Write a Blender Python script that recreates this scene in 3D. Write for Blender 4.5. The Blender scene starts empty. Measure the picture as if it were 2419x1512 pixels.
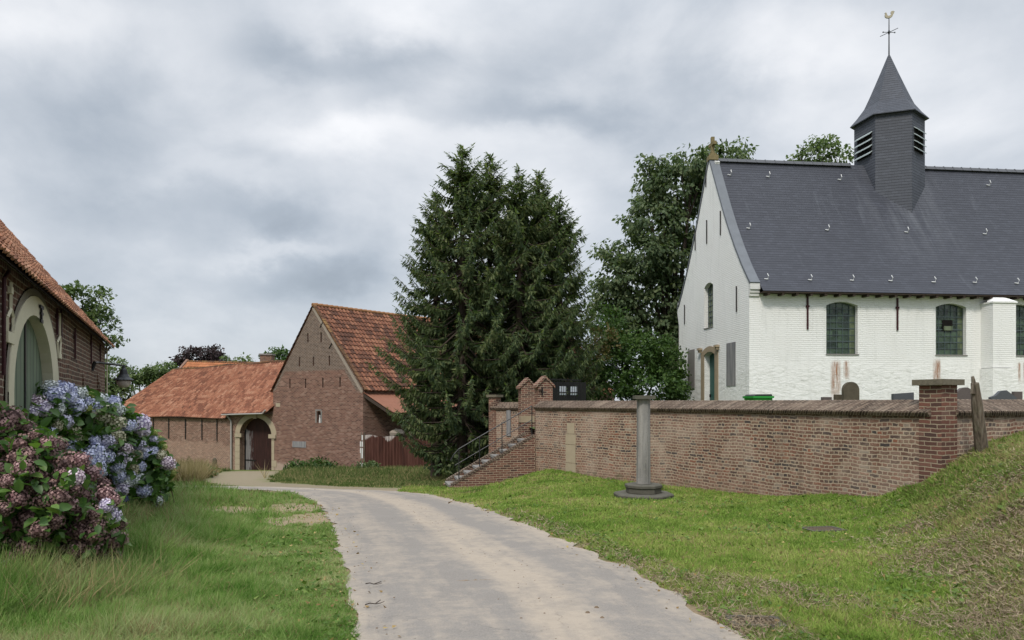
import bpy, math, random
import numpy as np
from mathutils import Vector, geometry
random.seed(7); RNG = np.random.default_rng(7)
scene = bpy.context.scene
COL = scene.collection
# ------------------------------------------------------------------ camera, sky, sun, exposure
F = 1700.0; CX = 1209.5; HZ = 950.0          # focal length, centre and horizon on a 2419 x 1512 frame
cam = bpy.data.cameras.new("camera"); camo = bpy.data.objects.new("camera", cam); COL.objects.link(camo)
camo.location = (0, 0, 0); camo.rotation_euler = (math.radians(90), 0, 0)
cam.sensor_width = 36; cam.lens = 36 * F / 2419; cam.shift_y = (HZ - 756) / 2419
cam.clip_start = 0.1; cam.clip_end = 3000
scene.camera = camo
scene.render.resolution_x = 1024; scene.render.resolution_y = 640
scene.view_settings.view_transform = 'Standard'; scene.view_settings.look = 'None'
scene.view_settings.gamma = 1; scene.view_settings.exposure = 0.6
SUN_EL = math.radians(50); SUN_AZ = math.radians(-158)      # azimuth from +Y towards +X: left and a little behind
sd = bpy.data.lights.new("sun", 'SUN'); sd.energy = 1.5; sd.angle = math.radians(10); sd.color = (1, 0.93, 0.84)
so = bpy.data.objects.new("sun", sd); COL.objects.link(so)
sv = Vector((math.sin(SUN_AZ) * math.cos(SUN_EL), math.cos(SUN_AZ) * math.cos(SUN_EL), math.sin(SUN_EL)))
so.rotation_euler = sv.to_track_quat('Z', 'Y').to_euler()

class NT:
    def __init__(s, tree): s.t = tree; s.n = tree.nodes; s.l = tree.links
    def node(s, typ, ins=None, **kw):
        n = s.n.new(typ)
        for k, v in kw.items(): setattr(n, k, v)
        if ins:
            for k, v in ins.items():
                i = n.inputs[k]
                if isinstance(v, bpy.types.NodeSocket): s.l.new(v, i)
                else: i.default_value = v
        return n
    def math(s, op, a, b=0.0, c=None, clamp=False):
        d = {0: a, 1: b}
        if c is not None: d[2] = c
        return s.node('ShaderNodeMath', d, operation=op, use_clamp=clamp).outputs[0]
    def noise(s, vec, scale, detail=4, rough=0.55, dist=0.0, out='Fac'):
        return s.node('ShaderNodeTexNoise', {'Vector': vec, 'Scale': scale, 'Detail': detail, 'Roughness': rough, 'Distortion': dist}).outputs[out]
    def ramp(s, fac, stops, interp='LINEAR'):
        n = s.n.new('ShaderNodeValToRGB'); n.color_ramp.interpolation = interp
        e = n.color_ramp.elements
        while len(e) < len(stops): e.new(0.5)
        for el, (p, c) in zip(e, stops):
            el.position = p
            el.color = (c, c, c, 1) if isinstance(c, (int, float)) else (*c[:3], 1)
        s.l.new(fac, n.inputs[0]); return n.outputs[0]
    def mix(s, fac, a, b, mode='MIX'):
        n = s.n.new('ShaderNodeMix'); n.data_type = 'RGBA'; n.blend_type = mode
        for idx, v in ((0, fac), (6, a), (7, b)):
            if isinstance(v, bpy.types.NodeSocket): s.l.new(v, n.inputs[idx])
            else: n.inputs[idx].default_value = v if idx == 0 else (*v[:3], 1)
        return n.outputs[2]

def build_world():
    w = bpy.data.worlds.new("World"); scene.world = w; w.use_nodes = True
    k = NT(w.node_tree); k.n.clear()
    out = k.node('ShaderNodeOutputWorld')
    sky = k.node('ShaderNodeTexSky', sky_type='NISHITA', sun_disc=False, sun_elevation=SUN_EL, sun_rotation=SUN_AZ)
    bg1 = k.node('ShaderNodeBackground', {'Color': sky.outputs[0], 'Strength': 0.1})
    d = k.node('ShaderNodeTexCoord').outputs['Generated']
    sep = k.node('ShaderNodeSeparateXYZ', {0: d})
    x, y, z = sep.outputs
    zz = k.math('ADD', k.math('MAXIMUM', z, 0.0), 0.16)
    px = k.math('DIVIDE', x, zz); py = k.math('DIVIDE', y, zz)
    p = k.node('ShaderNodeCombineXYZ', {0: px, 1: py, 2: 0.0}).outputs[0]
    pd = k.node('ShaderNodeCombineXYZ', {0: k.math('MULTIPLY', px, 1.0), 1: py, 2: 3.7}).outputs[0]
    dq = k.node('ShaderNodeCombineXYZ', {0: x, 1: y, 2: k.math('MULTIPLY', z, 1.55)}).outputs[0]
    n1 = k.noise(dq, 1.7, 3, 0.5, 0.3)
    n2 = k.noise(dq, 3.6, 10, 0.55, 0.2)
    n3 = k.noise(pd, 1.6, 7, 0.6, 0.2)
    # the big cloud banks, each a soft ellipse in direction space (x/y, z/y)
    yy = k.math('MAXIMUM', y, 0.05)
    ax = k.math('DIVIDE', x, yy); az = k.math('DIVIDE', z, yy)
    wob = k.math('MULTIPLY', k.math('SUBTRACT', n2, 0.5), 0.22)
    wob2 = k.math('MULTIPLY', k.math('SUBTRACT', k.noise(k.node('ShaderNodeVectorMath', {0: dq, 1: (5.2, 1.3, 8.1)}, operation='ADD').outputs[0], 4.0, 8, 0.58), 0.5), 0.20)
    axw = k.math('ADD', ax, wob); azw = k.math('ADD', az, wob2)
    front = k.math('GREATER_THAN', y, 0.05)
    tot = None
    def blob(u, v, ru, rv, amp, tilt=0.0):
        nonlocal tot
        cx = (u - CX) / F; cz = (HZ - v) / F
        dx = k.math('SUBTRACT', axw, cx); dz = k.math('SUBTRACT', azw, cz)
        dz = k.math('SUBTRACT', dz, k.math('MULTIPLY', dx, tilt))
        a = k.math('DIVIDE', dx, ru / F); b = k.math('DIVIDE', dz, rv / F)
        r2 = k.math('ADD', k.math('MULTIPLY', a, a), k.math('MULTIPLY', b, b))
        e = k.math('MULTIPLY', k.math('POWER', 2.718, k.math('MULTIPLY', r2, -1.0)), amp)
        tot = e if tot is None else k.math('ADD', tot, e)
    blob(680, 105, 120, 65, -0.26); blob(930, 130, 150, 60, -0.28, -0.12); blob(960, 205, 90, 30, -0.12)
    blob(1300, 285, 300, 45, -0.26, -0.08); blob(1230, 190, 90, 70, -0.12)
    blob(620, 500, 170, 45, -0.20); blob(760, 640, 190, 50, -0.27); blob(1000, 760, 300, 40, -0.05)
    blob(200, 250, 300, 50, -0.10); blob(1750, 235, 240, 50, -0.16); blob(1500, 430, 200, 50, -0.06); blob(560, 360, 150, 30, -0.08)
    blob(150, 60, 260, 70, 0.14); blob(430, 110, 150, 80, 0.06)
    blob(880, 300, 170, 45, 0.18); blob(1900, 110, 330, 90, 0.15); blob(2350, 180, 120, 100, 0.05)
    blob(1060, 55, 220, 45, 0.08); blob(640, 575, 130, 22, 0.16, 0.1); blob(300, 440, 200, 25, 0.08); blob(260, 400, 260, 45, 0.06)
    blob(2350, 330, 130, 60, 0.06); blob(400, 760, 260, 70, 0.03); blob(1500, 110, 140, 70, 0.05)
    tot = k.math('MULTIPLY', k.math('MULTIPLY', tot, 0.58), front)
    base = k.math('ADD', k.math('ADD', k.math('MULTIPLY', n1, 0.34), k.math('MULTIPLY', n2, 0.54)), 0.005)
    val = k.math('ADD', base, tot)
    col = k.ramp(val, [(0.24, (0.225, 0.255, 0.295)), (0.35, (0.305, 0.34, 0.385)), (0.44, (0.39, 0.42, 0.46)), (0.54, (0.51, 0.53, 0.56)), (0.66, (0.66, 0.665, 0.68))])
    # an overcast sky is brighter overhead
    up = k.node('ShaderNodeMapRange', {0: z, 1: 0.42, 2: 0.95, 3: 1.0, 4: 2.5}, interpolation_type='SMOOTHSTEP').outputs[0]
    col = k.mix(1.0, col, k.node('ShaderNodeCombineXYZ', {0: up, 1: up, 2: up}).outputs[0], 'MULTIPLY')
    bg2 = k.node('ShaderNodeBackground', {'Color': col, 'Strength': 1.0})
    mx = k.node('ShaderNodeMixShader', {0: 0.93, 1: bg1.outputs[0], 2: bg2.outputs[0]})
    k.l.new(mx.outputs[0], out.inputs[0])
build_world()

# ------------------------------------------------------------------ helpers
def tag(o, label=None, cat=None, group=None, kind=None):
    if label: o['label'] = label
    if cat: o['category'] = cat
    if group: o['group'] = group
    if kind: o['kind'] = kind
    return o
ORG = {}
def thing(name, loc, label, cat, group=None, rz=0.0):
    o = bpy.data.objects.new(name, None); COL.objects.link(o); o.location = loc; o.rotation_euler = (0, 0, rz)
    o.empty_display_size = 0.2
    ORG[o] = Vector(loc); return tag(o, label, cat, group)
def link(name, me, mat=None, parent=None, loc=None):
    o = bpy.data.objects.new(name, me); COL.objects.link(o)
    if mat is not None and not me.materials: me.materials.append(mat)
    if parent is not None: o.parent = parent; ORG[o] = ORG.get(parent, Vector((0, 0, 0)))
    else: ORG[o] = Vector((0, 0, 0))
    if loc is not None: o.location = loc
    return o
def V(*a): return Vector(a)
def P(u, v, d): return V((u - CX) / F * d, d, (HZ - v) / F * d)
def planehit(O, ex, u, v):
    n = V(ex[1], -ex[0], 0); r = V((u - CX) / F, 1, (HZ - v) / F)
    k = n.dot(O) / n.dot(r); p = r * k
    return (p - O).dot(ex), p.z

class MB:
    def __init__(s): s.v = []; s.f = []; s.uv = []; s.m = []
    def face(s, pts, uv=None, m=0):
        i = len(s.v); s.v += [tuple(p) for p in pts]; s.f.append(tuple(range(i, i + len(pts)))); s.uv.append(uv); s.m.append(m)
    def box(s, o, ex, ey, ez, m=0):
        """box from corner o with three edge vectors"""
        o, ex, ey, ez = map(Vector, (o, ex, ey, ez))
        if ex.cross(ey).dot(ez) < 0: o = o + ex; ex = -ex
        a, b, c, d = o, o + ex, o + ex + ey, o + ey
        for q in ((a, d, c, b), (a + ez, b + ez, c + ez, d + ez), (a, b, b + ez, a + ez), (b, c, c + ez, b + ez), (c, d, d + ez, c + ez), (d, a, a + ez, d + ez)):
            s.face(q, m=m)
        return s
    def cbox(s, c, ex, ey, ez, m=0):
        c, ex, ey, ez = map(Vector, (c, ex, ey, ez)); return s.box(c - ex / 2 - ey / 2 - ez / 2, ex, ey, ez, m)
    def prism(s, pts, ext, m=0):
        """planar polygon extruded by vector ext"""
        pts = [Vector(p) for p in pts]; ext = Vector(ext)
        n = V(0, 0, 0)
        for i in range(len(pts)): n += (pts[i] - pts[0]).cross(pts[(i + 1) % len(pts)] - pts[0])
        if n.dot(ext) > 0: pts = pts[::-1]
        s.face(pts, m=m); s.face([p + ext for p in pts[::-1]], m=m)
        for i in range(len(pts)):
            a, b = pts[i], pts[(i + 1) % len(pts)]
            s.face((b, a, a + ext, b + ext), m=m)
        return s
    def tube(s, path, rad, n=8, cap=True, m=0):
        path = [Vector(p) for p in path]
        if not hasattr(rad, '__len__'): rad = [rad] * len(path)
        rings = []; up = V(0, 0, 1)
        for i, p in enumerate(path):
            t = (path[min(i + 1, len(path) - 1)] - path[max(i - 1, 0)]).normalized()
            a = t.cross(up if abs(t.z) < 0.95 else V(1, 0, 0)).normalized(); b = t.cross(a).normalized()
            rings.append([p + (a * math.cos(q) + b * math.sin(q)) * rad[i] for q in [2 * math.pi * j / n for j in range(n)]])
        base = len(s.v)
        for r in rings: s.v += [tuple(q) for q in r]
        for i in range(len(rings) - 1):
            for j in range(n):
                k2 = (j + 1) % n
                s.f.append((base + i * n + j, base + i * n + k2, base + (i + 1) * n + k2, base + (i + 1) * n + j)); s.uv.append(None); s.m.append(m)
        if cap: s.face(rings[0][::-1], m=m); s.face(rings[-1], m=m)
        return s
    def lathe(s, c, prof, n=16, rot=0.0, m=0):
        c = Vector(c); base = len(s.v)
        for r, z in prof:
            for j in range(n):
                q = rot + 2 * math.pi * j / n; s.v.append((c.x + r * math.cos(q), c.y + r * math.sin(q), c.z + z))
        for i in range(len(prof) - 1):
            for j in range(n):
                k2 = (j + 1) % n
                s.f.append((base + i * n + j, base + i * n + k2, base + (i + 1) * n + k2, base + (i + 1) * n + j)); s.uv.append(None); s.m.append(m)
        s.f.append(tuple(base + j for j in range(n))[::-1]); s.uv.append(None); s.m.append(m)
        s.f.append(tuple(base + (len(prof) - 1) * n + j for j in range(n))); s.uv.append(None); s.m.append(m)
        return s
    def build(s, name, mat, parent=None, smooth=False, bevel=0.0, loc=None):
        org = ORG.get(parent, V(0, 0, 0)) if parent is not None else (loc or V(0, 0, 0))
        me = bpy.data.meshes.new(name)
        me.from_pydata([tuple(Vector(p) - org) for p in s.v], [], s.f)
        uvl = me.uv_layers.new(name='UVMap').data
        me.update()
        for poly, uv in zip(me.polygons, s.uv):
            n = poly.normal
            if uv is None:
                if abs(n.z) < 0.75:
                    h = Vector((-n.y, n.x, 0)).normalized()
                    for li in poly.loop_indices:
                        p = Vector(s.v[me.loops[li].vertex_index]); uvl[li].uv = (p.dot(h), p.z)
                else:
                    for li in poly.loop_indices:
                        p = s.v[me.loops[li].vertex_index]; uvl[li].uv = (p[0], p[1])
            else:
                for li, q in zip(poly.loop_indices, uv): uvl[li].uv = q
        for mt in (mat if isinstance(mat, (list, tuple)) else [mat]): me.materials.append(mt)
        me.polygons.foreach_set('material_index', s.m)
        if smooth: me.polygons.foreach_set('use_smooth', [True] * len(me.polygons))
        o = link(name, me, None, parent)
        if parent is None and loc is not None: o.location = loc
        if bevel:
            b = o.modifiers.new('bevel', 'BEVEL'); b.width = bevel; b.segments = 2; b.limit_method = 'ANGLE'; b.angle_limit = math.radians(40)
        return o
    def wall(s, O, ex, outer, holes=(), reveal=0.2, m=0, mr=None):
        """vertical wall face, (s,z) polygon with holes; n_out = right-hand side facing; reveals go inwards"""
        O = Vector(O); ex = Vector(ex); nin = V(-ex[1], ex[0], 0)
        polys = [[V(a, b, 0) for a, b in outer]] + [[V(a, b, 0) for a, b in h] for h in holes]
        tris = geometry.tessellate_polygon(polys); flat = [p for q in polys for p in q]
        W = lambda p: O + ex * p.x + V(0, 0, p.y)
        for t in tris:
            a, b, c = (flat[i] for i in t)
            if (b - a).cross(c - a).z < 0: b, c = c, b
            s.face((W(a), W(b), W(c)), [(q.x, q.y) for q in (a, b, c)], m)
        for h in polys[1:]:
            for i in range(len(h)):
                a, b = W(h[i]), W(h[(i + 1) % len(h)])
                s.face((a, b, b + nin * reveal, a + nin * reveal), m=m if mr is None else mr)
        return s

def np_mesh(name, verts, faces_flat, counts, smooth=False):
    me = bpy.data.meshes.new(name)
    me.vertices.add(len(verts)); me.vertices.foreach_set('co', np.asarray(verts, dtype=np.float32).ravel())
    me.loops.add(len(faces_flat)); me.loops.foreach_set('vertex_index', np.asarray(faces_flat, dtype=np.int32))
    starts = np.concatenate([[0], np.cumsum(counts)[:-1]]).astype(np.int32)
    me.polygons.add(len(counts)); me.polygons.foreach_set('loop_start', starts)
    if smooth: me.polygons.foreach_set('use_smooth', np.ones(len(counts), dtype=bool))
    me.update(calc_edges=True); me.validate(); return me
def scatter(name, tv, tf, pos, X, Y, Z, sc, smooth=False):
    """many copies of a small template merged in one mesh. sc: (n,) or (n,3)"""
    tv = np.asarray(tv, float); n = len(pos); k = len(tv)
    sc = np.asarray(sc, float)
    if sc.ndim == 1: sc = np.repeat(sc[:, None], 3, 1)
    loc = tv[None, :, :] * sc[:, None, :]
    w = pos[:, None, :] + loc[..., 0:1] * X[:, None, :] + loc[..., 1:2] * Y[:, None, :] + loc[..., 2:3] * Z[:, None, :]
    ff = np.concatenate([np.asarray(f) for f in tf]); cn = np.array([len(f) for f in tf])
    allf = (np.arange(n)[:, None] * k + ff[None, :]).ravel()
    return np_mesh(name, w.reshape(-1, 3), allf, np.tile(cn, n), smooth)
def unit(a): return a / np.maximum(np.linalg.norm(a, axis=1, keepdims=True), 1e-9)
def frames(Y, N):
    """Y: long axis; N: rough normal"""
    Y = unit(Y); X = unit(np.cross(Y, N)); Z = np.cross(X, Y); return X, Y, Z
def rnd_dirs(n): return unit(RNG.normal(size=(n, 3)))
def inpoly(px, py, poly):
    r = np.zeros(len(px), bool); n = len(poly)
    for i in range(n):
        x1, y1 = poly[i]; x2, y2 = poly[(i + 1) % n]
        if y1 == y2: continue
        c = ((y1 > py) != (y2 > py)) & (px < (x2 - x1) * (py - y1) / (y2 - y1) + x1)
        r ^= c
    return r
def vnoise(x, y, seed=0):
    """cheap smooth value noise, numpy"""
    x = np.asarray(x, float); y = np.asarray(y, float)
    xi = np.floor(x).astype(int); yi = np.floor(y).astype(int); fx = x - xi; fy = y - yi
    fx = fx * fx * (3 - 2 * fx); fy = fy * fy * (3 - 2 * fy)
    def h(a, b):
        q = np.sin(a * 127.1 + b * 311.7 + seed * 74.7) * 43758.5453; return q - np.floor(q)
    return (h(xi, yi) * (1 - fx) + h(xi + 1, yi) * fx) * (1 - fy) + (h(xi, yi + 1) * (1 - fx) + h(xi + 1, yi + 1) * fx) * fy
def fbm(x, y, seed=0, o=4):
    t = 0; a = 0.5
    for i in range(o): t = t + a * vnoise(x * 2 ** i, y * 2 ** i, seed + i); a *= 0.5
    return t / (1 - 0.5 ** o)
def sstep(a, b, x):
    t = np.clip((x - a) / (b - a), 0, 1); return t * t * (3 - 2 * t)

# ------------------------------------------------------------------ materials
def new_mat(name):
    m = bpy.data.materials.new(name); m.use_nodes = True; k = NT(m.node_tree)
    b = k.n['Principled BSDF']; b.inputs['Specular IOR Level'].default_value = 0.25; return m, k, b
def coords(k):
    g = k.node('ShaderNodeNewGeometry'); uv = k.node('ShaderNodeUVMap'); return g.outputs['Position'], uv.outputs[0]
def bump(k, b, h, dist=0.01, strength=1.0):
    n = k.node('ShaderNodeBump', {'Height': h, 'Distance': dist, 'Strength': strength}); k.l.new(n.outputs[0], b.inputs['Normal'])
def simple(name, col, rough=0.7, metal=0.0, var=0.25, scale=6.0, spec=0.25, b_scale=40, b_dist=0.003):
    m, k, b = new_mat(name); pos, uv = coords(k)
    n = k.noise(pos, scale, 6, 0.6)
    c = k.mix(n, [q * (1 - var) for q in col], [min(1, q * (1 + var)) for q in col])
    n2 = k.noise(pos, b_scale, 4, 0.6); c = k.mix(k.math('MULTIPLY', n2, 0.35), c, [q * 0.6 for q in col])
    k.l.new(c, b.inputs['Base Color']); b.inputs['Roughness'].default_value = rough; b.inputs['Metallic'].default_value = metal
    b.inputs['Specular IOR Level'].default_value = spec
    if b_dist: bump(k, b, n2, b_dist)
    return m
def brick(name, stops, mortar, bw=0.21, rh=0.067, ms=0.009, squash=0.5, wob=0.006, zone=None, dirt=0.3, bdist=0.006, mvar=0.2, loss=0.0):
    """per-brick colours from a ramp; zone: function(k,pos,uv,col,fac)->col for big-scale changes"""
    m, k, b = new_mat(name); pos, uv = coords(k)
    nz = k.noise(uv, 9.0, 3, 0.6, out='Color')
    off = k.node('ShaderNodeVectorMath', {0: nz, 1: (0.5, 0.5, 0.5)}, operation='SUBTRACT').outputs[0]
    off = k.node('ShaderNodeVectorMath', {0: off, 'Scale': wob * 4}, operation='SCALE').outputs[0]
    nzb = k.noise(uv, 0.9, 2, 0.5, out='Color')
    offb = k.node('ShaderNodeVectorMath', {0: nzb, 1: (0.5, 0.5, 0.5)}, operation='SUBTRACT').outputs[0]
    offb = k.node('ShaderNodeVectorMath', {0: offb, 'Scale': wob * 9}, operation='SCALE').outputs[0]
    vec = k.node('ShaderNodeVectorMath', {0: uv, 1: off}, operation='ADD').outputs[0]
    vec = k.node('ShaderNodeVectorMath', {0: vec, 1: offb}, operation='ADD').outputs[0]
    br = k.node('ShaderNodeTexBrick', {'Vector': vec, 'Color1': (0, 0, 0, 1), 'Color2': (1, 1, 1, 1), 'Mortar': (0.5, 0.5, 0.5, 1), 'Scale': 1.0,
                'Mortar Size': ms, 'Mortar Smooth': 0.35, 'Bias': 0.0, 'Brick Width': bw, 'Row Height': rh}, offset=0.5, squash=squash, squash_frequency=2)
    col = k.ramp(br.outputs['Color'], stops)
    fine = k.noise(uv, 45, 5, 0.65)
    col = k.mix(k.math('MULTIPLY', fine, 0.45), col, [0.02, 0.018, 0.016])
    big = k.noise(uv, 1.1, 5, 0.6)
    mcol = k.mix(k.noise(uv, 6, 4), [q * (1 - mvar) for q in mortar], [min(1, q * (1 + mvar)) for q in mortar])
    fac = br.outputs['Fac']
    if loss:   # smeared pointing hides some bricks
        sm = k.ramp(k.noise(uv, 2.2, 6, 0.65), [(0.52, 0.0), (0.72, loss)]); fac = k.math('MAXIMUM', fac, sm)
    col = k.mix(fac, col, mcol)
    col = k.mix(k.ramp(big, [(0.35, dirt), (0.65, 0.0)]), col, k.mix(1.0, col, (0.55, 0.5, 0.46), 'MULTIPLY'))
    if zone: col = zone(k, pos, uv, col, fac)
    k.l.new(col, b.inputs['Base Color']); b.inputs['Roughness'].default_value = 0.9; b.inputs['Specular IOR Level'].default_value = 0.15
    h = k.math('ADD', k.math('MULTIPLY', k.math('SUBTRACT', 1.0, br.outputs['Fac']), 1.0), k.math('MULTIPLY', fine, 0.5))
    bump(k, b, h, bdist); return m
def pantile_mat(name, stops, moss=0.3, orange=(0.5, 0.2, 0.05), patch=1.0):
    m, k, b = new_mat(name); pos, uv = coords(k)
    fl = k.node('ShaderNodeVectorMath', {0: uv}, operation='FLOOR').outputs[0]
    wn = k.node('ShaderNodeTexWhiteNoise', {'Vector': fl}, noise_dimensions='2D').outputs['Value']
    big = k.noise(pos, 0.35 * patch, 5, 0.6)
    mid = k.noise(pos, 1.6, 5, 0.65)
    f = k.math('ADD', k.math('MULTIPLY', wn, 0.5), k.math('ADD', k.math('MULTIPLY', big, 0.45), k.math('MULTIPLY', mid, 0.25)))
    stv = k.noise(k.node('ShaderNodeMapping', {0: uv, 'Scale': (1.1, 0.16, 1.0)}).outputs[0], 1.0, 5, 0.7)
    f = k.math('ADD', f, k.math('MULTIPLY', k.math('SUBTRACT', stv, 0.5), 0.42))
    f = k.math('SUBTRACT', f, 0.1)
    col = k.ramp(f, stops)
    fine = k.noise(pos, 14, 6, 0.7)
    col = k.mix(k.ramp(fine, [(0.42, moss), (0.62, 0.0)]), col, (0.035, 0.03, 0.022))
    lich = k.ramp(k.noise(pos, 5, 6, 0.7), [(0.62, 0.0), (0.75, 0.35)])
    col = k.mix(lich, col, orange)
    us_ = k.math('FRACT', k.node('ShaderNodeSeparateXYZ', {0: uv}).outputs[0])     # shade painted into the troughs so the tile rolls show
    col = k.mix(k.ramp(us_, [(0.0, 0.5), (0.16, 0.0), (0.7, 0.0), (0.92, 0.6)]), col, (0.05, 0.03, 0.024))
    k.l.new(col, b.inputs['Base Color']); b.inputs['Roughness'].default_value = 0.85
    bump(k, b, fine, 0.006); return m
def leaf_mat(name, stops, trans=0.25, rough=0.6, spec=0.16):
    m, k, b = new_mat(name); g = k.node('ShaderNodeNewGeometry')
    n = k.noise(g.outputs['Position'], 0.8, 3)
    f = k.math('ADD', k.math('MULTIPLY', g.outputs['Random Per Island'], 0.7), k.math('MULTIPLY', n, 0.6)); f = k.math('SUBTRACT', f, 0.15)
    col = k.ramp(f, stops); k.l.new(col, b.inputs['Base Color']); b.inputs['Roughness'].default_value = rough
    b.inputs['Specular IOR Level'].default_value = spec
    if trans:
        tr = k.node('ShaderNodeBsdfTranslucent', {'Color': k.mix(1.0, col, (1.3, 1.5, 0.7), 'MULTIPLY')})
        mx = k.node('ShaderNodeMixShader', {0: trans, 1: b.outputs[0], 2: tr.outputs[0]})
        k.l.new(mx.outputs[0], k.n['Material Output'].inputs[0])
    return m

RB = [(0.0, (0.085, 0.075, 0.076)), (0.10, (0.14, 0.095, 0.082)), (0.3, (0.235, 0.135, 0.10)), (0.6, (0.31, 0.16, 0.115)), (0.8, (0.32, 0.21, 0.155)), (0.93, (0.36, 0.15, 0.095)), (0.97, (0.33, 0.26, 0.21)), (1.0, (0.42, 0.36, 0.29))]
def zone_churchyard(k, pos, uv, col, fac):
    z = k.node('ShaderNodeSeparateXYZ', {0: pos}).outputs[2]
    n = k.noise(uv, 1.6, 5, 0.6)
    # paler lime-washed foot and darker band under the coping
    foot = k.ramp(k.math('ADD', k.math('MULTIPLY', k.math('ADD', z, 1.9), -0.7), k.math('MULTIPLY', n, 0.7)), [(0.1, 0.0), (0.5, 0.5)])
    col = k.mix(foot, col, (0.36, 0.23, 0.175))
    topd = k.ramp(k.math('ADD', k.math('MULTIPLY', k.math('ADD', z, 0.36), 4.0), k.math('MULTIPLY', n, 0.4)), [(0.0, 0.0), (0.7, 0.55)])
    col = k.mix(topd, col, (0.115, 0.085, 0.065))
    pale = k.ramp(k.noise(uv, 3.1, 6, 0.7), [(0.56, 0.0), (0.72, 0.55)])
    col = k.mix(pale, col, (0.44, 0.34, 0.27))
    salt = k.ramp(k.noise(uv, 0.55, 6, 0.65), [(0.5, 0.0), (0.68, 0.42)])
    col = k.mix(salt, col, (0.46, 0.37, 0.30))
    run = k.noise(k.node('ShaderNodeMapping', {0: uv, 'Scale': (1.8, 0.35, 1.0)}).outputs[0], 1.3, 6, 0.7)
    col = k.mix(k.ramp(run, [(0.56, 0.0), (0.72, 0.38)]), col, (0.12, 0.09, 0.07))
    moss = k.math('MULTIPLY', k.ramp(k.math('ADD', k.math('MULTIPLY', k.math('ADD', z, 1.75), -1.2), n), [(0.55, 0.0), (0.8, 0.6)]), k.ramp(k.noise(uv, 5, 6, 0.7), [(0.45, 0.0), (0.6, 1.0)]))
    return k.mix(moss, col, (0.11, 0.12, 0.06))
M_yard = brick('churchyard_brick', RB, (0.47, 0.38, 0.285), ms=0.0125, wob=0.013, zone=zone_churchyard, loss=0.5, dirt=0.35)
M_pier = brick('pier_brick', [(0, (0.12, 0.07, 0.06)), (0.4, (0.21, 0.10, 0.078)), (0.7, (0.28, 0.125, 0.092)), (1, (0.24, 0.15, 0.12))], (0.40, 0.33, 0.24), bw=0.22, squash=1.0)
M_pier2 = brick('gate_pier_brick', [(0, (0.11, 0.065, 0.055)), (0.4, (0.20, 0.10, 0.078)), (0.8, (0.27, 0.125, 0.092)), (1, (0.33, 0.18, 0.135))], (0.42, 0.34, 0.25), squash=1.0)
M_cope = brick('coping_brick', [(0, (0.07, 0.05, 0.042)), (0.5, (0.14, 0.10, 0.08)), (0.8, (0.20, 0.145, 0.115)), (1, (0.28, 0.21, 0.16))], (0.33, 0.27, 0.205), bw=0.2, rh=0.06, ms=0.008, squash=1.0, dirt=0.5, bdist=0.012, loss=0.5)
def zone_farm(k, pos, uv, col, fac):
    n = k.noise(uv, 2.0, 5, 0.6)
    return k.mix(k.ramp(n, [(0.5, 0.0), (0.75, 0.35)]), col, (0.12, 0.085, 0.055))
M_farm = brick('farmhouse_brick', [(0, (0.06, 0.035, 0.028)), (0.4, (0.115, 0.055, 0.042)), (0.8, (0.17, 0.08, 0.055)), (1, (0.2, 0.115, 0.085))], (0.33, 0.285, 0.22), rh=0.085, bw=0.24, ms=0.011, zone=zone_farm)
BARN_Z = 2.55
def zone_barn(k, pos, uv, col, fac):
    s = k.node('ShaderNodeSeparateXYZ', {0: pos}); z = s.outputs[2]; su = k.node('ShaderNodeSeparateXYZ', {0: uv}).outputs[0]
    n = k.noise(uv, 0.8, 5, 0.6); n2 = k.noise(uv, 3.5, 6, 0.7)
    # the upper gable is older, greyer brick that follows the verge
    # a grey band of constant width runs down both verges
    d1 = k.math('ADD', k.math('MULTIPLY', k.math('ABSOLUTE', k.math('SUBTRACT', su, 4.78)), 1.33), z)      # reaches 7 at the verge
    wv_ = k.math('MULTIPLY', k.math('SUBTRACT', n2, 0.5), 0.5)
    up = k.math('MAXIMUM', k.ramp(k.math('ADD', k.math('SUBTRACT', z, 1.75), wv_), [(0.5, 0.0), (0.58, 1.0)]), k.ramp(k.math('ADD', k.math('SUBTRACT', d1, 5.75), wv_), [(0.5, 0.0), (0.6, 1.0)]))
    up = k.math('MULTIPLY', up, k.ramp(k.math('SUBTRACT', z, 0.6), [(0.0, 0.0), (0.3, 1.0)])); up = k.math('MULTIPLY', up, k.math('LESS_THAN', su, 20.0))
    grey = k.mix(fac, k.mix(k.ramp(n2, [(0.35, 0.0), (0.65, 1.0)]), (0.07, 0.047, 0.04), (0.19, 0.13, 0.10)), (0.36, 0.31, 0.26))
    col = k.mix(up, col, grey)
    lm = k.ramp(k.math('ADD', k.math('MULTIPLY', k.math('ADD', z, 4.6), -0.8), n), [(0.45, 0.0), (0.62, 0.7)])
    return k.mix(lm, col, (0.48, 0.38, 0.31))
BB = [(0, (0.14, 0.075, 0.062)), (0.4, (0.225, 0.112, 0.088)), (0.75, (0.29, 0.15, 0.115)), (1, (0.37, 0.24, 0.19))]
M_barn = brick('barn_brick', BB, (0.33, 0.245, 0.19), rh=0.095, bw=0.28, ms=0.013, wob=0.002, zone=zone_barn, squash=1.0)
def zone_wing(k, pos, uv, col, fac):
    z = k.node('ShaderNodeSeparateXYZ', {0: pos}).outputs[2]; n = k.noise(uv, 0.6, 4, 0.6)
    lo = k.ramp(k.math('ADD', k.math('MULTIPLY', k.math('ADD', z, 3.3), -0.9), k.math('MULTIPLY', n, 1.4)), [(0.62, 0.0), (0.75, 0.24)])
    return k.mix(lo, col, (0.5, 0.36, 0.27))
M_wing = brick('wing_brick', BB, (0.40, 0.31, 0.24), rh=0.095, bw=0.26, ms=0.014, wob=0.002, zone=zone_wing, squash=1.0)
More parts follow.
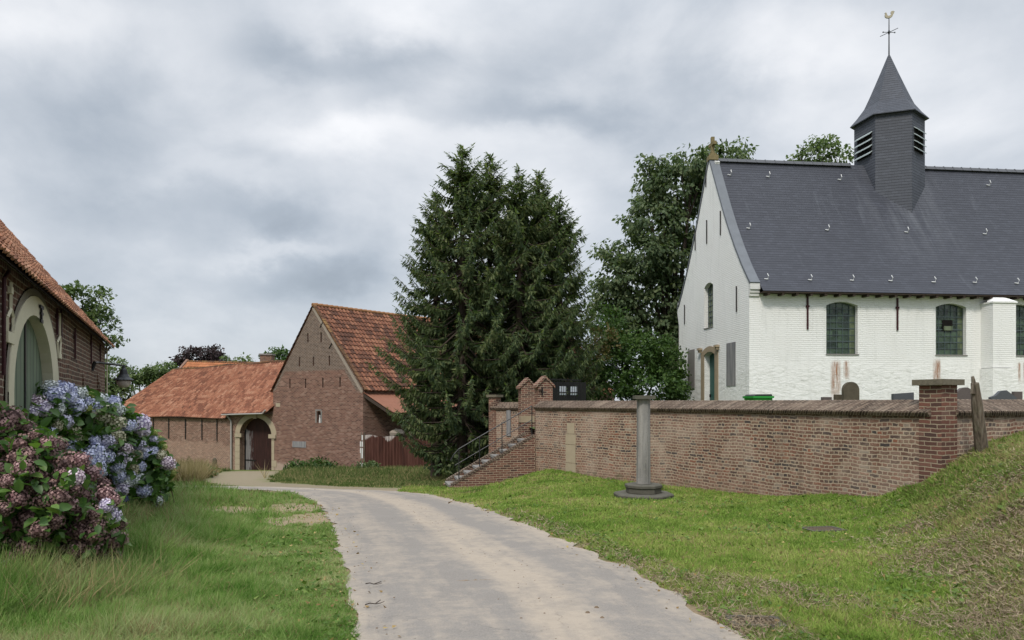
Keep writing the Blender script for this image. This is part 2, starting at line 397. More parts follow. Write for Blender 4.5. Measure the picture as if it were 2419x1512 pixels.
def rustwhite(name):
    """whitewashed brickwork, rust run-off"""
    m, k, b = new_mat(name); pos, uv = coords(k)
    nz = k.noise(uv, 5.0, 4, 0.6, out='Color')
    off = k.node('ShaderNodeVectorMath', {0: nz, 1: (0.5, 0.5, 0.5)}, operation='SUBTRACT').outputs[0]
    off = k.node('ShaderNodeVectorMath', {0: off, 'Scale': 0.05}, operation='SCALE').outputs[0]
    vec = k.node('ShaderNodeVectorMath', {0: uv, 1: off}, operation='ADD').outputs[0]
    br = k.node('ShaderNodeTexBrick', {'Vector': vec, 'Scale': 1.0, 'Mortar Size': 0.014, 'Mortar Smooth': 0.8, 'Brick Width': 0.5, 'Row Height': 0.075}, offset=0.37, squash=0.5, squash_frequency=2)
    big = k.noise(uv, 0.8, 5, 0.6)
    stone = k.node('ShaderNodeMapping', {0: uv, 'Scale': (1.0, 2.4, 1.0)}).outputs[0]
    rub = k.noise(stone, 3.2, 7, 0.65, 0.6)
    fine = k.noise(uv, 30, 4, 0.6)
    z = k.node('ShaderNodeSeparateXYZ', {0: pos}).outputs[2]
    lowm = k.ramp(k.math('ADD', k.math('MULTIPLY', k.math('SUBTRACT', z, 1.0), -0.55), k.math('MULTIPLY', big, 0.8)), [(-0.5 if False else 0.0, 0.0), (0.3, 1.0)])
    h = k.math('ADD', k.math('MULTIPLY', k.math('SUBTRACT', 1.0, br.outputs['Fac']), 0.75), k.math('MULTIPLY', fine, 0.25))
    h = k.mix(lowm, k.node('ShaderNodeCombineXYZ', {0: h, 1: h, 2: h}).outputs[0], k.node('ShaderNodeCombineXYZ', {0: k.math('MULTIPLY', rub, 4.0)}).outputs[0])
    hs = k.node('ShaderNodeSeparateXYZ', {0: h}).outputs[0]
    col = k.mix(big, (0.79, 0.79, 0.765), (0.88, 0.885, 0.875))
    col = k.mix(k.math('MULTIPLY', br.outputs['Fac'], 0.06), col, (0.6, 0.6, 0.58))
    run = k.noise(k.node('ShaderNodeMapping', {0: uv, 'Scale': (2.2, 0.3, 1.0)}).outputs[0], 1.6, 7, 0.65)
    col = k.mix(k.ramp(run, [(0.52, 0.0), (0.75, 0.38)]), col, (0.56, 0.57, 0.55))
    col = k.mix(k.math('MULTIPLY', lowm, k.ramp(k.noise(uv, 4.0, 7, 0.7), [(0.5, 0.0), (0.7, 0.45)])), col, (0.50, 0.50, 0.45))
    col = k.mix(k.ramp(k.noise(uv, 2.7, 7, 0.7), [(0.66, 0.0), (0.74, 0.35)]), col, (0.55, 0.55, 0.5))
    k.l.new(col, b.inputs['Base Color']); b.inputs['Roughness'].default_value = 0.9
    bump(k, b, hs, 0.010); return m
M_white = rustwhite('whitewash')
def slate_mat(name, base=(0.055, 0.062, 0.078), bw=0.22, rh=0.11, streak=True):
    m, k, b = new_mat(name); pos, uv = coords(k)
    br = k.node('ShaderNodeTexBrick', {'Vector': uv, 'Color1': (0, 0, 0, 1), 'Color2': (1, 1, 1, 1), 'Mortar': (0.5, 0.5, 0.5, 1), 'Scale': 1.0,
                'Mortar Size': 0.009, 'Mortar Smooth': 0.2, 'Brick Width': bw, 'Row Height': rh}, offset=0.5, squash=1.0)
    wob = k.noise(uv, 2.0, 5, 0.6)
    rows = k.noise(k.node('ShaderNodeMapping', {0: uv, 'Scale': (0.35, 5.0, 1.0)}).outputs[0], 1.0, 5, 0.6)
    f = k.math('ADD', k.math('MULTIPLY', k.node('ShaderNodeSeparateXYZ', {0: br.outputs['Color']}).outputs[0], 0.35), k.math('ADD', k.math('MULTIPLY', wob, 0.35), k.math('MULTIPLY', rows, 0.35)))
    col = k.ramp(f, [(0.25, [q * 0.85 for q in base]), (0.55, base), (0.8, [q * 1.22 for q in base])])
    if streak:
        st = k.noise(k.node('ShaderNodeMapping', {0: uv, 'Scale': (1.6, 0.22, 1.0)}).outputs[0], 1.3, 6, 0.6)
        col = k.mix(k.ramp(st, [(0.6, 0.0), (0.8, 0.4)]), col, (0.16, 0.175, 0.2))
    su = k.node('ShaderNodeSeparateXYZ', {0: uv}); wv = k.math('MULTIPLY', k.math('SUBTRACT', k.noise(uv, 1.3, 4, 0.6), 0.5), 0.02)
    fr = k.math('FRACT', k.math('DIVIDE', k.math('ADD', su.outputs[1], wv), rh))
    if streak:    # lead run-off below the bell turret
        ms = k.math('MULTIPLY', k.ramp(k.math('MULTIPLY', k.math('ABSOLUTE', k.math('SUBTRACT', su.outputs[0], 8.2)), 0.2), [(0.15, 1.0), (0.5, 0.0)]), k.ramp(k.math('MULTIPLY', su.outputs[1], 0.1), [(0.12, 0.0), (0.45, 1.0)]))
        fl = k.noise(k.node('ShaderNodeMapping', {0: uv, 'Scale': (2.6, 0.3, 1.0), 'Rotation': (0, 0, 0.12)}).outputs[0], 1.2, 6, 0.6)
        col = k.mix(k.math('MULTIPLY', ms, k.ramp(fl, [(0.42, 0.0), (0.7, 0.45)])), col, (0.17, 0.18, 0.2))
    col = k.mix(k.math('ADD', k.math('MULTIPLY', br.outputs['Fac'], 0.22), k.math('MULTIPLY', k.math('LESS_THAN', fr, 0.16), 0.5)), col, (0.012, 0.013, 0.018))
    k.l.new(col, b.inputs['Base Color']); b.inputs['Roughness'].default_value = 0.62; b.inputs['Specular IOR Level'].default_value = 0.3
    h = k.math('ADD', k.math('SUBTRACT', 1.0, fr), k.math('MULTIPLY', wob, 0.6))
    bump(k, b, h, 0.014); return m
M_slate = slate_mat('slate', (0.052, 0.056, 0.07), 0.24, 0.14); M_slate2 = slate_mat('turret_slate', (0.066, 0.073, 0.09), 0.25, 0.12, False)
M_lead = simple('lead', (0.17, 0.185, 0.205), 0.55, 0.1, 0.25, 3)
M_ridgel = simple('ridge_slate', (0.10, 0.105, 0.115), 0.6, 0, 0.25, 3)
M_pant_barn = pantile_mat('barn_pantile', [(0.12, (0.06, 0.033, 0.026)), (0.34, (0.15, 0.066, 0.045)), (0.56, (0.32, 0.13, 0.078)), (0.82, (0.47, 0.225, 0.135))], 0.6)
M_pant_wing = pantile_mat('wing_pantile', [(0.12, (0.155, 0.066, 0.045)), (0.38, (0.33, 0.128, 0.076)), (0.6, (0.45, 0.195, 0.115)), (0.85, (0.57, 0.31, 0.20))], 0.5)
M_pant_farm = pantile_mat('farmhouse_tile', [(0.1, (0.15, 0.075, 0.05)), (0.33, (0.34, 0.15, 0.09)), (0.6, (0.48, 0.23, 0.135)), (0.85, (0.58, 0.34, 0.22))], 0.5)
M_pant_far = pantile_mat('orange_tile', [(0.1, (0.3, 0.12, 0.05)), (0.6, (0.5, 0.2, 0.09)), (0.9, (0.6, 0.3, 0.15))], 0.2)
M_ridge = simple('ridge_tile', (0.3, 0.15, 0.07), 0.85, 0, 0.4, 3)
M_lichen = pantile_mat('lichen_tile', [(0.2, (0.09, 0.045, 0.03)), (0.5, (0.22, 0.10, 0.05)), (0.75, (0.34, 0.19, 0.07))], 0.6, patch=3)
M_mortar = simple('mortar', (0.34, 0.29, 0.24), 0.95, 0, 0.3, 8)
M_stone = simple('sandstone', (0.36, 0.29, 0.2), 0.9, 0, 0.25, 4)
M_paleston = simple('pale_stone', (0.42, 0.35, 0.25), 0.9, 0, 0.2, 5)
M_plaster = simple('cream_plaster', (0.6, 0.56, 0.42), 0.9, 0, 0.12, 3, b_dist=0.002)
M_white2 = simple('lime_render', (0.7, 0.7, 0.68), 0.9, 0, 0.1, 5)
M_blue_st = simple('bluestone', (0.25, 0.24, 0.225), 0.85, 0, 0.3, 4)
def column_mat():
    m, k, b = new_mat('column_stone'); pos, uv = coords(k)
    st = k.noise(k.node('ShaderNodeMapping', {0: pos, 'Scale': (7.0, 7.0, 0.8)}).outputs[0], 1.2, 7, 0.65)
    c = k.ramp(st, [(0.3, (0.15, 0.145, 0.135)), (0.5, (0.26, 0.25, 0.235)), (0.7, (0.36, 0.345, 0.32))])
    c = k.mix(k.ramp(k.noise(pos, 11, 6, 0.7), [(0.58, 0.0), (0.7, 0.5)]), c, (0.4, 0.38, 0.3))
    c = k.mix(k.ramp(k.noise(pos, 45, 3, 0.6), [(0.6, 0.0), (0.7, 0.6)]), c, (0.1, 0.095, 0.085))
    k.l.new(c, b.inputs['Base Color']); b.inputs['Roughness'].default_value = 0.9; bump(k, b, k.math('ADD', st, k.noise(pos, 30, 5, 0.7)), 0.006); return m
M_column = column_mat()
M_blue_dk = simple('mossy_bluestone', (0.11, 0.105, 0.085), 0.9, 0, 0.35, 9)
M_lichst = simple('lichen_stone', (0.17, 0.15, 0.11), 0.95, 0, 0.55, 14, b_dist=0.008)
M_crossst = simple('lichened_cross', (0.22, 0.18, 0.095), 0.95, 0, 0.4, 8)
M_green_door = simple('green_paint', (0.018, 0.095, 0.078), 0.55, 0, 0.15, 5, 0.4)
M_board = simple('grey_board', (0.24, 0.225, 0.215), 0.85, 0, 0.08, 2)
def board2():
    m, k, b = new_mat('weathered_board'); pos, uv = coords(k)
    st = k.noise(k.node('ShaderNodeMapping', {0: uv, 'Scale': (6.0, 0.5, 1.0)}).outputs[0], 1.2, 5, 0.6)
    k.l.new(k.ramp(st, [(0.3, (0.13, 0.135, 0.15)), (0.7, (0.32, 0.31, 0.3))]), b.inputs['Base Color']); b.inputs['Roughness'].default_value = 0.8; return m
M_board2 = board2()
M_iron = simple('black_iron', (0.015, 0.014, 0.014), 0.5, 0.3, 0.3, 8, 0.4)
M_irong = simple('grey_iron', (0.04, 0.042, 0.045), 0.45, 0.4, 0.2, 8, 0.4)
M_maroon = simple('maroon_iron', (0.05, 0.015, 0.018), 0.55, 0, 0.3, 8)
M_dark = simple('dark_gap', (0.008, 0.007, 0.006), 0.95, 0, 0.2, 8)
M_eave = simple('dark_timber', (0.06, 0.045, 0.035), 0.85, 0, 0.3, 8)
M_mullion = simple('leadwork', (0.09, 0.12, 0.125), 0.6, 0, 0.2, 10)
M_galv = simple('galvanised', (0.62, 0.63, 0.62), 0.4, 0.3, 0.1, 8)
M_louvre = simple('pale_louvre', (0.45, 0.52, 0.53), 0.6, 0, 0.15, 5)
M_gold = simple('weathered_gilt', (0.42, 0.38, 0.28), 0.5, 0.1, 0.3, 8)
M_pipe = simple('zinc_pipe', (0.42, 0.4, 0.38), 0.5, 0.2, 0.2, 5)
M_bin = simple('bin_plastic', (0.02, 0.27, 0.035), 0.4, 0, 0.12, 4, 0.5, b_dist=0)
M_binlid = simple('bin_lid', (0.018, 0.02, 0.022), 0.45, 0, 0.2, 6, 0.5, b_dist=0)
M_paper = simple('notice_paper', (0.75, 0.78, 0.85), 0.8, 0, 0.08, 8, b_dist=0)
M_granite = simple('grey_granite', (0.085, 0.09, 0.1), 0.5, 0, 0.2, 20, 0.4)
M_granite2 = simple('brown_granite', (0.12, 0.1, 0.095), 0.6, 0, 0.25, 20)
M_oldgr = simple('old_headstone', (0.1, 0.085, 0.06), 0.9, 0, 0.5, 7)
M_bark = simple('bark', (0.06, 0.045, 0.035), 0.95, 0, 0.4, 6, b_dist=0.02)
M_stem = simple('pale_twig', (0.16, 0.12, 0.08), 0.9, 0, 0.3, 8)
def wood_mat():
    m, k, b = new_mat('weathered_wood'); pos, uv = coords(k)
    st = k.noise(k.node('ShaderNodeMapping', {0: pos, 'Scale': (14.0, 14.0, 1.2)}).outputs[0], 2.0, 7, 0.65)
    c = k.ramp(st, [(0.3, (0.05, 0.04, 0.03)), (0.5, (0.15, 0.12, 0.09)), (0.7, (0.24, 0.21, 0.17))])
    c = k.mix(k.ramp(k.noise(pos, 4, 4), [(0.5, 0.0), (0.7, 0.4)]), c, (0.10, 0.11, 0.06))
    k.l.new(c, b.inputs['Base Color']); b.inputs['Roughness'].default_value = 0.9; bump(k, b, st, 0.02); return m
M_wood = wood_mat()
def rust_mat():
    m, k, b = new_mat('rusty_sheet'); pos, uv = coords(k)
    su = k.node('ShaderNodeSeparateXYZ', {0: uv})
    wide = k.noise(k.node('ShaderNodeMapping', {0: uv, 'Scale': (3.0, 0.4, 1.0)}).outputs[0], 1.0, 5, 0.6)
    c = k.ramp(wide, [(0.3, (0.045, 0.02, 0.015)), (0.5, (0.085, 0.034, 0.025)), (0.72, (0.13, 0.06, 0.045))])
    pn = k.noise(k.node('ShaderNodeMapping', {0: uv, 'Scale': (14.0, 0.8, 1.0)}).outputs[0], 1.0, 5, 0.7)
    pn2 = k.noise(k.node('ShaderNodeMapping', {0: uv, 'Scale': (0.9, 0.1, 1.0)}).outputs[0], 1.0, 2, 0.5)
    ztop = k.math('ADD', k.math('MULTIPLY', k.math('ADD', k.node('ShaderNodeSeparateXYZ', {0: pos}).outputs[2], 2.35), 1.6), k.math('ADD', k.math('MULTIPLY', k.math('SUBTRACT', pn, 0.5), 1.2), k.math('MULTIPLY', k.math('SUBTRACT', pn2, 0.5), 3.0)))
    c = k.mix(k.ramp(ztop, [(0.10, 0.0), (0.25, 0.8)]), c, (0.55, 0.5, 0.47))
    k.l.new(c, b.inputs['Base Color']); b.inputs['Roughness'].default_value = 0.75; return m
M_rust = rust_mat()
M_redsheet = simple('red_sheet', (0.27, 0.12, 0.075), 0.75, 0, 0.2, 3)
def gate_mat():
    m, k, b = new_mat('gate_boards'); pos, uv = coords(k)
    s = k.node('ShaderNodeMapping', {0: uv, 'Scale': (7.0, 0.7, 1.0)}).outputs[0]
    st = k.noise(s, 1.0, 5, 0.65)
    red = k.ramp(st, [(0.3, (0.02, 0.009, 0.008)), (0.6, (0.042, 0.016, 0.013)), (0.8, (0.075, 0.03, 0.024))])
    su = k.node('ShaderNodeSeparateXYZ', {0: uv})
    worn = k.math('ADD', k.math('MULTIPLY', k.math('SUBTRACT', su.outputs[0], 12.1), 1.0), k.math('MULTIPLY', k.math('SUBTRACT', k.noise(s, 1.4, 6, 0.7), 0.5), 3.0))
    worn = k.math('SUBTRACT', worn, k.math('MULTIPLY', k.math('MAXIMUM', k.math('ADD', su.outputs[1], 2.3), 0.0), 3.0))
    col = k.mix(k.ramp(worn, [(-0.0, 0.0), (0.2, 1.0)]), red, (0.2, 0.19, 0.19))
    gap = k.math('LESS_THAN', k.math('FRACT', k.math('MULTIPLY', su.outputs[0], 3.2)), 0.07)
    col = k.mix(gap, col, (0.02, 0.012, 0.01))
    k.l.new(col, b.inputs['Base Color']); b.inputs['Roughness'].default_value = 0.8; return m
M_gate = gate_mat()
def farmdoor():
    m, k, b = new_mat('green_boards'); pos, uv = coords(k)
    s = k.node('ShaderNodeMapping', {0: uv, 'Scale': (9.0, 0.6, 1.0)}).outputs[0]
    c = k.ramp(k.noise(s, 1.0, 5, 0.6), [(0.3, (0.09, 0.125, 0.085)), (0.7, (0.19, 0.23, 0.16))])
    gap = k.math('LESS_THAN', k.math('FRACT', k.math('MULTIPLY', k.node('ShaderNodeSeparateXYZ', {0: uv}).outputs[0], 4.0)), 0.08)
    c = k.mix(gap, c, (0.03, 0.04, 0.03)); k.l.new(c, b.inputs['Base Color']); b.inputs['Roughness'].default_value = 0.7; return m
M_fdoor = farmdoor()
def glass_mat(name, c1, c2):
    m, k, b = new_mat(name); pos, uv = coords(k)
    v = k.node('ShaderNodeTexWhiteNoise', {'Vector': k.node('ShaderNodeVectorMath', {0: k.node('ShaderNodeVectorMath', {0: uv, 'Scale': 4.4}, operation='SCALE').outputs[0]}, operation='FLOOR').outputs[0]}, noise_dimensions='2D').outputs[0]
    k.l.new(k.mix(v, c1, c2), b.inputs['Base Color']); b.inputs['Roughness'].default_value = 0.12; b.inputs['Specular IOR Level'].default_value = 0.5
    n = k.noise(uv, 5, 3); bump(k, b, n, 0.02); return m
M_glass = glass_mat('old_glass', (0.012, 0.024, 0.017), (0.06, 0.10, 0.06))
M_glassg = glass_mat('green_glass', (0.06, 0.085, 0.045), (0.13, 0.16, 0.09))
M_lampg = simple('frosted_globe', (0.5, 0.44, 0.42), 0.3, 0, 0.1, 5, 0.5, b_dist=0)

# ------------------------------------------------------------------ terrain
YT = [0, 3, 5, 8, 11.6, 14, 40]; XT = [1.2, 2.4, 3.3, 4.6, 5.9, 7.2, 24]
def ground(x, y):
    x = np.asarray(x, float); y = np.asarray(y, float)
    L = -1.44 - 0.0338 * y; R = -1.33 - 0.0567 * y
    w = 1 - sstep(-1.5, 1.2, x)
    w = w * (1 - 0.6 * (1 - sstep(-7.5, -4.5, x)) * (1 - sstep(14, 18, y)))
    z = L + (R - L) * w
    Z21 = (-1.33 - 0.0567 * 21)
    far = Z21 - 0.079 * (np.minimum(y, 58) - 21) - 0.004 * np.maximum(np.minimum(y, 200) - 58, 0)
    zf = np.where(y > 21, far, z)
    z = z + (zf - z) * sstep(-0.3, -2.2, x) * (y > 21) + 0 * z if False else np.where((y > 21), np.where(x < 1.5, far + (np.minimum(z, -1.0) - far) * sstep(-2.2, 1.2, x) * (1 - sstep(30, 45, y)), np.maximum(z, -2.6)), z)
    z = z + 0.16 * np.exp(-((x - 1.2) ** 2 / 1.2 + (y - 20.6) ** 2 / 5.0))       # lawn swells at the wall corner
    z = z + 0.22 * np.exp(-((x - 5.8) ** 2 / 0.9 + (y - 12.3) ** 2 / 3.0))
    xt = np.interp(y, YT, XT); s = x - xt
    kk = np.interp(y, [0, 4, 11, 20], [0.55, 0.62, 1.0, 1.0])
    rise = np.interp(s, [-0.3, 0.0, 0.3, 0.7, 1.0, 1.6, 2.6, 6, 30], [0, 0.05, 0.22, 0.52, 0.78, 1.12, 1.36, 1.9, 2.6])
    z = z + rise * kk * (1 - sstep(14, 20, y) * 0.0)
    z = z + (fbm(x * 0.8, y * 0.8, 3) - 0.5) * 0.10 * sstep(-3.2, -4.5, x) * sstep(26, 16, y)
    return z
def gz(x, y): return float(ground(np.array([x]), np.array([y]))[0])
def hitg(u, v):
    rx = (u - CX) / F; rz = (HZ - v) / F; t = 3.0
    for i in range(4000):
        if rz * t < gz(rx * t, t): break
        t += 0.01 * max(1, t / 6)
    return (rx * t, t)
ROAD_L = [(860, 1640), (848, 1512), (836, 1420), (802, 1300), (785, 1240), (765, 1205), (738, 1181), (690, 1167), (640, 1160), (560, 1156)]
ROAD_R = [(2000, 1640), (1750, 1512), (1600, 1408), (1480, 1342), (1330, 1278), (1180, 1217), (1080, 1183), (1000, 1166), (900, 1159), (750, 1154.5), (620, 1151.5)]
rl = [hitg(*p) for p in ROAD_L]; rr = [hitg(*p) for p in ROAD_R]
rl = [(-0.9, 0.5)] + rl + [(-14, rl[-1][1] + 0.7)]; rr = [(2.2, 0.5)] + rr + [(-14, rr[-1][1] + 1.4)]
def resample(pl, n):
    pl = np.array(pl, float)
    # smooth by Catmull-like averaging
    for _ in range(2):
        q = [pl[0]]
        for i in range(len(pl) - 1): q += [0.75 * pl[i] + 0.25 * pl[i + 1], 0.25 * pl[i] + 0.75 * pl[i + 1]]
        pl = np.array(q + [pl[-1]])
    d = np.concatenate([[0], np.cumsum(np.linalg.norm(np.diff(pl, axis=0), axis=1))])
    t = np.linspace(0, d[-1], n); return np.stack([np.interp(t, d, pl[:, 0]), np.interp(t, d, pl[:, 1])], 1)
RL = resample(rl, 150); RR = resample(rr, 150)
ROADPOLY = [tuple(p) for p in RL] + [tuple(p) for p in RR[::-1]]
WALL = [(0.71, 21.7), (1.64, 20.35), (2.9, 18.75), (4.1, 16.75), (5.12, 14.75), (5.9, 12.75), (6.56, 11.0)]
WP = resample(WALL, 60)
SEC = [(6.56, 11.0), (8.54, 12.0), (10.6, 13.0), (14.0, 14.6)]
YARD = [tuple(p) for p in WP] + SEC[1:] + [(60, 20), (60, 70), (-0.6, 70), (-0.65, 25.1), (0.5, 24.2)]
def dist_to(pl, x, y):
    d = np.full(len(x), 1e9)
    for p in pl: d = np.minimum(d, (x - p[0]) ** 2 + (y - p[1]) ** 2)
    return np.sqrt(d)

def ground_color(x, y):
    """what the ground is made of at each point: grass, sand, soil, hay, gravel"""
    n = len(x); n1 = fbm(x * 1.3, y * 1.3, 11); n2 = fbm(x * 4, y * 4, 21); n3 = fbm(x * 0.45, y * 0.45, 31)
    c = np.empty((n, 3)); g1 = np.array([0.10, 0.15, 0.035]); g2 = np.array([0.17, 0.20, 0.07])
    c[:] = g1 + (g2 - g1) * sstep(0.35, 0.65, n1)[:, None]
    def put(mask, col): 
        m = np.clip(mask, 0, 1)[:, None]; c[:] = c * (1 - m) + np.array(col) * m
    d = np.minimum(dist_to(RL[::2], x, y), dist_to(RR[::2], x, y))
    dR = dist_to(RR[::2], x, y)
    put(sstep(0.42, 0.08, d + (n2 - 0.5) * 0.55) * 0.9, (0.33, 0.25, 0.17))
    # sandy track from the road up to the barn gateway
    tr = [hitg(1000, 1160), hitg(800, 1155), hitg(600, 1145), hitg(545, 1137), hitg(570, 1124), hitg(605, 1114)]
    trs = resample(tr, 60); dt = dist_to(trs, x, y)
    wdt = 1.1 + 0.05 * np.maximum(y - 20, 0)
    put(sstep(wdt * 1.2, wdt * 0.55, dt + (n1 - 0.5) * 1.6) * 0.85, (0.31, 0.255, 0.19))
    # bare cobbles on the verge
    for (u, v, r) in ((695, 1200, 0.9), (720, 1225, 0.8), (575, 1212, 0.7), (500, 1205, 0.6)):
        q = hitg(u, v); put(sstep(r, r * 0.5, np.hypot((x - q[0]), (y - q[1]) * 0.6) + (n2 - 0.5) * 0.9), (0.36, 0.29, 0.2))
    # bank: brown cut hay and bare earth
    s = x - np.interp(y, YT, XT)
    hay = sstep(-0.7, 0.4, s + (n3 - 0.5) * 1.8 + (n1 - 0.5) * 1.2) * (1 - 0.75 * sstep(8.2, 10.6, y + (n1 - 0.5) * 2))
    hay = hay * (0.2 + 0.8 * sstep(0.36, 0.60, fbm(x * 0.9 + y * 0.5, y * 1.1, 17))); put(hay * 0.85, (0.20, 0.155, 0.10)); put(hay * sstep(0.56, 0.66, n1) * 0.8, (0.10, 0.07, 0.045))
    for (u, v, r) in ((1800, 1400, 0.45), (1690, 1375, 0.3), (1930, 1420, 0.45), (1780, 1480, 0.35), (2150, 1250, 0.4), (1990, 1345, 0.25), (1620, 1405, 0.3)):
        q = hitg(u, v); put(sstep(r, r * 0.45, np.hypot(x - q[0], (y - q[1]) * 0.8) + (n2 - 0.5) * 0.5) * 0.85, (0.16, 0.115, 0.075))
    # shade-loving thin grass under the spruces is bare litter
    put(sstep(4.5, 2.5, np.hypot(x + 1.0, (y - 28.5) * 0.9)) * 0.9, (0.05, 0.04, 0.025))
    return c

def ground_mat(name, litter=True):
    m, k, b = new_mat(name); pos, uv = coords(k)
    at = k.node('ShaderNodeAttribute', attribute_name='soil').outputs['Color']
    n = k.noise(pos, 18, 6, 0.7); n2 = k.noise(pos, 3, 5, 0.6)
    c = k.mix(n, k.mix(1.0, at, (0.45, 0.45, 0.45), 'MULTIPLY'), k.mix(1.0, at, (1.35, 1.3, 1.25), 'MULTIPLY'))
    c = k.mix(k.math('MULTIPLY', n2, 0.5), c, at)
    k.l.new(c, b.inputs['Base Color']); b.inputs['Roughness'].default_value = 0.95; b.inputs['Specular IOR Level'].default_value = 0.1
    bump(k, b, k.math('ADD', n, n2), 0.03); return m
def grid_mesh(name, xs, ys, zf, cf=None):
    X, Y = np.meshgrid(xs, ys); x = X.ravel(); y = Y.ravel(); z = zf(x, y)
    nx, ny = len(xs), len(ys)
    i = (np.arange(ny - 1)[:, None] * nx + np.arange(nx - 1)[None, :]).ravel()
    f = np.stack([i, i + 1, i + nx + 1, i + nx], 1).ravel()
    me = np_mesh(name, np.stack([x, y, z], 1), f, np.full(len(i), 4), True)
    if cf is not None:
        c = cf(x, y); a = me.color_attributes.new('soil', 'FLOAT_COLOR', 'POINT')
        a.data.foreach_set('color', np.concatenate([c, np.ones((len(c), 1))], 1).astype(np.float32).ravel())
    return me
xs = np.concatenate([[-900, -400, -200, -120, -80, -60, -45], np.arange(-36, -12, 0.8), np.arange(-12, 11, 0.13), np.arange(11, 40, 1.5), [50, 80, 150, 400, 900]])
ys = np.concatenate([[-300, -100, -40, -15, -6], np.arange(-2, 3, 0.5), np.arange(3, 24, 0.13), np.arange(24, 62, 0.5), [66, 75, 90, 120, 200, 400, 900, 2000]])
M_ground = ground_mat('ground_cover')
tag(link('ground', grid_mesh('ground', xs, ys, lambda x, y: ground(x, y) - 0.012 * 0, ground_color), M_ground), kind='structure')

# road, a sheet a few millimetres above the soil
def road_mat():
    m, k, b = new_mat('worn_asphalt'); pos, uv = coords(k)
    su = k.node('ShaderNodeSeparateXYZ', {0: uv}); a = su.outputs[0]      # 0..1 across
    st = k.node('ShaderNodeMapping', {0: uv, 'Scale': (7.0, 0.28, 1.0)}).outputs[0]
    n = k.noise(st, 1.0, 6, 0.65, 0.4); n2 = k.noise(pos, 2.4, 7, 0.7); fine = k.noise(pos, 70, 4, 0.7); n4 = k.noise(pos, 9, 6, 0.7)
    mid = k.ramp(a, [(0.0, 0.55), (0.06, 0.32), (0.22, 0.22), (0.33, -0.0), (0.44, 0.16), (0.51, 0.85), (0.60, 0.95), (0.67, 0.55), (0.74, 0.0), (0.88, 0.10), (0.95, 0.45), (1.0, 0.8)])
    f = k.math('ADD', k.math('MULTIPLY', mid, 0.52), k.math('ADD', k.math('MULTIPLY', k.math('SUBTRACT', n, 0.5), 1.1), k.math('ADD', k.math('MULTIPLY', k.math('SUBTRACT', n2, 0.5), 0.9), k.math('MULTIPLY', k.math('SUBTRACT', n4, 0.5), 0.6))))
    dust = k.ramp(f, [(0.0, 0.0), (0.2, 0.42), (0.5, 0.95)])
    agg = k.noise(pos, 160, 3, 0.8)
    asp = k.mix(k.ramp(k.math('ADD', k.math('MULTIPLY', fine, 0.5), k.math('MULTIPLY', agg, 0.5)), [(0.35, 0.0), (0.65, 1.0)]), (0.165, 0.15, 0.135), (0.325, 0.297, 0.265))
    asp = k.mix(k.ramp(n2, [(0.35, 0.0), (0.65, 0.5)]), asp, (0.27, 0.25, 0.228))
    sand = k.mix(k.math('ADD', k.math('MULTIPLY', n4, 0.6), k.math('MULTIPLY', agg, 0.4)), (0.27, 0.23, 0.185), (0.53, 0.45, 0.36))
    c = k.mix(dust, asp, sand)
    vor = k.node('ShaderNodeTexVoronoi', {'Vector': k.node('ShaderNodeVectorMath', {0: pos, 1: k.node('ShaderNodeVectorMath', {0: k.noise(pos, 3, 4, 0.6, out='Color'), 'Scale': 0.5}, operation='SCALE').outputs[0]}, operation='ADD').outputs[0], 'Scale': 0.7}, feature='DISTANCE_TO_EDGE').outputs['Distance']
    crack = k.math('MULTIPLY', k.math('LESS_THAN', vor, 0.005), k.ramp(k.noise(pos, 0.7, 3), [(0.52, 0.0), (0.62, 0.3)]))
    c = k.mix(crack, c, (0.07, 0.06, 0.05))
    dirtm = k.math('MULTIPLY', k.ramp(n4, [(0.60, 0.0), (0.68, 0.6)]), k.ramp(f, [(0.3, 0.0), (0.5, 1.0)]))
    c = k.mix(dirtm, c, (0.2, 0.15, 0.11))
    spk = k.ramp(k.noise(pos, 24, 2, 0.5), [(0.74, 0.0), (0.78, 0.8)]); c = k.mix(spk, c, (0.1, 0.075, 0.06))
    k.l.new(c, b.inputs['Base Color']); b.inputs['Roughness'].default_value = 0.85; b.inputs['Specular IOR Level'].default_value = 0.2
    bump(k, b, k.math('ADD', fine, k.math('MULTIPLY', dust, 0.6)), 0.004); return m
nA = 25; t = np.linspace(0, 1, nA)
rp = RL[:, None, :] * (1 - t)[None, :, None] + RR[:, None, :] * t[None, :, None]
# ragged edges
jl = (fbm(np.arange(150) * 0.7, np.zeros(150), 5) - 0.5) * 0.3 + (fbm(np.arange(150) * 3.1, np.zeros(150), 6) - 0.5) * 0.12; jr = (fbm(np.arange(150) * 0.7, np.zeros(150), 9) - 0.5) * 0.36 + (fbm(np.arange(150) * 3.3, np.zeros(150), 7) - 0.5) * 0.14
wd = RR - RL; wl = np.linalg.norm(wd, axis=1, keepdims=True)
rp[:, 0] += wd / wl * jl[:, None]; rp[:, -1] += wd / wl * jr[:, None]
px, py = rp[..., 0].ravel(), rp[..., 1].ravel()
edge = np.minimum(t, 1 - t)[None, :].repeat(150, 0).ravel()
pz = ground(px, py) + 0.012 + 0.03 * sstep(0, 0.25, edge)
i = (np.arange(149)[:, None] * nA + np.arange(nA - 1)[None, :]).ravel()
me = np_mesh('road', np.stack([px, py, pz], 1), np.stack([i, i + 1, i + nA + 1, i + nA], 1).ravel(), np.full(len(i), 4), True)
dl = np.concatenate([[0], np.cumsum(np.linalg.norm(np.diff((RL + RR) / 2, axis=0), axis=1))])
uvv = np.stack([np.tile(t, 150), np.repeat(dl, nA)], 1); ul = me.uv_layers.new(name='UVMap')
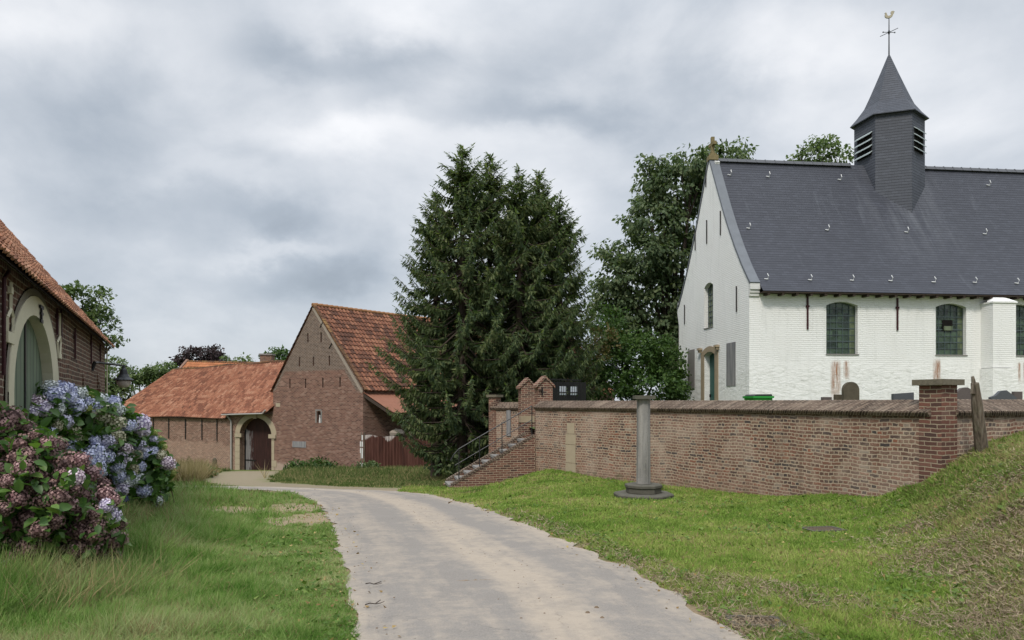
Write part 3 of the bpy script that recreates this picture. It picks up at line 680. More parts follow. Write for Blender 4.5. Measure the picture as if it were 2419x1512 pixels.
vi = np.empty(len(me.loops), np.int32); me.loops.foreach_get('vertex_index', vi); ul.data.foreach_set('uv', uvv[vi].astype(np.float32).ravel())
tag(link('road', me, road_mat()), kind='structure')
# raised churchyard ground behind the wall
mb = MB(); mb.face([V(x, y, -0.82) for x, y in YARD][::-1] if False else [V(x, y, -0.82) for x, y in YARD])
o = mb.build('churchyard_ground', simple('yard_grass', (0.08, 0.12, 0.035), 0.95, 0, 0.35, 3)); tag(o, kind='structure')

# ------------------------------------------------------------------ churchyard wall
def wall_run(name, pts, ztop, zbot_f, thick, label, cat, lean=1, group=None, cope=True, mat=None, pieces=()):
    """brick wall along a plan polyline, outer face on the right-hand side of travel; coping as child"""
    mat = mat or M_yard
    pts = [V(p[0], p[1], 0) for p in pts]
    root = thing(name, (pts[0].x, pts[0].y, zbot_f(pts[0].x, pts[0].y)), label, cat, group)
    mb = MB(); cp = MB(); s = 0.0
    nin = []
    for i in range(len(pts)):
        d = (pts[min(i + 1, len(pts) - 1)] - pts[max(i - 1, 0)]).normalized(); nin.append(V(-d.y, d.x, 0))
    ov = 0.075; zc = ztop - 0.245
    for i in range(len(pts) - 1):
        a, b = pts[i], pts[i + 1]; L = (b - a).length; ia, ib = nin[i], nin[i + 1]
        za, zb = zbot_f(a.x, a.y) - 0.3, zbot_f(b.x, b.y) - 0.3; u0, u1 = s, s + L
        mb.face((a + V(0, 0, za), b + V(0, 0, zb), b + V(0, 0, zc), a + V(0, 0, zc)), [(u0, za), (u1, zb), (u1, zc), (u0, zc)])
        a2, b2 = a + ia * thick, b + ib * thick
        mb.face((b2 + V(0, 0, zb), a2 + V(0, 0, za), a2 + V(0, 0, zc), b2 + V(0, 0, zc)), [(u1, zb), (u0, za), (u0, zc), (u1, zc)])
        if i == 0: mb.face((a2 + V(0, 0, za), a + V(0, 0, za), a + V(0, 0, zc), a2 + V(0, 0, zc)))
        if i == len(pts) - 2: mb.face((b + V(0, 0, zb), b2 + V(0, 0, zb), b2 + V(0, 0, zc), b + V(0, 0, zc)))
        if cope:
            # cross-section: front eave, front lip, ridge, back lip, back eave
            prof = [(-ov * 0.55, zc - 0.02), (-ov, zc + 0.035), (-ov - 0.0, zc + 0.06), (thick / 2, ztop), (thick + ov, zc + 0.06), (thick + ov * 0.6, zc - 0.02)]
            for q in range(len(prof) - 1):
                (p0, z0), (p1, z1) = prof[q], prof[q + 1]
                h0 = 0 if q == 0 else sum(math.hypot(prof[w + 1][0] - prof[w][0], prof[w + 1][1] - prof[w][1]) for w in range(q)); h1 = h0 + math.hypot(p1 - p0, z1 - z0)
                # bricks on edge leaning: long side up the slope
                sk = 0.75 * lean
                cp.face((a + ia * p0 + V(0, 0, z0), b + ib * p0 + V(0, 0, z0), b + ib * p1 + V(0, 0, z1), a + ia * p1 + V(0, 0, z1)),
                        [(h0, u0 - sk * h0), (h0, u1 - sk * h0), (h1, u1 - sk * h1), (h1, u0 - sk * h1)])
            cp.face((a + ia * (-ov * .55) + V(0, 0, zc - .02), a + ia * (thick + ov * .6) + V(0, 0, zc - .02), b + ib * (thick + ov * .6) + V(0, 0, zc - .02), b + ib * (-ov * .55) + V(0, 0, zc - .02)), [(0, u0), (.4, u0), (.4, u1), (0, u1)])
            if i in (0, len(pts) - 2):
                w, iw = (a, ia) if i == 0 else (b, ib)
                cp.face([w + iw * p_ + V(0, 0, z_) for p_, z_ in (prof if i else prof[::-1])])
        s += L
    mb.build('brickwork', mat, root)
    if cope: cp.build('coping', M_cope, root)
    return root
GF = lambda x, y: gz(x, y)
main = wall_run('churchyard_wall', [tuple(p) for p in WP[:-1]] + [(6.5, 11.14)], 0.04, GF, 0.36, 'long curved red brick wall with slanting brick coping behind the stone column', 'wall', 1)
sec = wall_run('churchyard_wall', [(6.85, 11.16), (8.54, 12.0), (10.6, 13.0), (14.0, 14.6)], 0.045, GF, 0.36, 'short dark brick wall running right from the capped corner pier behind the old post', 'wall', -1)
# stone quoin strip set into the wall
def on_wall(u):
    best = None
    for q in range(len(WP) - 1):
        a, b = WP[q], WP[q + 1]; ua = a[0] / a[1] * F + CX; ub = b[0] / b[1] * F + CX
        if ua <= u <= ub:
            w = (u - ua) / (ub - ua); return V(*(a * (1 - w) + b * w), 0), V(*(b - a), 0).normalized()
q0, qd = on_wall(1340); q1, _ = on_wall(1357)
mb = MB(); nq = V(qd.y, -qd.x, 0)
zb = [-2.25, -1.72, -1.2, -0.9, -0.58]
for j, (z0, z1) in enumerate(zip(zb[:-1], zb[1:])):
    e = [0.06, 0.05, 0.06, 0.0][j]
    mb.box(q0 - qd * e + nq * 0.012 + V(0, 0, z0 + 0.006), (q1 - q0) + qd * e * 2, -nq * 0.08, V(0, 0, z1 - z0 - 0.012))
mb.build('stone_jamb', M_paleston, main, bevel=0.006)
# corner pier
def pier(name, corner, d1, d2, size, z0, z1, label, cap=None, mat=None, group=None):
    root = thing(name, (corner.x, corner.y, z0), label, 'pier', group)
    MB().box(V(corner.x, corner.y, z0), d1 * size, d2 * size, V(0, 0, z1 - z0)).build('brick_shaft', mat or M_pier, root, bevel=0.006)
    if cap:
        o_, h_ = cap; c0 = V(corner.x, corner.y, z1) - d1 * o_ - d2 * o_
        MB().box(c0, d1 * (size + 2 * o_), d2 * (size + 2 * o_), V(0, 0, h_)).build('cap_stone', M_lichst, root, bevel=0.018)
    return root
m1 = (V(*WALL[-2], 0) - V(*WALL[-1], 0)).normalized(); m2 = (V(*SEC[1], 0) - V(*SEC[0], 0)).normalized()
crn = V(6.56, 11.0, 0) - m1 * 0.02 - m2 * 0.02
pier('corner_pier', crn, m1, m2, 0.39, gz(6.6, 11) - 0.3, 0.262, 'red brick corner pier with broad lichened stone cap between the two walls', (0.075, 0.09))

# gate piers, left wall piece, end pier
gd = V(-0.1968, 0.9804, 0)            # along the gate opening, away from camera
gs = V(-0.9804, -0.1968, 0)           # down the stairs
def gablet_pier(pos, label):
    root = thing('gate_pier', (pos.x, pos.y, -2.3), label, 'pier', 'gabled piers either side of the steps')
    w = 0.46; x = -gs; y = gd
    c = pos.copy(); c.z = -2.3
    MB().box(c, x * w, y * w, V(0, 0, 2.3 + 0.5)).build('brick_shaft', M_pier2, root, bevel=0.004)
    # saddleback: ridge runs along the stair axis rotated: gable towards the camera
    g = MB(); z0 = 0.5
    pr = [c + V(0, 0, z0 + 2.3) - x * 0.0, c + x * w + V(0, 0, z0 + 2.3), c + x * w / 2 + V(0, 0, z0 + 2.3 + 0.22)]
    g.prism(pr, y * w); g.build('gable_top', M_pier2, root)
    s = MB()
    for sg in (-1, 1):
        a = c + x * (w / 2) + V(0, 0, z0 + 2.3 + 0.225) - y * 0.04
        e = x * sg * (w / 2 + 0.07) - V(0, 0, 0.225 + 0.07 * 0.225 / (w / 2))
        nn = V(0, 0, 0.075)
        s.prism([a, a + e, a + e + nn, a + nn * 1.1], y * (w + 0.08))
    s.build('slope_bricks', M_pier2, root); return root
gpB = gablet_pier(V(0.79, 21.85, 0), 'gabled brick gate pier nearer to the long wall, with a dark bracket on it')
gpA = gablet_pier(V(0.30, 23.55, 0), 'gabled brick gate pier at the far side of the steps, over a pale stone block')
MB().cbox(V(0.79, 21.85, 0) - gs * 0.12 + gd * (-0.03) + V(0, 0, 0.33), gs * 0.03, gd * 0.05, V(0, 0, 0.24)).cbox(V(0.79, 21.85, 0) - gs * 0.06 + gd * (-0.04) + V(0, 0, 0.37), gs * 0.12, gd * 0.03, V(0, 0, 0.03)).build('iron_bracket', M_iron, gpB)
MB().box(V(0.30, 23.55, -0.66) + gs * 0.02 - gd * 0.012, -gs * 0.50, gd * 0.3, V(0, 0, 0.22)).build('stone_block', M_stone, gpA)
wl_ = wall_run('churchyard_wall', [(-0.72, 24.75), (0.36, 24.0)], 0.0, lambda x, y: -2.9, 0.34, 'short piece of brick wall with slanting coping left of the gabled gate piers', 'wall', -1)
pe = planehit(V(-0.72, 24.75, 0), V(0.82, -0.57, 0), 1198, 1000)
ep = pier('end_pier', V(-0.80, 24.78, 0), V(0.82, -0.57, 0), V(0.57, 0.82, 0), 0.30, -2.9, 0.17, 'small brick end pier with a flat stone cap beside the dark spruces', (0.06, 0.085), M_pier2)
MB().box(V(-0.18, 24.36, -1.15), V(0.82, -0.57, 0) * 0.17, V(-0.57, -0.82, 0) * 0.02, V(0, 0, 1.0 - 0.12)).build('pale_slab', M_board2, wl_)

# stairs
ST = thing('stone_steps', (-1.8, 21.3, -2.6), 'brick sided stone steps climbing from the road up to the gabled gate piers', 'steps')
NT_, N0 = 9, V(0.70, 21.70, -1.05); W_ = 1.25; tread = 0.285; rise = 0.163
step = MB()
for j in range(NT_):
    a = N0 + gs * (tread * j) + gd * 0.2 + V(0, 0, -rise * (j + 1) + 0.06)
    step.box(a + gs * (tread + 0.03), -gs * (tread + 0.05), gd * (W_ - 0.2), V(0, 0, -0.07))
    step.box(a + gs * tread - gs * 0.0 + V(0, 0, -0.07), -gs * tread, gd * (W_ - 0.2), V(0, 0, -0.25))
step.build('treads', M_blue_st, ST, bevel=0.008)
def stringer(off, th, name):
    mb = MB(); tot = tread * NT_; a = N0 + gd * off
    top = [a + V(0, 0, 0.02), a + gs * tot * 0.985 + V(0, 0, -rise * NT_ + 0.03), a + gs * (tot + 0.12) + V(0, 0, -rise * NT_ - 0.12), a + gs * (tot + 0.16) + V(0, 0, -rise * NT_ - 0.5), a + V(0, 0, -rise * NT_ - 0.5)]
    mb.prism(top, gd * th); mb.build(name, M_pier2, ST)
    cb = MB(); d = (top[1] - top[0]); L = d.length; d.normalize(); up = d.cross(gd).normalized()
    if up.z < 0: up = -up
    n = int(L / 0.075)
    for q in range(n):
        w = 0.064; h = 0.115 + random.uniform(-0.006, 0.006)
        cb.box(top[0] + d * (q * L / n) - gd * 0.012 + up * 0.002, d * w, gd * (th + 0.024), up * h * 0.6)
    cb.build('brick_edging', M_cope, ST)
stringer(0.0, 0.2, 'near_stringer'); stringer(W_, 0.2, 'far_stringer')
HR = thing('handrail', (-1.2, 21.3, -2.4), 'thin grey two bar iron handrail beside the brick steps', 'handrail')
rail = lambda k_, h: N0 + gd * 0.1 + gs * k_ + V(0, 0, -rise / tread * k_ + h)
posts = [0.08, 1.0, 1.68, 2.3]
MB().tube([rail(0.08, 0.98), rail(2.3, 0.98), rail(2.45, 0.9), rail(2.55, 0.78)], 0.017, 6).build('top_rail', M_irong, HR)
MB().tube([rail(0.08, 0.56), rail(2.42, 0.56)], 0.013, 6).build('lower_rail', M_irong, HR)
for p_ in posts: MB().tube([rail(p_, -0.02), rail(p_, 0.98)], 0.017, 6).build('post', M_irong, HR)

# iron gate leaf with two notices, inside the yard
GT = thing('iron_gate', (2.0, 24.5, -0.8), 'black iron bar gate standing in the churchyard, with two white notices on it', 'gate')
ga, gb = P(1300, 950, 24.5), P(1372, 950, 25.6); ga.z = gb.z = -0.8; gdir = (gb - ga)
bars = MB()
for q in range(15):
    p_ = ga + gdir * (q / 14); bars.tube([p_, p_ + V(0, 0, 1.62)], 0.011, 5)
for hz in (0.05, 1.12, 1.56): bars.box(ga + V(0, 0, hz), gdir, V(0.01, 0.02, 0), V(0, 0, 0.035))
bars.build('bars', M_iron, GT)
for s0, s1 in ((0.28, 0.50), (0.64, 0.86)):
    mb = MB().box(ga + gdir * s0 + V(0.02, 0.06, 1.05), gdir * (s1 - s0), V(0, 0.012, 0), V(0, 0, 0.30)); mb.build('notice', M_paper, GT)
HG = thing('board_fence', (1.5, 27, -0.8), 'black board fence behind the iron gate among the trees', 'fence')
mb = MB(); fa, fb = P(1288, 950, 27), P(1385, 950, 28)
for q in range(12):
    a_ = fa + (fb - fa) * (q / 12); mb.box(V(a_.x, a_.y, -0.85), (fb - fa) * (1 / 12.6), V(0, 0.03, 0), V(0, 0, 1.62))
mb.build('boards', M_iron, HG)

# ------------------------------------------------------------------ stone column
pc = P(1520, 1175, 14.6); pc.z = gz(pc.x, pc.y)
PL = thing('stone_column', tuple(pc), 'grey octagonal bluestone column with flat cap on a stepped base in the lawn', 'column')
z0 = pc.z; r8 = math.radians(22.5 + 4)
MB().lathe(pc, [(0.57, -0.1), (0.61, 0.03), (0.615, 0.07), (0.58, 0.10)], 8, r8).build('foot_slab', M_blue_dk, PL, bevel=0.01)
MB().lathe(pc, [(0.36, 0.102), (0.36, 0.20), (0.385, 0.21), (0.385, 0.262), (0.36, 0.275)], 8, r8).build('plinth', M_blue_dk, PL, bevel=0.008)
ztop = 0.135 - z0
MB().lathe(pc, [(0.147, 0.276), (0.14, 1.2), (0.137, ztop - 0.075)], 8, r8).build('shaft', M_column, PL, bevel=0.006)
c8 = V(pc.x, pc.y, z0 + ztop - 0.074)
MB().box(c8 + V(-0.205, -0.2, 0), V(0.41, -0.02, 0), V(0.02, 0.41, 0), V(0, 0, 0.074)).build('cap', M_blue_dk, PL, bevel=0.012)

# old wooden post leaning by the wall
b0 = P(2322, 1062, 10.9); b0.z = gz(b0.x, b0.y) - 0.15
PT = thing('fence_post', tuple(b0), 'weathered split wooden post leaning left in front of the right hand wall', 'post')
tp = P(2303, 905, 10.7)
rings = [(b0, 0.095), (b0.lerp(tp, 0.4), 0.088), (b0.lerp(tp, 0.75), 0.076), (b0.lerp(tp, 0.93), 0.06)]
MB().tube([r[0] for r in rings] + [tp], [r[1] for r in rings] + [0.055], 7).build('trunk', M_wood, PT)
MB().tube([tp - V(0.03, 0, 0.16), tp + V(-0.02, 0, 0.02), tp + V(-0.035, 0, 0.10)], [0.035, 0.03, 0.02], 5).build('splinter', M_wood, PT)

# drain grates
def grate(u, v, w, dpt, label, rot):
    x, y = hitg(u, v); c, s_ = math.cos(rot), math.sin(rot); ex = V(c, s_, 0); ey = V(-s_, c, 0)
    dz = lambda d: gz(x + d.x * .3, y + d.y * .3) - gz(x - d.x * .3, y - d.y * .3)
    ex.z = dz(ex) / .6; ey.z = dz(ey) / .6
    o_ = V(x, y, gz(x, y) + 0.004); root = thing('drain_grate', tuple(o_), label, 'drain grate')
    MB().cbox(o_ - V(0, 0, 0.035), ex * w, ey * dpt, V(0, 0, 0.03)).build('pit', M_dark, root)
    b_ = MB(); n = 9
    for q in range(n): b_.cbox(o_ + ex * (w * ((q + 0.5) / n - 0.5)) + V(0, 0, .012), ex * (w / n * 0.5), ey * dpt, V(0, 0, 0.014))
    b_.build('bars', M_granite2 if False else simple('rusty_grate', (0.15, 0.115, 0.08), 0.8), root)
    fr = MB()
    for sg in (-1, 1): fr.cbox(o_ + ey * (sg * (dpt / 2 + 0.02)) + V(0, 0, .012), ex * (w + 0.08), ey * 0.04, V(0, 0, 0.026)); fr.cbox(o_ + ex * (sg * (w / 2 + 0.02)) + V(0, 0, .0125), ex * 0.04, ey * dpt, V(0, 0, 0.024))
    fr.build('frame', M_blue_dk, root)
grate(1943, 1253, 0.42, 0.3, 'iron drain grate sunk in the lawn below the long wall', 0.12)
grate(1785, 1475, 0.3, 0.2, 'small rusty drain grate half buried beside the edge of the road', -0.1)

# ------------------------------------------------------------------ church
C0 = V(8.902, 27.0, 0); G = V(-0.108, 0.9942, 0); LL = V(0.9942, 0.108, 0)
CH = thing('church', (8.902, 27.0, -0.82), 'small whitewashed brick church with a steep dark slate roof and corner bell turret', 'church')
GW = 7.9; HALF = GW / 2
PROF = [(-0.40, 4.13), (0.1, 4.62), (0.63, 5.22), (1.3, 6.08), (1.97, 7.05), (2.49, 7.88), (3.2, 9.1), (3.95, 10.42)]
def arch(s0, s1, z0, z1, rise, n=8):
    r = [(s0, z0), (s1, z0)]
    for q in range(n + 1):
        w = q / n; r.append((s1 + (s0 - s1) * w, z1 + rise * (1 - (2 * w - 1) ** 2)))
    return r
VG = [(a, b - 0.05) for a, b in PROF[1:]]
outer = [(0, -1.2), (0, 4.0), (-0.02, 4.38)] + VG[:] + [(GW - a, b) for a, b in VG[::-1][1:]] + [(GW + 0.05, 4.9), (GW + 0.12, 4.3), (GW - 0.15, 3.6), (GW - 0.15, -1.2)]
gwin = arch(3.52, 4.52, 3.21, 4.98, 0.16); gdoor = arch(3.3, 4.5, -1.2, 2.02, 0.14)
wb = MB()
# gable: s along G seen from outside-left; outside normal = -LL. wall() expects outward on the right of travel
Og = C0 + G * GW; 
flip = lambda pl: [(GW - a, b) for a, b in pl][::-1]
wb.wall(Og, -G, flip(outer), [flip(gwin), flip(gdoor)], 0.32)
WT = 4.08
wins = []
for s0 in (3.05, 7.52, 10.47): wins.append((s0, s0 + 1.27))
wins.append((16.0, 17.2)); wins.append((20.5, 21.7))
hol = [arch(a, b, 1.83, 3.68, 0.14) for a, b in wins]
wb.wall(C0, LL, [(0, -1.2), (26, -1.2), (26, WT), (0, WT)], hol, 0.24)
wb.wall(C0 + G * (GW - 0.1) + LL * 26, -LL, [(0, -1.2), (26, -1.2), (26, WT), (0, WT)])
wb.wall(C0 + LL * 26, G, [(0, -1.2), (GW, -1.2), (GW, WT), (HALF, 10.2), (0, WT)])
wb.build('wall', M_white, CH)
# gable wall thickness behind the lead verge
th = 0.36; g2 = MB()
g2.wall(C0 + LL * th, G, [(a, b) for a, b in outer if True][::1]) if False else None
vb = MB(); PF = PROF[1:]; full = [(-0.1, 4.42)] + PF + [(GW - a, b) for a, b in PF[::-1][1:]] + [(GW + 0.1, 4.5)]
for (a0, z0), (a1, z1) in zip(full[:-1], full[1:]):
    n_ = V(0, 0, 1); t_ = (G * (a1 - a0) + V(0, 0, z1 - z0)).normalized(); up = LL.cross(t_) ; up = up if up.z > 0 else -up
    p0 = C0 + G * a0 + V(0, 0, z0); p1 = C0 + G * a1 + V(0, 0, z1)
    vb.prism([p0 - LL * 0.03, p0 + LL * th, p0 + LL * th + up * 0.09, p0 - LL * 0.03 + up * 0.09], (p1 - p0))
    vb.prism([p0 - up * 0.35 + LL * 0.0 + LL * 0.16, p0 - up * 0.35 + LL * th, p0 + LL * th, p0 + LL * 0.16], (p1 - p0), 1)
vb.build('verge_flashing', [M_lead, M_white], CH)
kn = MB()
for q, (zz, e) in enumerate(((3.98, 0.06), (4.10, 0.10), (4.22, 0.15), (4.34, 0.13))):
    kn.box(C0 - G * e + V(0, 0, zz) - LL * 0.02, LL * (th + 0.02), G * (e + 0.02), V(0, 0, 0.115))
kn.build('kneeler', M_white2, CH, bevel=0.01)
# slate roof with bellcast
ro = MB(); S0, S1 = th, 26.3; acc = 0; pr = PROF
fine = []
for j in range(len(pr) - 1):
    for q in range(4):
        w = q / 4; p0 = pr[max(j - 1, 0)]; p1 = pr[j]; p2 = pr[j + 1]; p3 = pr[min(j + 2, len(pr) - 1)]
        cr = lambda a, b, c, d: 0.5 * ((2 * b) + (-a + c) * w + (2 * a - 5 * b + 4 * c - d) * w * w + (-a + 3 * b - 3 * c + d) * w ** 3)
        fine.append((cr(p0[0], p1[0], p2[0], p3[0]), cr(p0[1], p1[1], p2[1], p3[1])))
fine.append(pr[-1])
for side in (0, 1):
    acc = 0
    for (a0, z0), (a1, z1) in zip(fine[:-1], fine[1:]):
        h = math.hypot(a1 - a0, z1 - z0); f_ = (lambda a: a) if side == 0 else (lambda a: GW - a)
        q = [C0 + LL * S0 + G * f_(a0) + V(0, 0, z0), C0 + LL * S1 + G * f_(a0) + V(0, 0, z0), C0 + LL * S1 + G * f_(a1) + V(0, 0, z1), C0 + LL * S0 + G * f_(a1) + V(0, 0, z1)]
        uv = [(S0, acc), (S1, acc), (S1, acc + h), (S0, acc + h)]
        if side: q = q[::-1]; uv = uv[::-1]
        ro.face(q, uv); acc += h
roof = ro.build('roof', M_slate, CH)
ev = MB()
ev.box(C0 + LL * S0 + G * (-0.385) + V(0, 0, 4.075), LL * (S1 - S0), G * 0.39, V(0, 0, 0.03))
for q in range(46): ev.box(C0 + LL * (0.55 + q * 0.56) + G * (-0.36) + V(0, 0, 3.99), LL * 0.1, G * 0.36, V(0, 0, 0.083))
ev.build('eave_rafters', M_eave, roof)
rd = MB()
def ridge_run(a0_, a1_):
  rd = MB(); a = a0_
  while a < a1_:
    c_ = C0 + LL * a + G * HALF + V(0, 0, 10.42 - 0.10)
    rd.prism([c_ - G * 0.17, c_ + G * 0.17, c_ + G * 0.05 + V(0, 0, 0.16), c_ - G * 0.05 + V(0, 0, 0.16)], LL * 0.415); a += 0.43
    rd.prism([c_ - G * 0.18 + LL * 0.4, c_ + G * 0.18 + LL * 0.4, c_ + G * 0.055 + LL * 0.4 + V(0, 0, 0.18), c_ - G * 0.055 + LL * 0.4 + V(0, 0, 0.18)], LL * 0.035)
  rd.build('ridge_cap', M_ridgel, roof)
ridge_run(S0, 6.3); ridge_run(9.1, 26.0)
def roofhit(u, v):
    r = V((u - CX) / F, 1, (HZ - v) / F); best = None
    for (a0, z0), (a1, z1) in zip(fine[:-1], fine[1:]):
        A = C0 + G * a0 + V(0, 0, z0); t_ = G * (a1 - a0) + V(0, 0, z1 - z0); n = LL.cross(t_)
        k_ = n.dot(A) / n.dot(r); p = r * k_; w = (p - A).dot(t_) / t_.dot(t_)
        if -0.01 <= w <= 1.01: return p, t_.normalized(), n.normalized()
    return None
for u, v in [(1724, 412), (1815, 416), (1984, 423), (2335, 436), (1769, 538), (1955, 542), (2142, 547), (2327, 551), (1812, 658), (1915, 660), (2014, 661), (2105, 662), (2207, 665), (2304, 666), (2403, 668)]:
    h = roofhit(u, v + 4)
    if not h: continue
    p, t_, n_ = h; n_ = n_ if n_.y < 0 else -n_; hk = MB()
    hk.tube([p + n_ * 0.02 - LL * 0.09 + t_ * 0.06, p + n_ * 0.05, p + n_ * 0.05 + LL * 0.03], [0.02, 0.024, 0.02], 5)
    hk.tube([p + n_ * 0.05, p + n_ * 0.15 + t_ * 0.06 + LL * 0.03, p + n_ * 0.16 + t_ * 0.2 + LL * 0.03], [0.018, 0.018, 0.018], 5)
    hk.build('roof_hook', M_galv, roof)
# windows
def leaded(O, ex, pts, s0, s1, z0, z1, rows, cols, gmat, parent, depth):
    nin = V(-ex[1], ex[0], 0); w = MB(); O2 = O + nin * depth
    for q in range(rows + 1): z = z0 + (z1 - z0) * q / rows; w.box(O2 + ex * s0 + V(0, 0, z - 0.009) - nin * 0.03, ex * (s1 - s0), nin * 0.03, V(0, 0, 0.018 if q % 2 else 0.032))
    for q in range(cols + 1): s_ = s0 + (s1 - s0) * q / cols; w.box(O2 + ex * (s_ - 0.008) + V(0, 0, z0) - nin * 0.026, ex * 0.016, nin * 0.03, V(0, 0, z1 - z0))
    fr = w.build('window', M_mullion, parent)
    g_ = MB(); g_.face([O2 + ex * a + V(0, 0, b) for a, b in pts], [(a, b) for a, b in pts]); g_.build('glass', gmat, fr); return fr
for j, ((a, b), h) in enumerate(zip(wins, hol)):
    fr = leaded(C0, LL, h, a, b, 1.83, 3.80, 8, 5 if j != 1 else 5, M_glass, CH, 0.2)
    MB().box(C0 + LL * (a - 0.02) + G * (-0.03) + V(0, 0, 1.79), LL * (b - a + 0.06), G * 0.27, V(0, 0, 0.045)).build('sill', M_blue_st, fr)
    mb = MB(); mb.box(C0 + LL * (b - 0.22) + G * 0.19 + V(0, 0, 1.84), LL * 0.2, G * 0.004, V(0, 0, 1.88)); mb.build('inner_reveal', M_glassg, fr)
    if j == 1:
        MB().box(C0 + LL * (a + .4) + G * 0.16 + V(0, 0, 2.78), LL * 0.42, G * 0.03, V(0, 0, 0.42)).build('vent_flap', M_dark, fr)
        MB().box(C0 + LL * (a + .44) + G * 0.12 + V(0, 0, 2.79), LL * 0.36, G * 0.03, V(0, 0, 0.17)).build('vent_pane', M_glassg, fr)
fg = leaded(Og, -G, flip(gwin), GW - 4.52, GW - 3.52, 3.21, 5.14, 8, 4, M_glassg, CH, 0.2)
MB().box(C0 + G * 3.5 + V(0, 0, 3.18) - LL * 0.03, LL * 0.3, G * 1.04, V(0, 0, 0.035)).build('sill', M_blue_st, fg)
# door with stone surround
so_ = arch(2.94, 4.86, -1.2, 2.12, 0.28); si_ = arch(3.3, 4.5, -1.2, 2.02, 0.14)
ds = MB(); ds.wall(Og - LL * 0.03, -G, flip(so_), [flip(si_)], 0.33)
for i in range(len(so_)):
    a, b = so_[i], so_[(i + 1) % len(so_)]; p_, q_ = (C0 + G * w[0] + V(0, 0, w[1]) for w in (a, b)); ds.face((p_ - LL * 0.03, q_ - LL * 0.03, q_ + LL * 0.01, p_ + LL * 0.01))
for s_ in (2.94, 4.86): ds.cbox(C0 + G * s_ + V(0, 0, 2.33) - LL * 0.09, G * 0.26, LL * 0.16, V(0, 0, 0.09)); ds.cbox(C0 + G * s_ + V(0, 0, 2.235) - LL * 0.07, G * 0.17, LL * 0.12, V(0, 0, 0.1))
dso = ds.build('door_surround', M_stone, CH)
dd = MB(); dd.wall(Og + LL * 0.26, -G, flip(arch(3.3, 4.5, -1.2, 2.02, 0.14)))
for q in range(7): dd.box(C0 + G * (3.32 + q * 0.168) + LL * 0.24 + V(0, 0, -1.2), G * 0.156, LL * 0.02, V(0, 0, 3.25))
dor = dd.build('door', M_green_door, CH)
MB().cbox(C0 + G * 4.38 + LL * 0.21 + V(0, 0, 0.28), G * 0.05, LL * 0.06, V(0, 0, 0.14)).build('handle', M_iron, dor)
MB().box(C0 + G * 5.66 + V(0, 0, 0.59) - LL * 0.02, G * 0.88, LL * 0.025, V(0, 0, 1.81)).build('blind_panel', M_board, CH)
MB().box(C0 + G * 1.21 + V(0, 0, 0.64) - LL * 0.02, G * 0.88, LL * 0.025, V(0, 0, 1.73)).build('blind_panel', M_board2, CH)
# iron anchors
def anchor(O, ex, s_, z0, z1, parent, m, r=0.032, off=0.03, knob=True):
    n = V(ex[1], -ex[0], 0); c = O + ex * s_ + n * off
    mb = MB().cbox(c + V(0, 0, (z0 + z1) / 2), ex * r * 1.5, n * 0.03, V(0, 0, z1 - z0))
    if knob: mb.cbox(c + V(0, 0, z0 * .3 + z1 * .7), ex * r * 3.0, n * 0.04, V(0, 0, 0.07))
    return mb.build('wall_anchor', m, parent)
for s_, z0, z1 in ((4.18, 6.85, 7.88), (2.68, 6.88, 7.88), (5.56, 6.86, 7.85), (6.95, 3.67, 4.58), (1.1, 3.52, 4.53)): anchor(Og, -G, GW - s_, z0, z1, CH, M_iron, 0.03, 0.03, False)
anchor(Og, -G, GW - 4.27, 9.33, 10.1, CH, M_iron, 0.03, 0.03, False)
for s_ in (2.29, 5.92, 13.5): anchor(C0, LL, s_, 2.75, 4.0, CH, M_maroon, 0.045)
# buttress
BT = MB(); b0_, b1_ = 9.4, 10.35; bp = 0.62
c_ = C0 + LL * b0_ - G * bp; w_ = LL * (b1_ - b0_)
BT.box(c_ + V(0, 0, 1.32), w_, G * (bp + 0.02), V(0, 0, 2.5)); BT.box(c_ - G * 0.05 - LL * 0.05 + V(0, 0, -1.2), w_ + LL * 0.1, G * (bp + 0.06), V(0, 0, 2.5))
BT.box(c_ - G * 0.04 - LL * 0.04 + V(0, 0, 3.79), w_ + LL * 0.08, G * (bp + 0.05), V(0, 0, 0.05))
BT.prism([c_ - G * 0.04 - LL * 0.04 + V(0, 0, 3.84), c_ - G * 0.04 + w_ + LL * 0.04 + V(0, 0, 3.84), c_ + w_ * 0.72 + G * 0.3 + V(0, 0, 4.05), c_ + w_ * 0.28 + G * 0.3 + V(0, 0, 4.05)], G * 0.3)
BT.build('buttress', M_white, CH)
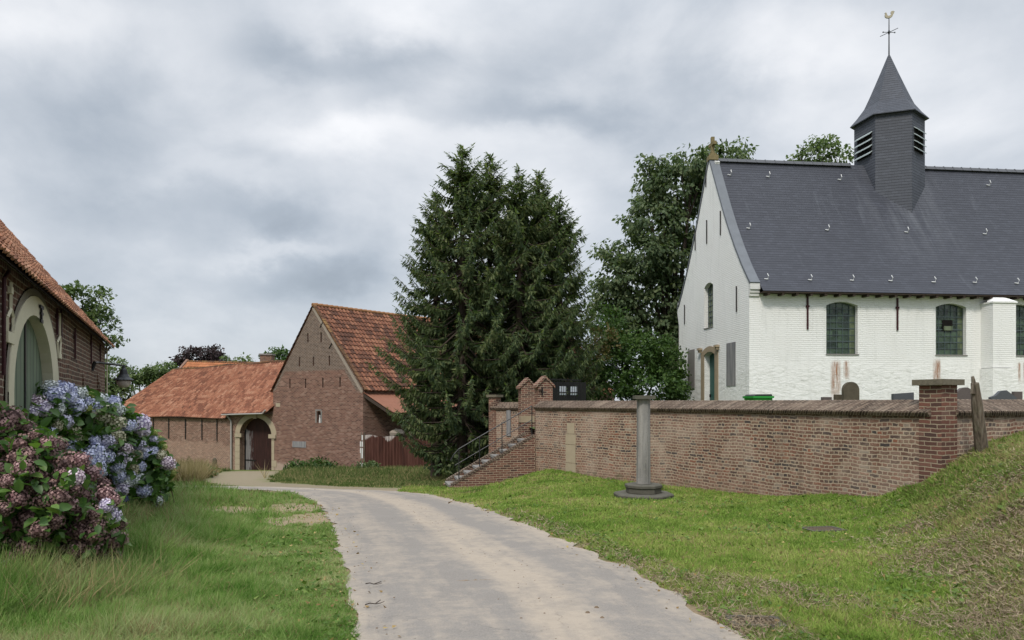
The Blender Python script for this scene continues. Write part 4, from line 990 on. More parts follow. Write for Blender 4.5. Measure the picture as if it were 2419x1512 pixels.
# rust runs on the wall, real iron stain shapes as thin skins
def stain_mat():
    m, k, b = new_mat('rust_run'); pos, uv = coords(k)
    s = k.node('ShaderNodeMapping', {0: uv, 'Scale': (16.0, 1.6, 1.0)}).outputs[0]; n = k.noise(s, 1.0, 6, 0.65)
    at = k.node('ShaderNodeAttribute', attribute_name='fade').outputs['Fac']
    al = k.math('MULTIPLY', at, k.ramp(n, [(0.35, 0.0), (0.7, 1.0)])); al = k.math('MULTIPLY', al, 1.1, clamp=True)
    b.inputs['Base Color'].default_value = (0.40, 0.2, 0.11, 1); b.inputs['Roughness'].default_value = 0.95
    k.l.new(al, b.inputs['Alpha']); return m
M_stain = stain_mat()
def stain(s0, s1, z0, z1, O=C0, ex=LL):
    n_ = V(ex[1], -ex[0], 0); nx, nz = 6, 14; vs = []; fd = []
    for j in range(nz + 1):
        for i_ in range(nx + 1):
            a = i_ / nx; b = j / nz; vs.append(O + ex * (s0 + (s1 - s0) * a) + n_ * 0.005 + V(0, 0, z0 + (z1 - z0) * b) - ORG[CH])
            fd.append(math.sin(math.pi * a) ** 0.8 * min(1, b * 2.5) * min(1, (1 - b) * 9))
    me = bpy.data.meshes.new('rust_stain'); me.from_pydata([tuple(v) for v in vs], [], [(j * (nx + 1) + i_, j * (nx + 1) + i_ + 1, (j + 1) * (nx + 1) + i_ + 1, (j + 1) * (nx + 1) + i_) for j in range(nz) for i_ in range(nx)])
    u_ = me.uv_layers.new(name='UVMap').data
    for lp in me.loops: q = vs[lp.vertex_index]; u_[lp.index].uv = (q.dot(ex), q.z)
    at = me.attributes.new('fade', 'FLOAT', 'POINT'); at.data.foreach_set('value', fd)
    link('rust_stain', me, M_stain, CH)
stain(3.2, 3.66, -0.1, 1.62); stain(3.72, 4.0, 0.8, 1.6); stain(7.38, 7.75, 0.4, 1.68); stain(10.65, 10.85, 0.3, 1.6); stain(10.95, 11.1, 0.7, 1.58); stain(11.2, 11.3, 0.7, 1.6)
stain(1.95, 2.12, 3.9, 6.6, Og, -G) if False else None
# bell turret
bc = C0 + LL * 7.47 + G * (HALF - 0.25); bc = V(16.68, 31.84, 0)
TR = MB(); a0 = math.radians(-109.6 + 30); RB_ = 1.40
hx = [bc + V(RB_ * math.cos(a0 + math.radians(60) * q), RB_ * math.sin(a0 + math.radians(60) * q), 0) for q in range(6)]
for q in range(6):
    a, b = hx[q], hx[(q + 1) % 6]; L = (b - a).length
    TR.face((a + V(0, 0, 7.6), b + V(0, 0, 7.6), b + V(0, 0, 12.45), a + V(0, 0, 12.45)), [(q * 1.4, 7.6), (q * 1.4 + L, 7.6), (q * 1.4 + L, 12.45), (q * 1.4, 12.45)])
tur = TR.build('bell_turret', M_slate2, CH)
SP = MB(); sp = [(1.57, 12.36), (1.30, 12.66), (1.0, 13.06), (0.8, 13.5), (0.64, 13.88), (0.35, 14.58), (0.05, 15.33)]
def ring(r): return [bc + V(r * math.cos(a0 + math.radians(60) * q), r * math.sin(a0 + math.radians(60) * q), 0) for q in range(6)]
acc = 0
for (r0, z0_), (r1, z1_) in zip(sp[:-1], sp[1:]):
    A, B = ring(r0), ring(r1); h = math.hypot(r1 - r0, z1_ - z0_)
    for q in range(6):
        w0, w1 = r0 / 2, r1 / 2
        SP.face((A[q] + V(0, 0, z0_), A[(q + 1) % 6] + V(0, 0, z0_), B[(q + 1) % 6] + V(0, 0, z1_), B[q] + V(0, 0, z1_)), [(-w0 + q * 3, acc), (w0 + q * 3, acc), (w1 + q * 3, acc + h), (-w1 + q * 3, acc + h)])
    acc += h
SP.face([p + V(0, 0, 12.33) for p in ring(1.57)[::-1]])
A = ring(1.57)
for q in range(6): SP.face((A[q] + V(0, 0, 12.33), A[(q + 1) % 6] + V(0, 0, 12.33), A[(q + 1) % 6] + V(0, 0, 12.36), A[q] + V(0, 0, 12.36)))
SP.build('spire', M_slate2, CH)
for q in (4, 0):       # louvred openings on the two flanking faces
    a, b = hx[q], hx[(q + 1) % 6]; e = (b - a).normalized(); n_ = V(e.y, -e.x, 0); L = (b - a).length
    zc0, zc1 = 10.72, 11.72; w0 = L * 0.16; w1 = L * 0.84
    dk = MB().box(a + e * w0 + n_ * 0.01 + V(0, 0, zc0), e * (w1 - w0), -n_ * 0.2, V(0, 0, zc1 - zc0)).build('louvre_opening', M_dark, tur)
    for j in range(4):
        z_ = zc0 + 0.04 + j * 0.28
        MB().prism([a + e * (w0 - 0.03) + n_ * 0.14 + V(0, 0, z_ - 0.02), a + e * (w0 - 0.03) + n_ * 0.14 + V(0, 0, z_ + 0.02), a + e * (w0 - 0.03) + V(0, 0, z_ + 0.13), a + e * (w0 - 0.03) + V(0, 0, z_ + 0.09)], e * (w1 - w0 + 0.06)).build('louvre_slat', M_louvre, dk)
# weather vane
wv = MB(); top = bc + V(0, 0, 15.28)
wv.tube([top, top + V(0, 0, 1.72)], [0.03, 0.018], 6)
e = V(0.62, 0.35, 0).normalized(); mid_ = top + V(0, 0, 1.08)
wv.tube([mid_ - e * 0.42 + V(0, 0, -0.1), mid_ + e * 0.42 + V(0, 0, 0.1)], 0.014, 5); wv.tube([mid_ + V(-e.y, e.x, 0) * 0.42, mid_ - V(-e.y, e.x, 0) * 0.42], 0.014, 5)
for sg in (-1, 1): wv.lathe(mid_ + (e * 0.42 + V(0, 0, 0.1)) * sg - V(0, 0, 0.04), [(0.005, 0), (0.035, 0.04), (0.005, 0.08)], 6)
wv.lathe(mid_ - V(0, 0, 0.12), [(0.02, 0), (0.06, 0.12), (0.02, 0.24)], 6)
van = wv.build('weather_vane', M_irong, CH)
rc = [(0.0, 0.0), (0.10, 0.02), (0.19, 0.09), (0.23, 0.2), (0.27, 0.27), (0.24, 0.33), (0.30, 0.36), (0.22, 0.42), (0.12, 0.40), (0.10, 0.33), (0.13, 0.27), (0.10, 0.19), (0.04, 0.14), (-0.04, 0.15), (-0.08, 0.21), (-0.09, 0.3), (-0.15, 0.37), (-0.2, 0.33), (-0.17, 0.28), (-0.2, 0.2), (-0.18, 0.09), (-0.1, 0.02)]
ct = top + V(-0.02, 0, 1.70)
tris = geometry.tessellate_polygon([[V(a, b, 0) for a, b in rc]]); ck = MB()
cp_ = [ct + V(a * 0.78, -a * 0.18, b * 0.72) for a, b in rc]; tk = V(0.007, 0.03, 0)
for t_ in tris: ck.face([cp_[i] - tk for i in t_]); ck.face([cp_[i] + tk for i in t_][::-1])
for i in range(len(cp_)): a, b = cp_[i], cp_[(i + 1) % len(cp_)]; ck.face((a - tk, b - tk, b + tk, a + tk))
ck.build('weathercock', M_gold, van)
# stone cross on the gable
apx = C0 + G * HALF + LL * 0.15 + V(0, 0, 10.42); cr = MB()
cr.box(apx + V(-0.2, -0.2, -0.05), V(0.4, 0, 0), V(0, 0.4, 0), V(0, 0, 0.2)); cr.box(apx + V(-0.13, -0.13, 0.15), V(0.26, 0, 0), V(0, 0.26, 0), V(0, 0, 0.1))
cr.box(apx + V(-0.07, -0.075, 0.25), V(0.14, 0, 0), V(0, 0.15, 0), V(0, 0, 0.72))
cr.cbox(apx + V(0, 0, 0.66), V(0.16, 0, 0), G * 0.54 + LL * 0.14, V(0, 0, 0.14)) if False else cr.cbox(apx + V(0, 0, 0.66), LL * 0.145, G * 0.56, V(0, 0, 0.14))
cr.build('stone_cross', M_crossst, CH, bevel=0.02)

# ------------------------------------------------------------------ churchyard things
def headstone(u, v, d, w, top, mat, label, shape='flat', thick=0.09):
    p = P(u, 950, d); zt = (HZ - v) / F * d; base = -0.82
    root = thing('headstone', (p.x, p.y, base), label, 'headstone', 'headstones behind the churchyard wall')
    ex = V(1, 0.12, 0).normalized(); ey = V(-0.12, 1, 0).normalized(); h = zt - base; c = V(p.x, p.y, base)
    if shape == 'round': pts = [(-w / 2, 0), (w / 2, 0), (w / 2, h - w / 2)] + [(w / 2 * math.cos(a), h - w / 2 + w / 2 * math.sin(a)) for a in [math.pi * q / 12 for q in range(1, 12)]] + [(-w / 2, h - w / 2)]
    elif shape == 'wave': pts = [(-w / 2, 0), (w / 2, 0), (w / 2, h * 0.84), (w * 0.28, h * 0.93), (w * 0.1, h), (-w * 0.12, h * 0.985), (-w * 0.3, h * 0.89), (-w / 2, h * 0.85)]
    elif shape == 'slant': pts = [(-w / 2, 0), (w / 2, 0), (w / 2, h), (-w / 2, h * 0.965)]
    else: pts = [(-w / 2, 0), (w / 2, 0), (w / 2, h), (-w / 2, h)]
    MB().prism([c + ex * a + V(0, 0, b) for a, b in pts], ey * thick).build('slab', mat, root, bevel=0.008)
    MB().box(c - ex * (w / 2 + 0.08) - ey * 0.06, ex * (w + 0.16), ey * (thick + 0.12), V(0, 0, 0.16)).build('plinth', M_granite2, root, bevel=0.008)
headstone(2012, 902, 20, 0.46, 0, M_oldgr, 'round topped mossy old headstone, the tallest one seen over the long wall', 'round', 0.12)
headstone(1985, 932, 20.4, 0.3, 0, M_oldgr, 'low dark stone shoulder just left of the round topped headstone')
headstone(1954, 938, 20.5, 0.28, 0, M_granite2, 'tiny grey stone block barely showing above the long wall coping')
headstone(2135, 927, 18, 0.55, 0, M_granite, 'plain grey flat topped headstone just left of the capped corner pier', 'slant')
headstone(2280, 915, 17, 0.72, 0, M_granite2, 'brown grey wave topped headstone between corner pier and old wooden post', 'wave')
headstone(2372, 922, 17, 0.66, 0, M_granite, 'dark wave topped headstone right of the old wooden post', 'wave')
headstone(2406, 925, 17.6, 0.22, 0, M_granite2, 'narrow square dark headstone at the far right edge of the photo')
bp_ = P(1791, 950, 21.0); BN = thing('wheelie_bin', (bp_.x, bp_.y, -0.82), 'bright green wheelie bin with dark lid behind the wall by the church corner', 'bin')
ex = V(1, 0.1, 0).normalized(); ey = V(-0.1, 1, 0).normalized(); c = V(bp_.x, bp_.y, -0.82)
mb = MB(); lo = [c + ex * a * 0.21 + ey * b * 0.24 + V(0, 0, 0.08) for a, b in ((-1, -1), (1, -1), (1, 1), (-1, 1))]; hi = [c + ex * a * 0.275 + ey * b * 0.34 + V(0, 0, 0.94) for a, b in ((-1, -1), (1, -1), (1, 1), (-1, 1))]
mb.face(lo[::-1]); mb.face(hi)
for i in range(4): mb.face((lo[i], lo[(i + 1) % 4], hi[(i + 1) % 4], hi[i]))
mb.box(c - ex * 0.31 - ey * 0.37 + V(0, 0, 0.935), ex * 0.62, ey * 0.74, V(0, 0, 0.06)); mb.build('body', M_bin, BN, bevel=0.01)
MB().prism([c - ex * 0.27 - ey * 0.34 + V(0, 0, 0.996), c + ex * 0.27 - ey * 0.34 + V(0, 0, 0.996), c + ex * 0.25 - ey * 0.34 + V(0, 0, 1.05), c - ex * 0.2 - ey * 0.34 + V(0, 0, 1.045)], ey * 0.7).build('lid', M_binlid, BN, bevel=0.01)
for sg in (-1, 1): MB().tube([c + ex * 0.22 * sg + ey * 0.2 + V(0, 0, 0.1), c + ex * 0.27 * sg + ey * 0.2 + V(0, 0, 0.1)], 0.1, 12).build('wheel', M_binlid, BN)

# ------------------------------------------------------------------ pantiled roofs
def tiles(mb, BL, BR, TR_, TL, tw=0.24, th_=0.34, amp=0.035, lift=0.035, sag=0.0, nsub=5, sagy=0.0):
    BL, BR, TR_, TL = map(Vector, (BL, BR, TR_, TL))
    nu = max(2, round(((BR - BL).length + (TR_ - TL).length) / 2 / tw)); nv = max(2, round(((TL - BL).length + (TR_ - BR).length) / 2 / th_))
    n = (BR - BL).cross(TL - BL).normalized(); n = n if n.z > 0 else -n
    prof = [0.0, 0.75, 1.0, 0.55, -0.15][:nsub]
    cols = [(i + j / nsub, prof[j]) for i in range(nu) for j in range(nsub)] + [(nu, 0.0)]
    for r in range(nv):
        rows = []
        for (b, l) in ((r, lift), (r + 1.0, 0.0)):
            row = []
            for a, h in cols:
                fa, fb = a / nu, b / nv
                p = BL.lerp(BR, fa).lerp(TL.lerp(TR_, fa), fb)
                jit = 0.012 * math.sin(a * 12.9898 + r * 78.2)
                p = p + n * (h * amp + l + jit * (1 if l else 0)) - V(0, 0, sag * math.sin(math.pi * fa) * fb + sagy * math.sin(math.pi * fa * 3.1 + 1) * 0.3)
                row.append((p, (a, b)))
            rows.append(row)
        base = len(mb.v)
        for row in rows: mb.v += [tuple(q[0]) for q in row]
        W = len(cols)
        for i in range(W - 1):
            ur = r + 0.5; u0 = min(cols[i][0], nu - 0.01); mb.f.append((base + i, base + i + 1, base + W + i + 1, base + W + i)); tu = math.floor(u0) + 0.5
            fa0 = u0 - math.floor(u0); fa1 = fa0 + 1.0 / nsub; k0, k1 = tu - .45 + .9 * fa0, tu - .45 + .9 * min(fa1, 1.0); mb.uv.append([(k0, ur), (k1, ur), (k1, ur), (k0, ur)]); mb.m.append(0)
            # riser under the tile lip
            p0, p1 = rows[0][i][0], rows[0][i + 1][0]
            mb.face((p0 - n * lift * 1.1, p1 - n * lift * 1.1, p1, p0), [(tu, ur)] * 4)
    return mb
E0 = V(-11.07, 20, 1.506); FA = V(-0.4226, 0.9063, 0); FN = V(-0.9063, -0.4226, 0)   # farmhouse: along eave (away), inwards
FW = E0 + FN * 0.2; FW.z = 0
FH = thing('farmhouse', (-11.3, 19.9, -2.4), 'dark brick farmhouse wing with orange tiled roof and big pale arched doorway', 'house')
c0 = lambda x, y: ((x / 1.89) / 1.6333, (800 + y / 1.89) / 1.6333)
so1 = planehit(FW, FA, *c0(45, 1290))[0]; so2 = planehit(FW, FA, *c0(415, 1290))[0]; zo = planehit(FW, FA, *c0(260, 655))[1]
si1 = planehit(FW, FA, *c0(85, 1290))[0]; si2 = planehit(FW, FA, *c0(375, 1290))[0]; zi = planehit(FW, FA, *c0(262, 800))[1]
def ell(s0, s1, zs, zt, zb, n=20):
    c_, a_ = (s0 + s1) / 2, (s1 - s0) / 2
    return [(s0, zb), (s1, zb)] + [(c_ + a_ * math.cos(math.pi * q / n), zs + (zt - zs) * math.sin(math.pi * q / n)) for q in range(n + 1)]
zsp = 0.12
ain = ell(si1 - .02, si2, zsp, zi, -2.3); aout = ell(so1 - .02, so2 + .02, zsp, zo, -2.3)
mb = MB()
# travel along +FA has outside (towards the road, +x) on its right
FLN = 14.9
mb.wall(FW, FA, [(-FLN, -3), (-0.12, -3), (-0.12, 1.62), (-FLN, 1.62)], [ell(si1 - .1, si2 + .08, zsp, zi + .06, -2.3)], 0.16)
pitch = math.radians(51); RW = 4.2; RH = RW * math.tan(pitch)
mb.wall(FW + FA * (-0.12), FN, [(0, -3), (8.4, -3), (8.4, 1.6), (4.2, 1.6 + RH - 0.1), (0, 1.6)], ())
mb.wall(FW + FN * 8.4 + FA * (-0.12), -FA, [(0, -3), (FLN - 0.12, -3), (FLN - 0.12, 1.6), (0, 1.6)])
mb.wall(FW + FN * 8.4 - FA * FLN, -FN, [(0, -3), (8.4, -3), (8.4, 1.6), (4.2, 1.6 + RH - 0.1), (0, 1.6)])
mb.build('wall', M_farm, FH)
sm = MB(); off = FW - FN * 0.03
sm.wall(off, FA, aout, [ain], 0.15)
for (a_, b_) in zip(aout[1:], aout[2:]): p_, q_ = off + FA * a_[0] + V(0, 0, a_[1]), off + FA * b_[0] + V(0, 0, b_[1]); sm.face((p_, q_, q_ + FN * 0.035, p_ + FN * 0.035))
asr = sm.build('arch_surround', M_plaster, FH)
rim = ell(so1 - 0.14, so2 + 0.14, zsp, zo + 0.1, -2.3); MB().wall(off + FN * 0.012, FA, rim, [aout], 0.01).build('render_band', simple('grey_render', (0.2, 0.18, 0.145), 0.95, 0, 0.25, 4), FH)
kc = (so1 + so2) / 2 + 0.12
mb = MB(); ko = off - FN * 0.02
mb.cbox(ko + FA * kc + V(0, 0, zo - 0.22), FA * 0.07, FN * 0.02, V(0, 0, 0.24)); mb.cbox(ko + FA * kc + V(0, 0, zo - 0.12), FA * 0.26, FN * 0.022, V(0, 0, 0.045)); mb.cbox(ko + FA * kc + V(0, 0, zo - 0.32), FA * 0.18, FN * 0.022, V(0, 0, 0.045)); mb.cbox(ko + FA * (kc + .02) + V(0, 0, zo - 0.21), FA * 0.17, FN * 0.022, V(0, 0, 0.035))
mb.build('keystone_anchor', M_iron, FH)
for (s0_, s1_) in ((si1, si1 + (si2 - si1) * 0.5), (si1 + (si2 - si1) * 0.5 + 0.05, si2)):
    c_, a_ = (si1 + si2) / 2, (si2 - si1) / 2 + 0.05
    pts = [(s0_, -2.3), (s1_, -2.3)] + [(s1_ + (s0_ - s1_) * q / 10, zsp + (zi - zsp) * math.sqrt(max(0, 1 - ((s1_ + (s0_ - s1_) * q / 10 - c_) / a_) ** 2))) for q in range(11)]
    lf = MB().prism([FW + FN * 0.115 + FA * a + V(0, 0, b) for a, b in pts], FN * 0.05).build('door_leaf', M_fdoor, FH)
MB().box(FW + FN * 0.10 + FA * ((si1 + si2) / 2 - 0.02) + V(0, 0, -2.3), FA * 0.07, FN * 0.05, V(0, 0, zi + 2.3 - 0.04)).build('door_post', M_iron, FH)
# niche ornaments
def niche(pts, name='niche_frame'):
    q = [planehit(FW, FA, *c0(*p)) for p in pts]; mb = MB()
    for (a, b), (c_, d_) in zip(q[:-1], q[1:]): mb.tube([FW - FN * 0.02 + FA * a + V(0, 0, b), FW - FN * 0.02 + FA * c_ + V(0, 0, d_)], 0.022, 4)
    mb.build(name, M_plaster, FH)
niche([(65, 545), (63, 740), (37, 800), (36, 905)]); niche([(63, 740), (80, 800), (76, 925)])
mb = MB(); s_, z_ = planehit(FW, FA, *c0(30, 950)); s2_, _ = planehit(FW, FA, *c0(82, 950)); mb.box(FW - FN * 0.04 + FA * s_ + V(0, 0, z_ - 0.05), FA * (s2_ - s_), FN * 0.04, V(0, 0, 0.13)); mb.build('niche_base', M_plaster, FH); mb = MB(); s3_, z3_ = planehit(FW, FA, *c0(63, 605)); mb.cbox(FW - FN * 0.02 + FA * s3_ + V(0, 0, z3_), FA * 0.12, FN * 0.04, V(0, 0, 0.08)); mb.build('niche_finial', M_plaster, FH)
niche([(426, 770), (426, 940), (405, 985), (412, 1090)]); niche([(426, 940), (430, 985), (424, 1095)])
mb = MB(); s_, z_ = planehit(FW, FA, *c0(420, 1085)); mb.cbox(FW - FN * 0.02 + FA * s_ + V(0, 0, z_), FA * 0.3, FN * 0.05, V(0, 0, 0.08)); mb.build('niche_base', M_plaster, FH)
for x0, y0, x1, y1 in ((535, 880, 525, 1100), (655, 930, 632, 1130), (722, 1000, 718, 1130), (402, 735, 402, 930), (432, 745, 430, 960)):
    s_, z1_ = planehit(FW, FA, *c0(x0, y0)); _, z0_ = planehit(FW, FA, *c0(x1, y1)); anchor(FW, FA, s_, z0_, z1_, FH, M_maroon, 0.035, 0.03, True)
s_, z_ = planehit(FW, FA, *c0(0, 650)); dp = FW - FN * 0.035 + FA * s_
MB().tube([dp + V(0, 0, 0.3), dp + V(0, 0, 1.2), dp + FA * 0.02 + V(0, 0, 1.38), dp + FA * 0.25 + V(0, 0, 1.5)], 0.022, 8).build('downpipe', M_maroon, FH)
for xx in (560, 668):   # brick buttresses like fins
    s_, z_ = planehit(FW, FA, *c0(xx + 40, 1195)); base = FW + FA * s_
    MB().prism([base + V(0, 0, z_), base + V(0, 0, -2.6), base - FN * 1.1 * 0.5 + V(0, 0, -2.6)], FA * 0.35).build('buttress', M_farm, FH)
MB().tube([FW - FN * 0.05 - FA * 0.16 + V(0, 0, -2.2), FW - FN * 0.05 - FA * 0.16 + V(0, 0, 1.5)], 0.018, 8).build('corner_pipe', M_plaster, FH)
e2 = E0 - FA * 15.05
rt = MB(); tiles(rt, e2, E0, E0 + FN * RW + V(0, 0, RH), e2 + FN * RW + V(0, 0, RH), 0.2, 0.27, 0.022, 0.03, sag=0.08)
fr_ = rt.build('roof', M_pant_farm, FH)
rt = MB(); rt.face([e2 + FN * RW + V(0, 0, RH - .02), E0 + FN * RW + V(0, 0, RH - .02), E0 + FN * RW * 2, e2 + FN * RW * 2]); rt.face([e2 - V(0, 0, 0.05), E0 - V(0, 0, 0.05), E0 + FN * 0.25 + V(0, 0, 0.2), e2 + FN * 0.25 + V(0, 0, 0.2)][::-1])
rt.face([e2 - V(0, 0, 0.06), E0 - V(0, 0, 0.06), E0 + FN * RW + V(0, 0, RH - .06), e2 + FN * RW + V(0, 0, RH - .06)][::-1]); rt.build('roof_underside', M_eave, fr_)
# street lamp on the farmhouse wall
sL, zL = planehit(FW, FA, *c0(668, 1190)); LA = FW + FA * sL; LA.z = 0
hd = P(292, 862, 18.4)
LP = thing('wall_lamp', (LA.x, LA.y, zL), 'black bracket lamp with pale glass globe on the farmhouse corner', 'street lamp')
zarm = (HZ - 864) / F * 18.4
arm = MB(); pth = [LA + V(0, 0, zL), LA - FN * 0.06 + V(0, 0, zL + 0.18)]; tgt = V(hd.x, hd.y, zarm)
for q in range(1, 7): w = q / 6; pth.append((LA + V(0, 0, 0)).lerp(V(tgt.x, tgt.y, 0), 0.1 + w * 0.5) + V(0, 0, zL + 0.2 + (zarm - zL - 0.2) * math.sin(w * math.pi / 2)))
pth += [tgt, tgt + (tgt - V(LA.x, LA.y, zarm)).normalized() * 0.18]
arm.tube(pth, [0.05, 0.045] + [0.03] * 6 + [0.022, 0.02], 6); arm.build('bracket_arm', M_iron, LP)
MB().lathe(tgt + V(0, 0, -0.36), [(0.235, -0.02), (0.24, 0.0), (0.15, 0.06), (0.10, 0.14), (0.075, 0.26), (0.04, 0.3), (0.03, 0.38)], 20).build('lamp_shade', M_irong, LP, smooth=False)
MB().lathe(tgt + V(0, 0, -0.56), [(0.02, 0.0), (0.10, 0.02), (0.155, 0.08), (0.17, 0.15), (0.165, 0.19)], 20).build('glass_globe', M_lampg, LP, smooth=True)

# ------------------------------------------------------------------ barn (gable) and its long wing
BO = V(-10.35, 50, 0); BE = V(-0.859, 0.5125, 0); BN_ = V(0.5125, 0.859, 0); BR_ = V(0.686, 0.7275, 0)
BA = thing('barn', (-10.35, 50, -5.0), 'tall gabled brick barn with steep mossy pantile roof and slit vents', 'barn')
mb = MB(); BW = 9.07; BAP = 4.78; BZ = 7.0
# wall() with outside on the right of travel: travel along -BE (left to right) so s' = BW - s
Ob = BO + BE * BW; fb = lambda pl: [(BW - a, b) for a, b in pl][::-1]
slits = [(5.38, 4.71), (4.03, 4.7), (6.24, 2.98), (4.82, 2.98), (3.21, 2.98), (7.25, 1.38), (5.61, 1.38), (3.86, 1.4), (2.17, 1.43)]
hs = [[(a - 0.07, b - 0.34), (a + 0.07, b - 0.34), (a + 0.07, b + 0.34), (a - 0.07, b + 0.34)] for a, b in slits]
nich = [(4.05, -1.5), (4.45, -1.5), (4.45, -0.75), (4.25, -0.62), (4.05, -0.75)]
mb2 = MB(); mb2.wall(BO + BE * 0.0, BE, [(0, -6), (BW, -6), (BW, 0.85), (BAP, BZ), (0.0, 0.95)], hs + [nich], -0.35)
# reverse faces so they look outwards, keep u = distance from the right corner
mb2.f = [f[::-1] for f in mb2.f]; mb2.uv = [u[::-1] if u else None for u in mb2.uv]
fg_ = BO + BR_ * 30
mb2.face((BO + V(0, 0, -6), fg_ + V(0, 0, -6), fg_ + V(0, 0, 0.95), BO + V(0, 0, 0.95)), [(0, -6), (30, -6), (30, -2.5), (0, -2.5)] if False else [(50, -6), (80, -6), (80, .95), (50, .95)])
mb2.face((Ob + V(0, 0, 0.85), Ob + BR_ * 30 + V(0, 0, 0.85), Ob + BR_ * 30 + V(0, 0, -6), Ob + V(0, 0, -6)), [(50, .85), (80, .85), (80, -6), (50, -6)])
mb2.build('wall', M_barn, BA)
bk = MB(); bk.face([BO + BN_ * 0.4 + BE * a + V(0, 0, b) for a, b in ((1, -5), (8, -5), (8, 1), (4.8, 6), (1, 1))]); bk.build('dark_interior', M_dark, BA)
mb = MB(); nn = -BN_
mb.box(BO + BE * 4.0 + nn * 0.03 + V(0, 0, -0.62), BE * 0.6, BN_ * 0.05, V(0, 0, 0.09)); 
for s_ in (3.93, 4.47): mb.box(BO + BE * s_ + nn * 0.03 + V(0, 0, -1.5), BE * 0.1, BN_ * 0.05, V(0, 0, 0.88))
nf = mb.build('niche_frame', M_blue_st, BA)
MB().lathe(BO + BE * 4.25 + BN_ * 0.1 + V(0, 0, -1.5), [(0.08, 0), (0.06, 0.3), (0.03, 0.42), (0.05, 0.5), (0.02, 0.56)], 8).build('statuette', M_white2, nf)
MB().box(BO + BE * 5.55 + nn * 0.04 + V(0, 0, -3.35), BE * 1.4, BN_ * 0.06, V(0, 0, 0.45)).build('name_stone', M_board2, BA)
mb = MB(); r_ = random.Random(3)
for z_ in (-5, -4.6, -3.9, -3.55, -3.1, -2.65): mb.box(BO + nn * 0.015 + V(0, 0, z_), BE * (0.10 + r_.random() * 0.28), BN_ * 0.03, V(0, 0, 0.36))
mb.build('lime_patch', M_white2, BA)
mb = MB(); mb.box(BO + BE * 8.3 + nn * 0.02 + V(0, 0, -0.35), BE * 0.45, BN_ * 0.04, V(0, 0, 0.28)); mb.build('stone_patch', M_paleston, BA)
for (s_, z_) in ((3.85, 5.75), (2.95, 4.2)): MB().tube([BO + BE * s_ + nn * 0.03 + V(0, 0, z_), BO + BE * (s_ + .28) + nn * 0.03 + V(0, 0, z_ - .35)], 0.035, 5).build('wall_anchor', M_iron, BA)
# roofs
def ro_tiles(B, H, L, D, **kw): 
    m_ = MB(); tiles(m_, B, B + D * L, H + D * L, H, **kw); return m_
be = BO - BR_ * 0.12 - BE * 0.25 + V(0, 0, 0.78); ba = BO + BE * BAP - BR_ * 0.12 + V(0, 0, BZ + 0.06)
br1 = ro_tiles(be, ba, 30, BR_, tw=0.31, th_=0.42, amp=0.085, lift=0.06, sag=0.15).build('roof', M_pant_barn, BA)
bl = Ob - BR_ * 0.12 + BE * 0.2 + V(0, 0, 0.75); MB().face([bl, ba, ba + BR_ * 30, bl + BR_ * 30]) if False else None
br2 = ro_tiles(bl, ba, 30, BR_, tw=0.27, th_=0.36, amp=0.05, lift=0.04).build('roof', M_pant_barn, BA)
mb = MB(); n = 20
for q in range(n):
    w = q / n; a = be.lerp(ba, w); b = be.lerp(ba, (q + 1.15) / n); up = (b - a).normalized().cross(BR_); up = up if up.z > 0 else -up
    mb.prism([a - BR_ * 0.03 + up * 0.1, a + BR_ * 0.24 + up * 0.09, a + BR_ * 0.24 + up * 0.16, a - BR_ * 0.03 + up * 0.17], (b - a) - up * 0.03)
mb.build('verge_tiles', M_lichen, br1)
mb = MB()
for q in range(70): a = ba + BR_ * (q * 0.43) - V(0, 0, 0.15 * math.sin(math.pi * q / 70)); mb.tube([a + V(0, 0, 0.03), a + BR_ * 0.43 + V(0, 0, 0.05)], [0.13, 0.15], 8)
mb.build('ridge_tiles', M_ridge, br1)
mb = MB()   # mortared verge band
for (p_, q_) in ((V(0, 0, 0.9), 0),): 
    a = BO + nn * 0.02 + V(0, 0, 0.75); b = BO + BE * BAP + nn * 0.02 + V(0, 0, BZ - 0.03)
    mb.box(a, b - a, (BE * 0.16 - V(0, 0, 0.14)), BN_ * 0.04)
mb.build('verge_mortar', M_mortar, BA)
# lean-to on the right flank
a = BO + BR_ * 0.1 + V(0, 0, 0.62); D_ = V(0.83, -0.56, 0).normalized() if False else -BE
lt = MB(); L = 8.0; out = D_ * 2.6 - V(0, 0, 1.35)
nC = 50
for q in range(nC):
    x0, x1 = q / nC * L, (q + 1) / nC * L; h0, h1 = (0.03 * (q % 2)), (0.03 * ((q + 1) % 2))
    lt.face((a + BR_ * x0 + V(0, 0, h0) + out, a + BR_ * x1 + V(0, 0, h1) + out, a + BR_ * x1 + V(0, 0, h1), a + BR_ * x0 + V(0, 0, h0)))
lto = lt.build('lean_to_roof', M_redsheet, BA)
mb = MB(); mb.box(a + out * 0.0 - BR_ * 0.06 - V(0, 0, 0.06), out, BR_ * 0.16, V(0, 0, -0.2)); mb.build('barge_board', M_eave, lto)
mb = MB(); mb.box(a - BR_ * 0.05 + V(0, 0, 0.03), out, BR_ * 0.14, V(0, 0, 0.03)); mb.build('verge_strip', M_redsheet, lto)
mb = MB()
for q in (1.5, 5.0, 7.8): mb.box(a + out + BR_ * q - V(0, 0, 0.1), BR_ * 0.15, BE * 0.15, V(0, 0, -5))
mb.build('post', M_wood, lto)
